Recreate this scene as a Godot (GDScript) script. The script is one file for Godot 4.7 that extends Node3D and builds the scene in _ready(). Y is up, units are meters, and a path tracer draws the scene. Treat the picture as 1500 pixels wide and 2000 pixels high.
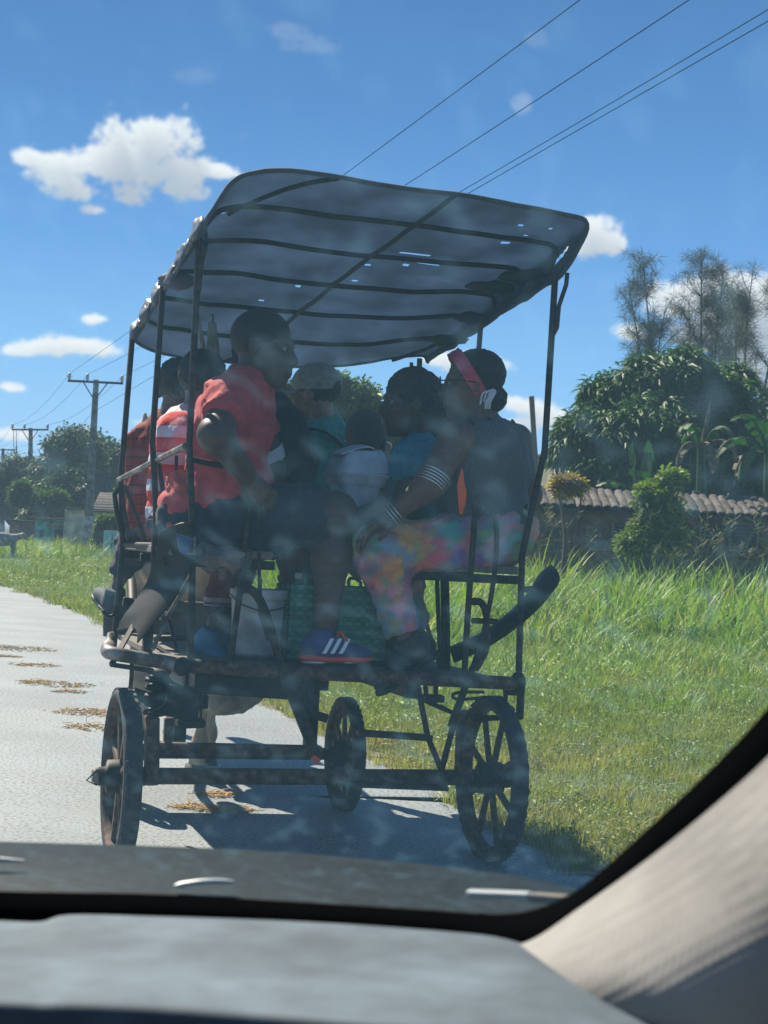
extends Node3D
# A horse-drawn passenger cart on a country road, seen through the dusty windscreen of a car that follows it.

class Geo:
	var v := PackedVector3Array()
	var n := PackedVector3Array()
	var uv := PackedVector2Array()
	var c := PackedColorArray()
	var ix := PackedInt32Array()
	func put(p: Vector3, nn: Vector3, u := Vector2.ZERO) -> int:
		v.push_back(p); n.push_back(nn); uv.push_back(u)
		return v.size() - 1
	func t3(a: int, b: int, d: int) -> void:   # counter-clockwise seen from outside
		ix.push_back(a); ix.push_back(d); ix.push_back(b)
	func tri(a: Vector3, b: Vector3, d: Vector3) -> void:
		var nn := (b - a).cross(d - a).normalized()
		t3(put(a, nn), put(b, nn), put(d, nn))
	func quad(a: Vector3, b: Vector3, d: Vector3, e: Vector3) -> void:
		var nn := (b - a).cross(e - a).normalized()
		var i := put(a, nn, Vector2(0, 0)); put(b, nn, Vector2(1, 0)); put(d, nn, Vector2(1, 1)); put(e, nn, Vector2(0, 1))
		t3(i, i + 1, i + 2); t3(i, i + 2, i + 3)
	func box(ctr: Vector3, size: Vector3, bs := Basis.IDENTITY, bev := 0.0) -> void:
		var h := size * 0.5
		var e := minf(bev, minf(h.x, minf(h.y, h.z)) * 0.6)
		for ax in 3:
			for s: float in [-1.0, 1.0]:
				var a1 := (ax + 1) % 3
				var a2 := (ax + 2) % 3
				var q := []
				for k: Array in [[-1, -1], [1, -1], [1, 1], [-1, 1]]:
					var p := Vector3.ZERO
					p[ax] = s * h[ax]; p[a1] = k[0] * (h[a1] - e); p[a2] = k[1] * (h[a2] - e)
					q.append(ctr + bs * p)
				if s > 0: quad(q[0], q[1], q[2], q[3])
				else: quad(q[3], q[2], q[1], q[0])
		if e <= 0.0: return
		for ax in 3:
			var a1 := (ax + 1) % 3
			var a2 := (ax + 2) % 3
			for s1: float in [-1.0, 1.0]:
				for s2: float in [-1.0, 1.0]:
					var q := []
					for k: Array in [[-1, 0], [1, 0], [1, 1], [-1, 1]]:
						var p := Vector3.ZERO
						p[ax] = k[0] * (h[ax] - e)
						p[a1] = s1 * (h[a1] - (0.0 if k[1] == 0 else e)); p[a2] = s2 * (h[a2] - (e if k[1] == 0 else 0.0))
						q.append(ctr + bs * p)
					if s1 * s2 > 0: quad(q[3], q[2], q[1], q[0])
					else: quad(q[0], q[1], q[2], q[3])
		for sx: float in [-1.0, 1.0]:
			for sy: float in [-1.0, 1.0]:
				for sz: float in [-1.0, 1.0]:
					var a := ctr + bs * Vector3(sx * h.x, sy * (h.y - e), sz * (h.z - e))
					var b := ctr + bs * Vector3(sx * (h.x - e), sy * h.y, sz * (h.z - e))
					var d := ctr + bs * Vector3(sx * (h.x - e), sy * (h.y - e), sz * h.z)
					if sx * sy * sz > 0: tri(a, b, d)
					else: tri(a, d, b)
	func beam(a: Vector3, b: Vector3, w: float, hgt: float, bev := 0.004, up := Vector3.UP) -> void:
		var z := (b - a).normalized()
		var x := up.cross(z)
		if x.length() < 0.05: x = Vector3.RIGHT.cross(z)
		x = x.normalized()
		box((a + b) * 0.5, Vector3(w, hgt, a.distance_to(b)), Basis(x, z.cross(x), z), bev)
	func tube(path: Array, rad, sides := 8, caps := true, sq := 1.0, side_hint := Vector3.ZERO) -> void:
		var m := path.size()
		var first := v.size()
		var t0: Vector3 = (path[1] - path[0]).normalized()
		var x := t0.cross(side_hint if side_hint != Vector3.ZERO else (Vector3.UP if absf(t0.y) < 0.9 else Vector3.RIGHT)).normalized()
		var along := 0.0
		for i in m:
			var t: Vector3 = (path[mini(i + 1, m - 1)] - path[maxi(i - 1, 0)]).normalized()
			x = (x - t * x.dot(t)).normalized()
			var y := t.cross(x)
			var r: float = rad[i] if rad is Array else rad
			if i > 0: along += path[i].distance_to(path[i - 1])
			for s in sides + 1:
				var a := TAU * s / sides
				var d := x * cos(a) + y * sin(a) * sq
				put(path[i] + d * r, (x * cos(a) * sq + y * sin(a)).normalized(), Vector2(float(s) / sides, along))
		for i in m - 1:
			for s in sides:
				var a := first + i * (sides + 1) + s
				var b := a + sides + 1
				t3(a, a + 1, b + 1); t3(a, b + 1, b)
		if caps:
			for e in 2:
				var i := 0 if e == 0 else m - 1
				var t: Vector3 = (path[1] - path[0]).normalized() * -1.0 if e == 0 else (path[m - 1] - path[m - 2]).normalized()
				var ci := put(path[i], t)
				var st := v.size()
				for s in sides: put(v[first + i * (sides + 1) + s], t)
				for s in sides:
					if e == 0: t3(ci, st + (s + 1) % sides, st + s)
					else: t3(ci, st + s, st + (s + 1) % sides)
	func lathe(prof: Array, xf: Transform3D, seg := 20, jag := 0.0) -> void:   # profile (radius, height) from bottom to top, axis y
		var m := prof.size()
		var first := v.size()
		for i in m:
			var a: Vector2 = prof[maxi(i - 1, 0)]
			var b: Vector2 = prof[mini(i + 1, m - 1)]
			var nn := Vector2(b.y - a.y, a.x - b.x).normalized()
			for s in seg + 1:
				var an := TAU * s / seg
				var rr: float = prof[i].x * (1.0 + jag * sin(s * 7.3 + i))
				put(xf * Vector3(cos(an) * rr, prof[i].y, sin(an) * rr), (xf.basis * Vector3(cos(an) * nn.x, nn.y, sin(an) * nn.x)).normalized(), Vector2(float(s) / seg, float(i) / (m - 1)))
		for i in m - 1:
			for s in seg:
				var a := first + i * (seg + 1) + s
				var b := a + seg + 1
				t3(a, b, b + 1); t3(a, b + 1, a + 1)
	func ball(ctr: Vector3, r: Vector3, bs := Basis.IDENTITY, rings := 10, segs := 14) -> void:
		var prof := []
		for i in rings + 1:
			var a := -PI / 2 + PI * i / rings
			prof.append(Vector2(maxf(cos(a), 0.0005), sin(a)))
		lathe(prof, Transform3D(bs * Basis.from_scale(r), ctr), segs)
	func sheet(rows: Array, th: float, skip := {}, uvs := Vector2.ONE) -> void:
		var a := rows.size()
		var b: int = rows[0].size()
		var nor := []
		for i in a:
			var line := []
			for j in b:
				var du: Vector3 = rows[mini(i + 1, a - 1)][j] - rows[maxi(i - 1, 0)][j]
				var dv: Vector3 = rows[i][mini(j + 1, b - 1)] - rows[i][maxi(j - 1, 0)]
				line.append(du.cross(dv).normalized())
			nor.append(line)
		for side: float in ([1.0, -1.0] if th > 0.0 else [1.0]):
			var first := v.size()
			for i in a:
				for j in b:
					put(rows[i][j] + nor[i][j] * side * th * 0.5, nor[i][j] * side, Vector2(float(j) / (b - 1), float(i) / (a - 1)) * uvs)
			for i in a - 1:
				for j in b - 1:
					if skip.has(i * b + j): continue
					var p := first + i * b + j
					if side > 0: t3(p, p + b, p + b + 1); t3(p, p + b + 1, p + 1)
					else: t3(p, p + b + 1, p + b); t3(p, p + 1, p + b + 1)
		if th <= 0.0: return
		var rim := []
		for j in b: rim.append([0, j])
		for i in range(1, a): rim.append([i, b - 1])
		for j in range(b - 2, -1, -1): rim.append([a - 1, j])
		for i in range(a - 2, -1, -1): rim.append([i, 0])
		for k in rim.size() - 1:
			var p: Array = rim[k]
			var q: Array = rim[k + 1]
			var pa: Vector3 = rows[p[0]][p[1]]; var pn: Vector3 = nor[p[0]][p[1]] * th * 0.5
			var qa: Vector3 = rows[q[0]][q[1]]; var qn: Vector3 = nor[q[0]][q[1]] * th * 0.5
			quad(pa - pn, pa + pn, qa + qn, qa - qn)
	func add(o: Geo, xf := Transform3D.IDENTITY) -> void:
		var f := v.size()
		for i in o.v.size(): put(xf * o.v[i], (xf.basis * o.n[i]).normalized(), o.uv[i])
		if o.c.size(): c.append_array(o.c)
		for i in o.ix: ix.push_back(f + i)
	func tint(col: Color) -> void:   # colour of everything put in since the last tint
		while c.size() < v.size(): c.push_back(col)
	func mesh() -> ArrayMesh:
		var arr := []
		arr.resize(Mesh.ARRAY_MAX)
		arr[Mesh.ARRAY_VERTEX] = v; arr[Mesh.ARRAY_NORMAL] = n; arr[Mesh.ARRAY_TEX_UV] = uv; arr[Mesh.ARRAY_INDEX] = ix
		if c.size() == v.size() and c.size() > 0: arr[Mesh.ARRAY_COLOR] = c
		var m := ArrayMesh.new()
		m.add_surface_from_arrays(Mesh.PRIMITIVE_TRIANGLES, arr)
		return m

var rng := RandomNumberGenerator.new()
var fbm := FastNoiseLite.new()
var TX := {}
var M := {}
var used := {}
var cart_at := Transform3D()

func R(a: float, b: float) -> float: return rng.randf_range(a, b)

func sp(pts: Array, per := 6) -> Array:   # Catmull-Rom through points
	var out := []
	for i in pts.size() - 1:
		var p0 = pts[maxi(i - 1, 0)]; var p1 = pts[i]; var p2 = pts[i + 1]; var p3 = pts[mini(i + 2, pts.size() - 1)]
		for k in per:
			var t := float(k) / per
			out.append(((p1 * 2.0) + (p2 - p0) * t + (p0 * 2.0 - p1 * 5.0 + p2 * 4.0 - p3) * t * t + (p1 * 3.0 - p0 - p2 * 3.0 + p3) * t * t * t) * 0.5)
	out.append(pts[-1])
	return out

func sp2(rows: Array, per := 4) -> Array:   # smooth grid
	var across := []
	for r in rows: across.append(sp(r, per))
	var out := []
	for j in across[0].size():
		var col := []
		for i in across.size(): col.append(across[i][j])
		out.append(sp(col, per))
	return out

func numbered(called: String) -> String:
	used[called] = used.get(called, -1) + 1
	return called if used[called] == 0 else "%s_%03d" % [called, used[called]]

func thing(called: String, label: String, category: String, xf := Transform3D.IDENTITY, group := "") -> Node3D:
	var o := Node3D.new()
	o.name = numbered(called)
	add_child(o, true)
	o.transform = xf
	meta(o, label, category, group)
	return o

func meta(o: Node, label: String, category: String, group := "") -> void:
	o.set_meta("label", label); o.set_meta("category", category)
	if group: o.set_meta("group", group)

func part(called: String, g, m: Material, parent: Node) -> MeshInstance3D:
	var o := MeshInstance3D.new()
	o.name = called
	o.mesh = g.mesh() if g is Geo else g
	o.material_override = m
	parent.add_child(o, true)
	return o

func group_node(called: String, parent: Node) -> Node3D:
	var o := Node3D.new()
	o.name = called
	parent.add_child(o, true)
	return o

func struct(called: String, g, m: Material) -> MeshInstance3D:
	var o := part(called, g, m, self)
	o.set_meta("kind", "structure")
	return o

func bar(called: String, parent: Node, path: Array, r, m: Material, sides := 8) -> MeshInstance3D:
	var g := Geo.new()
	g.tube(path, r, sides)
	return part(called, g, m, parent)

func many(called: String, mesh: Mesh, m: Material, xfs: Array, cols: Array, parent: Node) -> MultiMeshInstance3D:
	var mm := MultiMesh.new()
	mm.transform_format = MultiMesh.TRANSFORM_3D
	mm.use_colors = true
	mm.mesh = mesh
	mm.instance_count = xfs.size()
	for i in xfs.size():
		mm.set_instance_transform(i, xfs[i])
		mm.set_instance_color(i, cols[i])
	var o := MultiMeshInstance3D.new()
	o.name = called
	o.multimesh = mm
	o.material_override = m
	parent.add_child(o, true)
	return o

# ---------------------------------------------------------------- materials
func lin(r: float, g: float, b: float, a := 1.0) -> Color: return Color(r, g, b, a).linear_to_srgb()

func noise_tex(called: String, size: int, freq: float, lo: float, hi: float, oct := 4, kind := FastNoiseLite.TYPE_SIMPLEX_SMOOTH, ramp: Array = []) -> void:
	var f := FastNoiseLite.new()
	f.noise_type = kind
	f.frequency = freq
	f.fractal_octaves = oct
	f.seed = TX.size() * 17 + 3
	var t := NoiseTexture2D.new()
	t.width = size; t.height = size
	t.seamless = true
	t.noise = f
	var gr := Gradient.new()
	if ramp.is_empty():
		gr.offsets = PackedFloat32Array([0.0, 1.0])
		gr.colors = PackedColorArray([Color(lo, lo, lo), Color(hi, hi, hi)])
	else:
		var of := PackedFloat32Array()
		var co := PackedColorArray()
		for k in ramp: of.push_back(k[0]); co.push_back(k[1])
		gr.offsets = of; gr.colors = co
	t.color_ramp = gr
	TX[called] = t

func image_tex(called: String, im: Image) -> void:
	TX[called] = ImageTexture.create_from_image(im)

func mat(col: Color, rough := 0.8, o := {}) -> StandardMaterial3D:
	var m := StandardMaterial3D.new()
	m.albedo_color = col
	m.roughness = rough
	m.metallic = o.get("metal", 0.0)
	m.metallic_specular = o.get("spec", 0.5)
	m.cull_mode = BaseMaterial3D.CULL_DISABLED
	var sc: float = o.get("scale", 1.0)
	if o.has("tex"): m.albedo_texture = TX[o.tex]
	if o.has("bump"):
		m.heightmap_enabled = true
		m.heightmap_texture = TX[o.bump]
		m.heightmap_scale = o.get("depth", 0.3)
	if o.has("rtex"): m.roughness_texture = TX[o.rtex]
	if o.has("tex") or o.has("bump") or o.has("rtex"):
		if not o.get("uv", false):
			m.uv1_triplanar = true
			m.uv1_world_triplanar = o.get("world", false)
		m.uv1_scale = Vector3(sc, sc, sc) * o.get("aniso", Vector3.ONE)
	if o.has("back"):
		m.backlight_enabled = true
		m.backlight = o.back
	if o.has("rim"):
		m.rim_enabled = true; m.rim = o.rim; m.rim_tint = 0.6
	if o.get("vc", false): m.vertex_color_use_as_albedo = true
	if o.has("detail"):
		m.detail_enabled = true
		m.detail_blend_mode = BaseMaterial3D.BLEND_MODE_MUL
		m.detail_albedo = TX[o.detail]
		m.detail_uv_layer = BaseMaterial3D.DETAIL_UV_2
		m.uv2_triplanar = true
		m.uv2_world_triplanar = o.get("world", false)
		var ds: float = o.get("dscale", 0.3)
		m.uv2_scale = Vector3(ds, ds, ds)
	return m

# ---------------------------------------------------------------- bodies: distance field meshed as surface nets
func sdf(bones: Array, cell: float, k: float) -> Geo:
	var lo := Vector3.ONE * 1e6
	var hi := Vector3.ONE * -1e6
	var ext := []
	for b in bones:
		var a0: Vector3
		var a1: Vector3
		if b[0].ends_with("e"):
			var m: float = maxf(b[2].x, maxf(b[2].y, b[2].z))
			a0 = b[1] - Vector3.ONE * m; a1 = b[1] + Vector3.ONE * m
		else:
			var m: float = maxf(b[3], b[4])
			a0 = b[1].min(b[2]) - Vector3.ONE * m; a1 = b[1].max(b[2]) + Vector3.ONE * m
		ext.append([a0, a1])
		if not b[0].begins_with("-"):
			lo = lo.min(a0); hi = hi.max(a1)
	lo -= Vector3.ONE * cell * 2.5
	hi += Vector3.ONE * cell * 2.5
	var nx := int((hi.x - lo.x) / cell) + 2
	var ny := int((hi.y - lo.y) / cell) + 2
	var nz := int((hi.z - lo.z) / cell) + 2
	var f := PackedFloat32Array()
	f.resize(nx * ny * nz)
	f.fill(0.5)
	var inv := 1.0 / cell
	for bi in bones.size():
		var b: Array = bones[bi]
		var mg := Vector3.ONE * (k + cell * 2.0)
		var i0: Vector3 = ((ext[bi][0] - mg - lo) * inv).floor().max(Vector3.ZERO)
		var i1: Vector3 = ((ext[bi][1] + mg - lo) * inv).ceil().min(Vector3(nx - 1, ny - 1, nz - 1))
		var neg: bool = b[0].begins_with("-")
		var ell: bool = b[0].ends_with("e")
		var flat: bool = b[0] == "f"
		var pa: Vector3 = b[1]
		var ab := Vector3.ZERO
		var l2 := 1.0
		var ra := 0.0
		var rb := 0.0
		var ir := Vector3.ONE
		var ir2 := Vector3.ONE
		var bt := Basis.IDENTITY
		var dirn := Vector3.ZERO
		if ell:
			ir = Vector3.ONE / b[2]
			ir2 = ir * ir
			if b.size() > 3: bt = b[3].transposed()
		else:
			ab = b[2] - b[1]
			l2 = maxf(ab.length_squared(), 1e-8)
			ra = b[3]; rb = b[4]
			dirn = ab.normalized()
		for z in range(int(i0.z), int(i1.z) + 1):
			for y in range(int(i0.y), int(i1.y) + 1):
				var row := (z * ny + y) * nx
				for x in range(int(i0.x), int(i1.x) + 1):
					var p := lo + Vector3(x, y, z) * cell - pa
					var d: float
					if ell:
						var q := bt * p
						var k0 := (q * ir).length()
						var k1 := (q * ir2).length()
						d = k0 * (k0 - 1.0) / maxf(k1, 1e-5)
					else:
						var t := p.dot(ab) / l2
						if flat:
							var tc := clampf(t, 0.0, 1.2)
							d = maxf((p - ab * tc).length() - (ra + (rb - ra) * minf(tc, 1.0)), (p - ab).dot(dirn))
						else:
							t = clampf(t, 0.0, 1.0)
							d = (p - ab * t).length() - (ra + (rb - ra) * t)
					var o := f[row + x]
					if neg:
						var h := maxf(0.008 - absf(-d - o), 0.0) / 0.008
						f[row + x] = maxf(o, -d) + h * h * 0.002
					else:
						var h := maxf(k - absf(d - o), 0.0) / k
						f[row + x] = minf(o, d) - h * h * k * 0.25
	var g := Geo.new()
	var vi := PackedInt32Array()
	vi.resize(nx * ny * nz)
	vi.fill(-1)
	var sy := nx
	var sz := nx * ny
	for z in nz - 1:
		for y in ny - 1:
			var row := z * sz + y * sy
			for x in nx - 1:
				var i := row + x
				var f0 := f[i]
				if f0 > cell * 2.0 or f0 < -cell * 2.0: continue
				var f1 := f[i + 1]; var f2 := f[i + sy]; var f3 := f[i + sy + 1]
				var f4 := f[i + sz]; var f5 := f[i + sz + 1]; var f6 := f[i + sz + sy]; var f7 := f[i + sz + sy + 1]
				var s := int(f0 < 0) + int(f1 < 0) + int(f2 < 0) + int(f3 < 0) + int(f4 < 0) + int(f5 < 0) + int(f6 < 0) + int(f7 < 0)
				if s == 0 or s == 8: continue
				var acc := Vector3.ZERO
				var cn := 0
				if (f0 < 0) != (f1 < 0): acc += Vector3(f0 / (f0 - f1), 0, 0); cn += 1
				if (f2 < 0) != (f3 < 0): acc += Vector3(f2 / (f2 - f3), 1, 0); cn += 1
				if (f4 < 0) != (f5 < 0): acc += Vector3(f4 / (f4 - f5), 0, 1); cn += 1
				if (f6 < 0) != (f7 < 0): acc += Vector3(f6 / (f6 - f7), 1, 1); cn += 1
				if (f0 < 0) != (f2 < 0): acc += Vector3(0, f0 / (f0 - f2), 0); cn += 1
				if (f1 < 0) != (f3 < 0): acc += Vector3(1, f1 / (f1 - f3), 0); cn += 1
				if (f4 < 0) != (f6 < 0): acc += Vector3(0, f4 / (f4 - f6), 1); cn += 1
				if (f5 < 0) != (f7 < 0): acc += Vector3(1, f5 / (f5 - f7), 1); cn += 1
				if (f0 < 0) != (f4 < 0): acc += Vector3(0, 0, f0 / (f0 - f4)); cn += 1
				if (f1 < 0) != (f5 < 0): acc += Vector3(1, 0, f1 / (f1 - f5)); cn += 1
				if (f2 < 0) != (f6 < 0): acc += Vector3(0, 1, f2 / (f2 - f6)); cn += 1
				if (f3 < 0) != (f7 < 0): acc += Vector3(1, 1, f3 / (f3 - f7)); cn += 1
				var nn := Vector3(f1 + f3 + f5 + f7 - f0 - f2 - f4 - f6, f2 + f3 + f6 + f7 - f0 - f1 - f4 - f5, f4 + f5 + f6 + f7 - f0 - f1 - f2 - f3).normalized()
				vi[i] = g.put(lo + (Vector3(x, y, z) + acc / maxf(cn, 1)) * cell, nn)
	for z in range(1, nz - 1):
		for y in range(1, ny - 1):
			var row := z * sz + y * sy
			for x in range(1, nx - 1):
				var i := row + x
				if vi[i] < 0: continue
				var a := f[i] < 0
				if a != (f[i + 1] < 0): quad4(g, vi[i - sy - sz], vi[i - sz], vi[i], vi[i - sy], a)
				if a != (f[i + sy] < 0): quad4(g, vi[i - sz - 1], vi[i - 1], vi[i], vi[i - sz], a)
				if a != (f[i + sz] < 0): quad4(g, vi[i - 1 - sy], vi[i - sy], vi[i], vi[i - 1], a)
	return g

func quad4(g: Geo, a: int, b: int, c: int, d: int, inside: bool) -> void:
	if a < 0 or b < 0 or c < 0 or d < 0: return
	if inside: g.t3(a, b, c); g.t3(a, c, d)
	else: g.t3(a, c, b); g.t3(a, d, c)

func crumple(g: Geo, amp: float, freq: float, stretch := Vector3.ONE) -> void:   # folds and lumps in cloth, hair and hide
	for i in g.v.size():
		var p := g.v[i] * freq * stretch
		g.v[i] += g.n[i] * (fbm.get_noise_3d(p.x, p.y, p.z) * amp)
	var acc := PackedVector3Array()
	acc.resize(g.v.size())
	for t in range(0, g.ix.size(), 3):
		var a := g.ix[t]; var b := g.ix[t + 1]; var c := g.ix[t + 2]
		var nn := (g.v[c] - g.v[a]).cross(g.v[b] - g.v[a])
		acc[a] += nn; acc[b] += nn; acc[c] += nn
	for i in g.v.size():
		if acc[i].length_squared() > 0: g.n[i] = acc[i].normalized()

# ---------------------------------------------------------------- camera, sky, sun
func setup_view() -> void:
	var cam := Camera3D.new()
	cam.name = "camera"
	add_child(cam)
	cam.transform = Transform3D(Vector3(0.998630, 0.052324, 0.001134), Vector3(-0.052336, 0.998395, 0.021632), Vector3(-0.000000, -0.021662, 0.999765), Vector3(0, 1.100, 0))
	cam.fov = 36.87
	cam.near = 0.05
	cam.far = 3000.0
	var lens := CameraAttributesPhysical.new()
	lens.frustum_focal_length = 36.0
	lens.frustum_focus_distance = 5.6
	lens.frustum_near = 0.05
	lens.frustum_far = 3000.0
	lens.exposure_aperture = 9.0
	cam.attributes = lens
	cam.fov = 36.87
	cam.current = true
	var env := Environment.new()
	env.background_mode = Environment.BG_SKY
	var sky := Sky.new()
	var pano := PanoramaSkyMaterial.new()
	pano.panorama = ImageTexture.create_from_image(sky_image())
	sky.sky_material = pano
	env.sky = sky
	env.background_energy_multiplier = 1.0
	env.tonemap_mode = Environment.TONE_MAPPER_LINEAR
	env.tonemap_exposure = 1.9
	env.sdfgi_enabled = true
	env.ssao_enabled = true
	env.ssil_enabled = true
	env.fog_enabled = true
	env.fog_light_color = Color(0.78, 0.87, 0.95)
	env.fog_density = 0.0008
	var we := WorldEnvironment.new()
	we.name = "daylight"
	we.environment = env
	add_child(we)
	var sun := DirectionalLight3D.new()
	sun.name = "sun"
	add_child(sun)
	var az := deg_to_rad(-39.0)
	var el := deg_to_rad(47.0)
	var to_sun := Vector3(sin(az) * cos(el), sin(el), -cos(az) * cos(el))
	sun.look_at_from_position(to_sun * 50.0, Vector3.ZERO, Vector3.UP)
	sun.light_energy = 1.6
	sun.light_color = Color(1.0, 0.96, 0.88)
	sun.light_angular_distance = 0.5
	sun.shadow_enabled = true

func sky_colour(el: float) -> Color:   # linear
	var e := clampf(el, 0.0, 90.0)
	var stops := [[0.0, Color(0.255, 0.405, 0.54)], [3.0, Color(0.19, 0.35, 0.525)], [7.0, Color(0.125, 0.285, 0.49)], [11.0, Color(0.078, 0.205, 0.415)], [16.0, Color(0.050, 0.145, 0.325)], [22.0, Color(0.036, 0.108, 0.255)], [40.0, Color(0.028, 0.085, 0.21)], [90.0, Color(0.022, 0.068, 0.175)]]
	for i in stops.size() - 1:
		if e <= stops[i + 1][0]:
			var t: float = (e - stops[i][0]) / (stops[i + 1][0] - stops[i][0])
			return stops[i][1].lerp(stops[i + 1][1], t)
	return stops[-1][1]

func sky_image() -> Image:
	var w := 4096
	var h := 2048
	var im := Image.create(w, h, false, Image.FORMAT_RGB8)
	for y in h:
		var el := 90.0 - 180.0 * (y + 0.5) / h
		im.fill_rect(Rect2i(0, y, w, 1), sky_colour(el).linear_to_srgb() if el > 0 else lin(0.22, 0.24, 0.2))
	# cumulus: each is a set of puffs (azimuth, elevation, half width, half height in degrees)
	var clouds := [
		[[Vector2(-10.21, 14.12), 1.55, 1.0], [Vector2(-8.72, 14.43), 1.35, 0.85], [Vector2(-9.68, 13.09), 2.2, 0.9], [Vector2(-7.72, 13.34), 1.2, 0.55], [Vector2(-11.64, 13.27), 1.6, 0.6], [Vector2(-13.09, 12.85), 1.35, 0.62], [Vector2(-13.93, 13.21), 0.6, 0.4], [Vector2(-12.32, 12.21), 1.2, 0.55], [Vector2(-10.09, 12.15), 0.9, 0.45], [Vector2(-8.05, 12.50), 0.9, 0.5], [Vector2(-6.77, 13.33), 0.8, 0.3], [Vector2(-11.45, 11.57), 0.5, 0.2]],
		[[Vector2(-13.18, 6.47), 1.1, 0.4], [Vector2(-12.19, 6.70), 1.1, 0.42], [Vector2(-11.08, 6.63), 1.0, 0.45], [Vector2(-13.90, 6.32), 0.6, 0.25]],
		[[Vector2(-13.91, 4.99), 0.5, 0.2]], [[Vector2(-11.14, 7.71), 0.5, 0.2], [Vector2(-11.32, 7.58), 0.35, 0.22]],
		[[Vector2(7.46, 11.74), 0.95, 1.0], [Vector2(6.72, 11.54), 0.9, 0.95], [Vector2(7.95, 11.39), 0.5, 0.5]],
		[[Vector2(10.01, 9.50), 1.3, 0.85], [Vector2(11.84, 9.72), 1.5, 1.0], [Vector2(13.32, 9.47), 1.6, 1.2], [Vector2(14.76, 9.31), 1.8, 1.2], [Vector2(11.54, 8.34), 2.0, 0.9], [Vector2(13.39, 7.83), 2.0, 1.0], [Vector2(8.67, 8.26), 0.8, 0.45], [Vector2(12.90, 6.71), 1.8, 0.8]],
		[[Vector2(2.38, 6.98), 1.3, 0.5], [Vector2(3.72, 6.85), 0.9, 0.4], [Vector2(1.61, 7.04), 0.7, 0.3]],
		[[Vector2(5.71, 5.14), 1.0, 0.6], [Vector2(4.75, 5.48), 0.9, 0.4], [Vector2(6.69, 4.52), 0.9, 0.7], [Vector2(4.80, 4.34), 1.1, 0.7], [Vector2(3.68, 3.91), 1.2, 0.6]],
		[[Vector2(-8.70, 3.99), 0.9, 0.3], [Vector2(-6.58, 6.57), 0.5, 0.25], [Vector2(-13.81, 3.27), 0.9, 0.3]],
		[[Vector2(-3.79, 17.92), 1.4, 0.4, 0.12], [Vector2(-4.59, 18.39), 0.9, 0.4, 0.12]], [[Vector2(4.37, 16.27), 0.45, 0.5, 0.2]], [[Vector2(-7.91, 16.55), 1.0, 0.5, 0.07]], [[Vector2(4.82, 18.48), 0.5, 0.4, 0.08]],
	]
	# the same fair-weather sky goes on all round
	var r := RandomNumberGenerator.new()
	r.seed = 77
	for i in 26:
		var a := r.randf_range(25.0, 335.0)
		var e := r.randf_range(3.0, 30.0)
		var s := 0.7 + e / 14.0
		var cl := []
		for k in 6: cl.append([Vector2(a + r.randf_range(-2.2, 2.2) * s, e + r.randf_range(-0.4, 0.5) * s), r.randf_range(0.7, 1.5) * s, r.randf_range(0.35, 0.8) * s])
		clouds.append(cl)
	var nz := FastNoiseLite.new()
	nz.frequency = 1.0
	nz.fractal_octaves = 4
	nz.fractal_gain = 0.62
	nz.seed = 5
	var px := w / 360.0
	for cl in clouds:
		var lo := Vector2(999, 999)
		var hi := Vector2(-999, -999)
		for p in cl:
			lo = lo.min(p[0] - Vector2(p[1], p[2]) * 1.6); hi = hi.max(p[0] + Vector2(p[1], p[2]) * 1.6)
		var thin: float = cl[0][3] if cl[0].size() > 3 else 1.0
		var nxp := int((hi.x - lo.x) * px) + 1
		var nyp := int((hi.y - lo.y) * px) + 1
		var den := PackedFloat32Array()
		den.resize(nxp * nyp)
		for j in nyp:
			for i in nxp:
				var a := lo.x + i / px
				var e := hi.y - j / px
				var d := 0.0
				for p in cl:
					var q: Vector2 = (Vector2(a, e) - p[0]) / Vector2(p[1], p[2])
					if q.y < 0: q.y *= 1.25
					d += maxf(0.0, 1.0 - q.length_squared() * 0.75)
				d = minf(d, 1.4)
				var nn := nz.get_noise_3d(a * 0.75, e * 0.95, 3.0)
				var n2 := nz.get_noise_3d(a * 2.6, e * 3.0, 9.0)
				den[j * nxp + i] = clampf((d - 0.24 + nn * 0.50 + n2 * 0.42) * 1.3, 0.0, 1.6)
		for j in nyp:
			var above := 0.0
			for i in nxp:
				var d := den[j * nxp + i]
				if d <= 0.01: continue
				above = 0.0
				for s in range(1, 9):
					var jj := j - s * 3
					var i2 := i - s
					if jj >= 0 and i2 >= 0: above += den[jj * nxp + i2]
				var lit := exp(-above * 0.20)
				var white := Color(0.20, 0.24, 0.29).lerp(Color(0.475, 0.505, 0.515), lit)
				var al := clampf(d * 1.05, 0.0, 0.97)
				al = al * al * (3.0 - 2.0 * al) * thin
				var X := posmod(int((lo.x + i / px) * px), w)
				var Y := int((90.0 - (hi.y - j / px)) / 180.0 * h)
				if Y < 0 or Y >= h / 2 - 2: continue
				var base := im.get_pixel(X, Y).srgb_to_linear()
				im.set_pixel(X, Y, base.lerp(white, al).linear_to_srgb())
	return im

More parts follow.
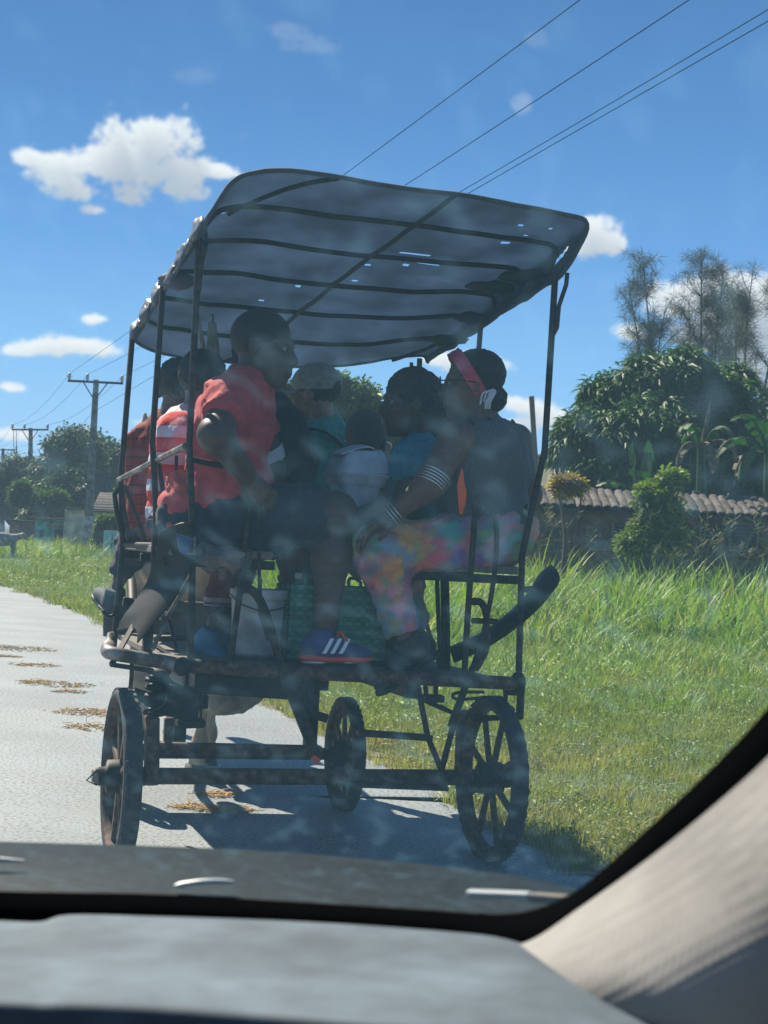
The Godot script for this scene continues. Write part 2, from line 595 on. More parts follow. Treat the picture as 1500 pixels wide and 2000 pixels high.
# ---------------------------------------------------------------- textures and materials
func setup_materials() -> void:
	fbm.noise_type = FastNoiseLite.TYPE_SIMPLEX_SMOOTH
	fbm.frequency = 1.0
	fbm.fractal_octaves = 3
	noise_tex("fine", 512, 0.06, 0.62, 1.0, 4)
	noise_tex("soft", 512, 0.012, 0.7, 1.0, 3)
	noise_tex("patch", 512, 0.008, 0.45, 1.0, 5)
	noise_tex("tone", 512, 0.01, 0.84, 1.0, 5)
	noise_tex("speck", 512, 0.16, 0.35, 1.0, 2)
	noise_tex("grit", 1024, 0.11, 0.0, 1.0, 3, FastNoiseLite.TYPE_SIMPLEX_SMOOTH, [[0.0, Color(0.40, 0.41, 0.43)], [0.30, Color(0.58, 0.59, 0.61)], [0.38, Color(0.83, 0.83, 0.83)], [0.62, Color(0.9, 0.9, 0.88)], [1.0, Color(1, 1, 1)]])
	noise_tex("cell", 512, 0.05, 0.3, 1.0, 2, FastNoiseLite.TYPE_CELLULAR)
	noise_tex("rust", 512, 0.014, 0, 0, 5, FastNoiseLite.TYPE_SIMPLEX_SMOOTH, [[0.0, Color(0.13, 0.11, 0.10)], [0.42, Color(0.22, 0.16, 0.13)], [0.58, Color(0.37, 0.265, 0.20)], [0.72, Color(0.36, 0.33, 0.32)], [1.0, Color(0.55, 0.47, 0.40)]])
	noise_tex("oldpaint", 512, 0.012, 0, 0, 5, FastNoiseLite.TYPE_SIMPLEX_SMOOTH, [[0.0, Color(0.17, 0.12, 0.10)], [0.40, Color(0.28, 0.20, 0.16)], [0.5, Color(0.46, 0.44, 0.42)], [0.8, Color(0.62, 0.60, 0.57)], [1.0, Color(0.42, 0.3, 0.22)]])
	var dye := [Color(0.52, 0.36, 0.70), Color(0.90, 0.36, 0.46), Color(0.93, 0.66, 0.30), Color(0.60, 0.74, 0.32), Color(0.25, 0.60, 0.50), Color(0.38, 0.68, 0.82), Color(0.93, 0.66, 0.74), Color(0.35, 0.22, 0.48)]
	var dn := FastNoiseLite.new()
	dn.frequency = 0.02
	dn.fractal_octaves = 3
	dn.domain_warp_enabled = true
	dn.domain_warp_amplitude = 22.0
	dn.domain_warp_frequency = 0.012
	var di := Image.create(256, 256, false, Image.FORMAT_RGB8)
	for y in 256:
		for x in 256:
			var acc := Color(0, 0, 0)
			var tw := 0.0
			for k in dye.size():
				var w := exp(11.0 * dn.get_noise_3d(x, y, k * 150.0))
				acc += dye[k] * w
				tw += w
			di.set_pixel(x, y, acc / tw)
	image_tex("dye", di)
	noise_tex("soil", 1024, 0.02, 0, 0, 5, FastNoiseLite.TYPE_SIMPLEX_SMOOTH, [[0.0, Color(0.20, 0.23, 0.11)], [0.4, Color(0.30, 0.34, 0.16)], [0.62, Color(0.42, 0.42, 0.22)], [0.8, Color(0.50, 0.44, 0.30)], [1.0, Color(0.60, 0.53, 0.40)]])
	noise_tex("wallstone", 512, 0.011, 0, 0, 4, FastNoiseLite.TYPE_CELLULAR, [[0.0, Color(0.50, 0.42, 0.36)], [0.5, Color(0.66, 0.57, 0.50)], [1.0, Color(0.76, 0.70, 0.64)]])
	# striped and checked cloth
	var st := Image.create(8, 256, false, Image.FORMAT_RGB8)
	for y in 256: st.fill_rect(Rect2i(0, y, 8, 1), Color(0.80, 0.80, 0.84) if y % 64 >= 36 else Color(0.80, 0.10, 0.10))
	image_tex("stripes", st)
	var pl := Image.create(256, 256, false, Image.FORMAT_RGB8)
	for y in 256:
		for x in 256:
			var k := 1.0
			if y % 32 < 5: k *= 0.55
			if x % 32 < 5: k *= 0.7
			pl.set_pixel(x, y, Color(0.52 * k, 0.14 * k, 0.12 * k))
	image_tex("checks", pl)
	var lg := Image.create(8, 256, false, Image.FORMAT_RGB8)
	for y in 256:
		var b := y % 128
		lg.fill_rect(Rect2i(0, y, 8, 1), Color(0.62, 0.60, 0.60) if b < 14 or (b > 20 and b < 26) else (Color(0.16, 0.12, 0.16) if b < 50 else Color(0.45, 0.10, 0.12)))
	image_tex("legstripes", lg)
	var wv := Image.create(64, 64, false, Image.FORMAT_RGB8)
	for y in 64:
		for x in 64:
			var u := sin(x * TAU / 8.0)
			var w := sin(y * TAU / 8.0)
			var s := 0.75 + 0.2 * (u if (x / 8 + y / 8) % 2 == 0 else w)
			wv.set_pixel(x, y, Color(s, s, s))
	image_tex("weave", wv)
	var rb := Image.create(32, 32, false, Image.FORMAT_RGB8)
	for y in 32:
		for x in 32:
			var s := 0.5 + 0.35 * sin((x + y) * TAU / 8.0) + 0.12 * sin((x - y) * TAU / 16.0)
			rb.set_pixel(x, y, Color(s, s, s))
	image_tex("ribbed", rb)
	M.road = mat(lin(0.325, 0.362, 0.382), 0.62, {"tex": "grit", "scale": 0.42, "world": true, "bump": "grit", "depth": 0.02, "detail": "tone", "dscale": 0.17, "spec": 0.5})
	M.soil = mat(lin(0.62, 0.62, 0.6), 0.95, {"tex": "soil", "scale": 0.35, "world": true, "bump": "fine", "depth": 2.0, "detail": "fine", "dscale": 2.0})
	M.grass = mat(Color(1, 1, 1), 0.55, {"vc": true, "back": Color(0.85, 0.85, 0.5), "spec": 0.42})
	M.leaf = mat(Color(1, 1, 1), 0.5, {"vc": true, "back": Color(0.7, 0.85, 0.35), "spec": 0.32})
	M.needle = mat(Color(1, 1, 1), 0.8, {"vc": true, "back": Color(0.5, 0.55, 0.35), "spec": 0.3})
	M.straw = mat(Color(1, 1, 1), 0.9, {"vc": true})
	M.bark = mat(lin(0.16, 0.13, 0.10), 0.9, {"tex": "fine", "scale": 2.0, "bump": "fine", "depth": 2.0})
	M.iron = mat(Color(0.62, 0.6, 0.6), 0.62, {"tex": "rust", "scale": 2.6, "metal": 0.35, "bump": "fine", "depth": 0.1})
	M.iron_dark = mat(Color(0.42, 0.42, 0.44), 0.6, {"tex": "rust", "scale": 3.4, "metal": 0.4, "bump": "fine", "depth": 0.12})
	M.rust = mat(Color(1.0, 0.93, 0.88), 0.78, {"tex": "rust", "scale": 3.0, "metal": 0.15, "bump": "fine", "depth": 0.15})
	M.pipe = mat(Color(1, 1, 1), 0.5, {"tex": "oldpaint", "scale": 1.6, "metal": 0.2, "bump": "soft", "depth": 0.1})
	M.wood = mat(lin(0.26, 0.22, 0.18), 0.8, {"tex": "fine", "scale": 2.5, "aniso": Vector3(1, 6, 6), "bump": "fine", "depth": 0.3})
	M.rubber = mat(lin(0.045, 0.045, 0.048), 0.75, {"tex": "soft", "scale": 4.0, "bump": "fine", "depth": 0.15})
	M.tarp = mat(lin(0.080, 0.116, 0.158), 0.75, {"tex": "patch", "scale": 0.7, "bump": "soft", "depth": 0.3, "back": Color(0.74, 0.82, 0.96)})
	M.tarp_hem = mat(lin(0.07, 0.085, 0.11), 0.8, {"tex": "soft", "scale": 2.0})
	M.clip = mat(lin(0.12, 0.145, 0.19), 0.5, {"tex": "soft", "scale": 6.0})
	M.fender = mat(lin(0.10, 0.108, 0.105), 0.6, {"tex": "patch", "scale": 2.2, "metal": 0.3, "detail": "rust", "dscale": 1.0})
	M.blue_tin = mat(lin(0.05, 0.13, 0.30), 0.5, {"tex": "patch", "scale": 4.0})
	M.skin_dark = mat(lin(0.105, 0.060, 0.043), 0.5, {"tex": "soft", "scale": 5.0, "spec": 0.45})
	M.skin_brown = mat(lin(0.17, 0.095, 0.066), 0.52, {"tex": "soft", "scale": 5.0, "spec": 0.45})
	M.skin_tan = mat(lin(0.30, 0.17, 0.12), 0.55, {"tex": "soft", "scale": 5.0})
	M.hair = mat(lin(0.014, 0.012, 0.012), 0.6, {"bump": "speck", "scale": 6.0, "depth": 0.5})
	M.hair_grey = mat(lin(0.10, 0.10, 0.10), 0.7, {"bump": "speck", "scale": 6.0, "depth": 0.5})
	M.eye = mat(lin(0.22, 0.2, 0.18), 0.5, {"spec": 0.2})
	M.pupil = mat(lin(0.01, 0.008, 0.006), 0.2)
	M.polo = mat(lin(0.62, 0.062, 0.075), 0.85, {"tex": "soft", "scale": 4.0, "rim": 0.4, "back": Color(0.3, 0.06, 0.06)})
	M.denim = mat(lin(0.028, 0.036, 0.055), 0.9, {"tex": "soft", "scale": 4.0, "rim": 0.3})
	M.black_cloth = mat(lin(0.016, 0.018, 0.024), 0.9, {"tex": "soft", "scale": 4.0, "rim": 0.3})
	M.teal_cloth = mat(lin(0.03, 0.34, 0.32), 0.85, {"tex": "soft", "scale": 4.0, "rim": 0.3})
	M.blue_cloth = mat(lin(0.03, 0.32, 0.44), 0.85, {"tex": "soft", "scale": 4.0, "rim": 0.3})
	M.ochre_cloth = mat(lin(0.30, 0.22, 0.08), 0.85, {"tex": "soft", "scale": 4.0})
	M.grey_cloth = mat(lin(0.18, 0.205, 0.21), 0.9, {"tex": "speck", "scale": 2.6, "aniso": Vector3(0.5, 2.0, 0.5), "rim": 0.3})
	M.striped = mat(Color(1, 1, 1), 0.85, {"tex": "stripes", "scale": 2.6, "back": Color(0.3, 0.2, 0.2)})
	M.checked = mat(Color(1, 1, 1), 0.88, {"tex": "checks", "scale": 3.4, "back": Color(0.25, 0.1, 0.1)})
	M.coral = mat(lin(0.62, 0.10, 0.085), 0.85, {"tex": "soft", "scale": 4.0, "back": Color(0.3, 0.06, 0.06)})
	M.leg_stripe = mat(Color(1, 1, 1), 0.9, {"tex": "legstripes", "scale": 3.4})
	M.tie_dye = mat(Color(0.97, 0.95, 0.92), 0.85, {"tex": "dye", "scale": 0.75, "rim": 0.2})
	M.orange = mat(lin(0.80, 0.11, 0.03), 0.6)
	M.pink = mat(lin(0.60, 0.08, 0.14), 0.8, {"tex": "soft", "scale": 5.0})
	M.white_cloth = mat(lin(0.55, 0.55, 0.58), 0.85)
	M.cap = mat(lin(0.36, 0.36, 0.32), 0.9, {"tex": "soft", "scale": 5.0})
	M.silver = mat(lin(0.6, 0.62, 0.62), 0.3, {"metal": 0.9})
	M.shoe_blue = mat(lin(0.035, 0.055, 0.20), 0.7, {"tex": "soft", "scale": 4.0})
	M.shoe_red = mat(lin(0.62, 0.07, 0.055), 0.6)
	M.shoe_black = mat(lin(0.016, 0.016, 0.017), 0.6)
	M.shoe_grey = mat(lin(0.06, 0.085, 0.115), 0.8, {"tex": "speck", "scale": 5.0})
	M.stripe_white = mat(lin(0.62, 0.64, 0.64), 0.6)
	M.sandal = mat(lin(0.03, 0.16, 0.30), 0.6)
	M.bin_grey = mat(lin(0.66, 0.74, 0.82), 0.45, {"tex": "soft", "scale": 2.0})
	M.bucket_white = mat(lin(0.62, 0.62, 0.60), 0.5, {"tex": "patch", "scale": 1.6})
	M.green_weave = mat(lin(0.025, 0.24, 0.15), 0.5, {"tex": "soft", "scale": 3.0})
	M.green_light = mat(lin(0.045, 0.34, 0.22), 0.45, {"tex": "soft", "scale": 3.0})
	M.bottle = mat(lin(0.12, 0.20, 0.18), 0.2)
	M.rag = mat(lin(0.34, 0.28, 0.24), 0.9, {"tex": "patch", "scale": 3.0})
	M.hide = mat(lin(0.66, 0.50, 0.34), 0.8, {"tex": "patch", "scale": 1.3, "bump": "speck", "depth": 0.2})
	M.hide_brown = mat(lin(0.20, 0.10, 0.055), 0.8, {"tex": "patch", "scale": 2.0})
	M.hoof = mat(lin(0.03, 0.025, 0.02), 0.6)
	M.sack = mat(lin(0.60, 0.56, 0.48), 0.85, {"back": Color(0.7, 0.66, 0.56), "tex": "patch", "scale": 2.0, "bump": "soft", "depth": 1.0})
	M.leather = mat(lin(0.03, 0.022, 0.018), 0.6)
	M.concrete = mat(lin(0.24, 0.225, 0.20), 0.9, {"tex": "patch", "scale": 0.6, "bump": "fine", "depth": 0.5})
	M.whitewash = mat(lin(0.60, 0.60, 0.58), 0.9, {"tex": "patch", "scale": 0.8})
	M.ceramic = mat(lin(0.5, 0.48, 0.44), 0.4)
	M.wire = mat(lin(0.012, 0.012, 0.013), 1.0, {"spec": 0.0})
	M.cream_wall = mat(lin(0.80, 0.74, 0.52), 0.9, {"tex": "patch", "scale": 0.3, "bump": "fine", "depth": 0.4})
	M.cream_pale = mat(lin(0.80, 0.75, 0.58), 0.9, {"tex": "patch", "scale": 0.3})
	M.turquoise = mat(lin(0.18, 0.66, 0.58), 0.9, {"tex": "patch", "scale": 0.5})
	M.shack = mat(lin(0.52, 0.38, 0.26), 0.9, {"tex": "patch", "scale": 0.6})
	M.stone_wall = mat(Color(0.92, 0.88, 0.84), 0.95, {"tex": "wallstone", "scale": 0.5, "bump": "wallstone", "depth": 3.0, "detail": "patch", "dscale": 0.4})
	M.stone = mat(lin(0.40, 0.33, 0.27), 0.95, {"tex": "patch", "scale": 1.0, "bump": "fine", "depth": 1.0})
	M.tile = mat(lin(0.15, 0.12, 0.105), 0.9, {"tex": "patch", "scale": 1.2, "bump": "fine", "depth": 0.5})
	M.tile_dark = mat(lin(0.075, 0.063, 0.058), 0.9, {"tex": "patch", "scale": 1.5, "bump": "fine", "depth": 0.5})
	M.tile_pale = mat(lin(0.22, 0.19, 0.17), 0.9, {"tex": "patch", "scale": 1.4, "bump": "fine", "depth": 0.5})
	M.shutter = mat(lin(0.07, 0.075, 0.075), 0.8)
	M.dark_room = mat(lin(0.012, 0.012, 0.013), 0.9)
	M.sign_board = mat(lin(0.30, 0.68, 0.63), 0.7, {"tex": "tone", "scale": 0.6})
	M.lettering = mat(lin(0.02, 0.03, 0.03), 0.8)
	M.banana = mat(lin(0.065, 0.15, 0.03), 0.5, {"tex": "soft", "scale": 1.5, "back": Color(0.55, 0.8, 0.25), "spec": 0.5})
	M.banana_dry = mat(lin(0.30, 0.24, 0.15), 0.9, {"tex": "patch", "scale": 1.5})
	M.dash = mat(lin(0.145, 0.205, 0.255), 0.8, {"tex": "tone", "scale": 5.0, "bump": "speck", "depth": 0.02, "detail": "soft", "dscale": 1.1})
	M.trim = mat(lin(0.385, 0.37, 0.352), 0.8, {"bump": "ribbed", "scale": 36.0, "depth": 0.07, "detail": "soft", "dscale": 1.4})
	M.seal = mat(lin(0.003, 0.0035, 0.004), 1.0, {"spec": 0.0})
	M.hood = mat(lin(0.030, 0.050, 0.056), 0.6, {"tex": "patch", "scale": 7.0, "detail": "cell", "dscale": 5.0, "spec": 0.22})
	M.wiper = mat(lin(0.5, 0.52, 0.52), 0.35, {"metal": 0.5})
	M.headliner = mat(lin(0.36, 0.34, 0.31), 0.95)
	# a film of road dust on the glass: smears, blotches and fine specks, thin enough to see through
	var dw := 1024
	var du := Image.create(dw, dw, false, Image.FORMAT_RGBA8)
	var n1 := FastNoiseLite.new()
	n1.frequency = 0.006; n1.fractal_octaves = 4; n1.seed = 4
	var n2 := FastNoiseLite.new()
	n2.frequency = 0.015; n2.fractal_octaves = 2; n2.seed = 8
	var n3 := FastNoiseLite.new()
	n3.noise_type = FastNoiseLite.TYPE_CELLULAR
	n3.frequency = 0.028; n3.seed = 21
	for y in dw:
		for x in dw:
			var a := 0.155 + 0.045 * n1.get_noise_2d(x, y)
			var b := n2.get_noise_2d(x, y * 0.8) + 0.5 * n1.get_noise_2d(x * 1.7 + 900, y * 1.7)
			a += 0.24 * smoothstep(0.08, 0.95, b)
			var s := n3.get_noise_2d(x, y)
			if s < -0.86 and n1.get_noise_2d(x * 2.0, y * 2.0 + 500) > 0.12: a += 0.05
			du.set_pixel(x, y, Color(0.58, 0.80, 0.93, clampf(a, 0.0, 1.0)))
	image_tex("dust", du)
	var gl := StandardMaterial3D.new()
	gl.albedo_color = Color(1, 1, 1, 0.28)
	gl.albedo_texture = TX.dust
	gl.transparency = BaseMaterial3D.TRANSPARENCY_ALPHA
	gl.roughness = 0.9
	gl.metallic_specular = 0.1
	gl.backlight_enabled = true
	gl.backlight = Color(1, 1, 1)
	gl.cull_mode = BaseMaterial3D.CULL_DISABLED
	M.glass = gl

# ---------------------------------------------------------------- ground, road, grass
var edge := []   # right edge of the road, from behind the car to far ahead

func edge_x(z: float) -> float:
	for i in edge.size() - 1:
		if edge[i + 1].z <= z and z <= edge[i].z:
			return lerpf(edge[i].x, edge[i + 1].x, (z - edge[i].z) / (edge[i + 1].z - edge[i].z))
	return edge[-1].x

func build_ground() -> void:
	var g := Geo.new()
	var rows := []
	for zz: float in [60.0, 0.0, -20.0, -60.0, -150.0, -600.0, -2500.0]:
		var row := []
		for xx: float in [-2500.0, -400.0, -60.0, -15.0, 0.0, 15.0, 60.0, 400.0, 2500.0]: row.append(Vector3(xx, 0, zz))
		rows.append(row)
	g.sheet(rows, 0.0)
	struct("ground", g, M.soil)
	var keys := [Vector3(10.9, 0, 28), Vector3(5.2, 0, 9), Vector3(0.719, 0.000, -5.479), Vector3(0.338, 0.000, -6.723), Vector3(-0.096, 0.000, -8.166), Vector3(-0.793, 0.000, -10.355), Vector3(-2.118, 0.000, -14.621), Vector3(-3.996, 0.000, -20.387), Vector3(-7.092, 0.000, -28.718), Vector3(-13.5, 0, -46), Vector3(-22, 0, -68), Vector3(-36, 0, -100), Vector3(-70, 0, -165), Vector3(-180, 0, -330)]
	edge = sp(keys, 60)
	var lefts := []
	for i in edge.size():
		var t: Vector3 = (edge[mini(i + 1, edge.size() - 1)] - edge[maxi(i - 1, 0)]).normalized()
		lefts.append(Vector3(t.z, 0, -t.x).normalized())
	for i in edge.size():
		edge[i].x += fbm.get_noise_2d(edge[i].z * 2.2, 4.0) * 0.07 + fbm.get_noise_2d(edge[i].z * 9.0, 14.0) * 0.02
		edge[i].y = 0.006
	var rr := []
	for i in edge.size():
		var left: Vector3 = lefts[i]
		var row := []
		for k in 7: row.append(edge[i] + left * (6.6 * k / 6.0) + Vector3(0, 0.03 * sin(PI * k / 6.0), 0))
		rr.append(row)
	g = Geo.new()
	g.sheet(rr, 0.0)
	struct("road", g, M.road)
	# worn strip of bare earth and gravel along the tarmac
	rr = []
	for i in edge.size():
		var w := 0.16 + 0.14 * fbm.get_noise_2d(edge[i].z * 1.3, 40.0)
		rr.append([edge[i] + Vector3(-0.1, -0.003, 0), edge[i] + Vector3(maxf(w, 0.05), -0.003, 0)])
	g = Geo.new()
	g.sheet(rr, 0.0)
	struct("road_shoulder", g, mat(lin(0.30, 0.25, 0.19), 0.95, {"tex": "grit", "scale": 0.8, "world": true, "bump": "grit", "depth": 1.5}))

func blade(g: Geo, base: Vector3, dir: Vector3, length: float, wid: float, bend: float, seg: int) -> void:
	var side := dir.cross(Vector3.UP)
	if side.length() < 0.01: side = Vector3.RIGHT
	side = side.rotated(Vector3.UP, R(-0.6, 0.6)).normalized()
	var pts := []
	var p := base
	var d := (Vector3.UP * 1.0 + dir * 0.35).normalized()
	for i in seg + 1:
		pts.append(p)
		p += d * (length / seg)
		d = (d + dir * bend / seg - Vector3.UP * bend * 0.9 * float(i) / seg / seg).normalized()
	var first := g.v.size()
	for i in seg + 1:
		var t := float(i) / seg
		var w := wid * (1.0 - t * t) * 0.5
		var tn: Vector3 = (pts[mini(i + 1, seg)] - pts[maxi(i - 1, 0)]).normalized()
		var nn := side.cross(tn).normalized()
		g.put(pts[i] - side * w, nn); g.put(pts[i] + side * w, nn)
	for i in seg:
		var a := first + i * 2
		g.t3(a, a + 1, a + 3)
		if i < seg - 1: g.t3(a, a + 3, a + 2)

func grass_clump(count: int, rad: float, h0: float, h1: float, wid: float, bend: float, seg: int, dry := 0.15) -> ArrayMesh:
	var g := Geo.new()
	for i in count:
		var a := R(0, TAU)
		var rr := sqrt(rng.randf()) * rad
		var out := Vector3(cos(a), 0, sin(a)).rotated(Vector3.UP, R(-1.2, 1.2))
		blade(g, Vector3(cos(a) * rr, -0.005, sin(a) * rr), out * R(0.3, 1.4), R(h0, h1), wid * R(0.7, 1.3), R(0.2, 1.0) * bend, seg)
		var k := R(0.75, 1.25)
		g.tint(Color(1.5 * k, 1.15 * k, 0.9 * k) if rng.randf() < dry else Color(k, k * R(0.94, 1.08), k * 0.9))
	return g.mesh()

func weed_clump(count: int, rad: float, leaf: float) -> ArrayMesh:   # small round-leaved ground plants
	var g := Geo.new()
	for i in count:
		var a := R(0, TAU)
		var rr := sqrt(rng.randf()) * rad
		var c := Vector3(cos(a) * rr, R(0.01, 0.07), sin(a) * rr)
		var d := Vector3(R(-1, 1), R(-0.2, 0.6), R(-1, 1)).normalized()
		leaf_at(g, c, d, leaf * R(0.6, 1.3), leaf * R(0.35, 0.6), 0.3)
		var k := R(0.75, 1.25)
		g.tint(Color(k, k, k))
	return g.mesh()

func leaf_at(g: Geo, base: Vector3, dir: Vector3, length: float, wid: float, droop: float) -> void:
	var side := dir.cross(Vector3.UP)
	side = (side if side.length() > 0.05 else Vector3.RIGHT).normalized().rotated(dir, R(-0.7, 0.7))
	var mid := base + dir * length * 0.5
	var tip := base + dir * length - Vector3.UP * droop * length
	var nn := side.cross(dir).normalized()
	var i := g.put(base, nn); g.put(mid - side * wid * 0.5, (nn - side * 0.35).normalized()); g.put(mid + side * wid * 0.5, (nn + side * 0.35).normalized()); g.put(tip, nn)
	g.t3(i, i + 2, i + 1); g.t3(i + 1, i + 2, i + 3)

func build_grass() -> void:
	rng.seed = 11
	var short := [grass_clump(60, 0.10, 0.035, 0.11, 0.0048, 1.3, 2), grass_clump(54, 0.12, 0.03, 0.085, 0.0052, 1.7, 2, 0.35), weed_clump(60, 0.10, 0.02)]
	var mid := [grass_clump(46, 0.17, 0.10, 0.26, 0.011, 2.2, 4), grass_clump(40, 0.19, 0.12, 0.30, 0.015, 2.6, 4, 0.08)]
	var tall := [grass_clump(34, 0.26, 0.5, 1.05, 0.028, 2.4, 6, 0.05), grass_clump(32, 0.28, 0.35, 0.9, 0.038, 3.2, 6, 0.03)]
	var put := {}
	for k in ["s0", "s1", "s2", "m0", "m1", "t0", "t1"]: put[k] = [[], []]
	var bands := [[4.3, 7.0, 330.0, 1.0], [7.0, 10.0, 230.0, 1.05], [10.0, 14.0, 120.0, 1.25], [14.0, 20.0, 50.0, 1.7], [20.0, 30.0, 22.0, 2.3], [30.0, 48.0, 9.0, 3.2], [48.0, 80.0, 3.5, 4.5]]
	for b in bands:
		var x0: float = minf(edge_x(-b[0]), edge_x(-b[1]))
		var x1: float = b[1] * 0.29 + 0.8
		x0 = maxf(x0, -b[1] * 0.30 - 0.5)
		var n := int((b[1] - b[0]) * (x1 - x0) * b[2])
		for i in n:
			var z := -R(b[0], b[1])
			var x := R(x0, x1)
			var ex := edge_x(z)
			if x < ex + R(0.0, 0.14) or x > -z * 0.29 + 0.8 or x < z * 0.32 - 0.5: continue
			var d := -z
			var az := x / d
			var wild := fbm.get_noise_2d(x * 0.35, z * 0.35)
			var dryness := clampf(0.45 + fbm.get_noise_2d(x * 0.8 + 30.0, z * 0.8) * 0.9 + (0.35 if x - ex < 0.5 else 0.0) + (0.30 if d < 9.5 else 0.0) - d * 0.018, 0.0, 1.0)
			if d < 12.0 and fbm.get_noise_2d(x * 1.9 + 70.0, z * 1.9) < -0.22 and rng.randf() < 0.75: continue   # bare, trodden spots
			var kind := "s"
			var s: float = b[3] * R(0.75, 1.3)
			if az > -0.07:   # the growth rises gradually towards the stone house
				var grow := clampf((d - 10.0 + wild * 5.0) / 12.0, 0.0, 1.0)
				if rng.randf() < grow * 1.1:
					kind = "m"
					s = lerpf(0.45, 1.2, grow) * R(0.7, 1.35)
				if d > 16.5 + wild * 4.0 and rng.randf() < (d - 15.5) * 0.16:
					kind = "t"
					s = lerpf(0.35, 0.95, clampf((d - 15.5) / 7.0, 0.0, 1.0)) * R(0.6, 1.35) * (1.0 + 0.5 * fbm.get_noise_2d(x * 0.6 + 9.0, z * 0.6))
			elif d > 50.0 and rng.randf() < 0.75 + wild:
				kind = "t"
				s = R(0.35, 0.85) * (1.0 + 0.8 * fbm.get_noise_2d(x * 0.5, z * 0.5))
			elif az < -0.17 and absf(d - 38.0 + 2.0 * wild) < 1.6 and rng.randf() < 0.8: continue   # a trodden path
			elif rng.randf() < 0.03 + wild * 0.2:
				kind = "m"
				s = minf(s, 1.0) * 0.6
			if kind == "t" and d < 40 and rng.randf() > 0.85: continue
			var vh := s * (0.62 if kind == "s" and d > 18.0 else 1.0)
			var xf := Transform3D(Basis(Vector3.UP, R(0, TAU)) * Basis.from_scale(Vector3(s, vh * R(0.8, 1.2), s)), Vector3(x, 0.0, z))
			var col := Color(0.235, 0.335, 0.095).lerp(Color(0.42, 0.39, 0.20), dryness * 0.7)
			if kind != "s": col = Color(0.165, 0.33, 0.07).lerp(Color(0.36, 0.40, 0.17), rng.randf() * rng.randf() * 1.4)
			col = col * R(0.75, 1.25)
			var name: String = kind + str(rng.randi_range(0, 1))
			if kind == "s" and rng.randf() < 0.2:
				name = "s2"
				col = Color(0.18, 0.27, 0.085) * R(0.7, 1.25)
			if kind == "m" and rng.randf() < 0.22:
				name = "s2"
				xf.basis = xf.basis.scaled(Vector3(1.5, 2.6, 1.5))
			put[name][0].append(xf); put[name][1].append(col)
	var sets := {"s0": [short[0], "lawn_grass", "short green roadside grass"], "s1": [short[1], "lawn_grass", "short half dry roadside grass"], "s2": [short[2], "ground_weeds", "low round leaved weeds in the roadside grass"], "m0": [mid[0], "meadow_grass", "knee high green grass beyond the verge"], "m1": [mid[1], "meadow_grass", "broader bladed knee high grass beyond the verge"], "t0": [tall[0], "tall_grass", "tall lush grass in front of the tiled stone house"], "t1": [tall[1], "tall_grass", "tall broad bladed arching grass in front of the stone house"]}
	for k in sets:
		var o := many(numbered(sets[k][1]), sets[k][0], M.grass, put[k][0], put[k][1], self)
		meta(o, sets[k][2], "grass")
		o.set_meta("kind", "stuff")
	print("grass ", put["s0"][0].size() + put["s1"][0].size() + put["s2"][0].size(), " ", put["m0"][0].size() + put["m1"][0].size(), " ", put["t0"][0].size() + put["t1"][0].size())
	var sg := Geo.new()
	for i in 90:
		var z := -R(20.0, 27.0)
		var x := R(0.03, 0.30) * -z
		var h := R(1.1, 1.9)
		var lean := Vector3(R(-0.35, 0.35), 0, R(-0.2, 0.2))
		var p := Vector3(x, 0.1, z)
		sg.tube(sp([p, p + Vector3(0, h * 0.6, 0) + lean * 0.3, p + Vector3(0, h, 0) + lean * h * 0.7], 4), 0.004, 3, false)
		sg.tint(Color(0.16, 0.22, 0.06))
		for k in 7:
			var q := p + Vector3(0, h * (0.86 + 0.02 * k), 0) + lean * h * (0.55 + 0.02 * k)
			sg.tube([q, q + Vector3(R(-0.12, 0.12), R(0.02, 0.1), R(-0.1, 0.1))], 0.004, 3, false)
			sg.tint(Color(0.30, 0.30, 0.14))
	var so := part("grass_stalks", sg, M.grass, self)
	meta(so, "thin seeding grass stalks standing above the tall grass", "grass")
	so.set_meta("kind", "stuff")
	# dry stalks lying and leaning in the verge
	var g := Geo.new()
	for i in 900:
		var z := -R(4.6, 16.0)
		var ex := edge_x(z)
		var x := ex + absf(rng.randfn(0.0, 0.9)) + 0.02 if rng.randf() < 0.65 else R(ex, -z * 0.28)
		var d := Vector3(R(-1, 1), R(0.0, 0.45), R(-1, 1)).normalized()
		var p := Vector3(x, 0.02 + R(0, 0.05), z)
		var l := R(0.05, 0.2)
		g.tube([p, p + d * l * 0.5 + Vector3(0, 0.01, 0), p + d * l], R(0.001, 0.0022), 3, false)
		var k := R(0.6, 1.2)
		g.tint(Color(0.40 * k, 0.31 * k, 0.17 * k))
	var st := part("dry_stalks", g, M.straw, self)
	meta(st, "dry straw stalks scattered along the grassy road edge", "straw")
	st.set_meta("kind", "stuff")
	# trodden dung and straw on the tarmac
	for a: Array in [[Vector3(-3.174, 0.000, -13.538), 0.30], [Vector3(-2.669, 0.000, -12.011), 0.16], [Vector3(-2.197, 0.000, -10.639), 0.22], [Vector3(-2.018, 0.000, -10.192), 0.10], [Vector3(-1.650, 0.000, -9.090), 0.20], [Vector3(-1.487, 0.000, -8.415), 0.17], [Vector3(-2.355, 0.000, -10.742), 0.10], [Vector3(-0.643, 0.000, -6.453), 0.07], [Vector3(-0.704, 0.000, -6.116), 0.07], [Vector3(-0.560, 0.000, -6.101), 0.10], [Vector3(-3.048, 0.000, -12.657), 0.12]]:
		g = Geo.new()
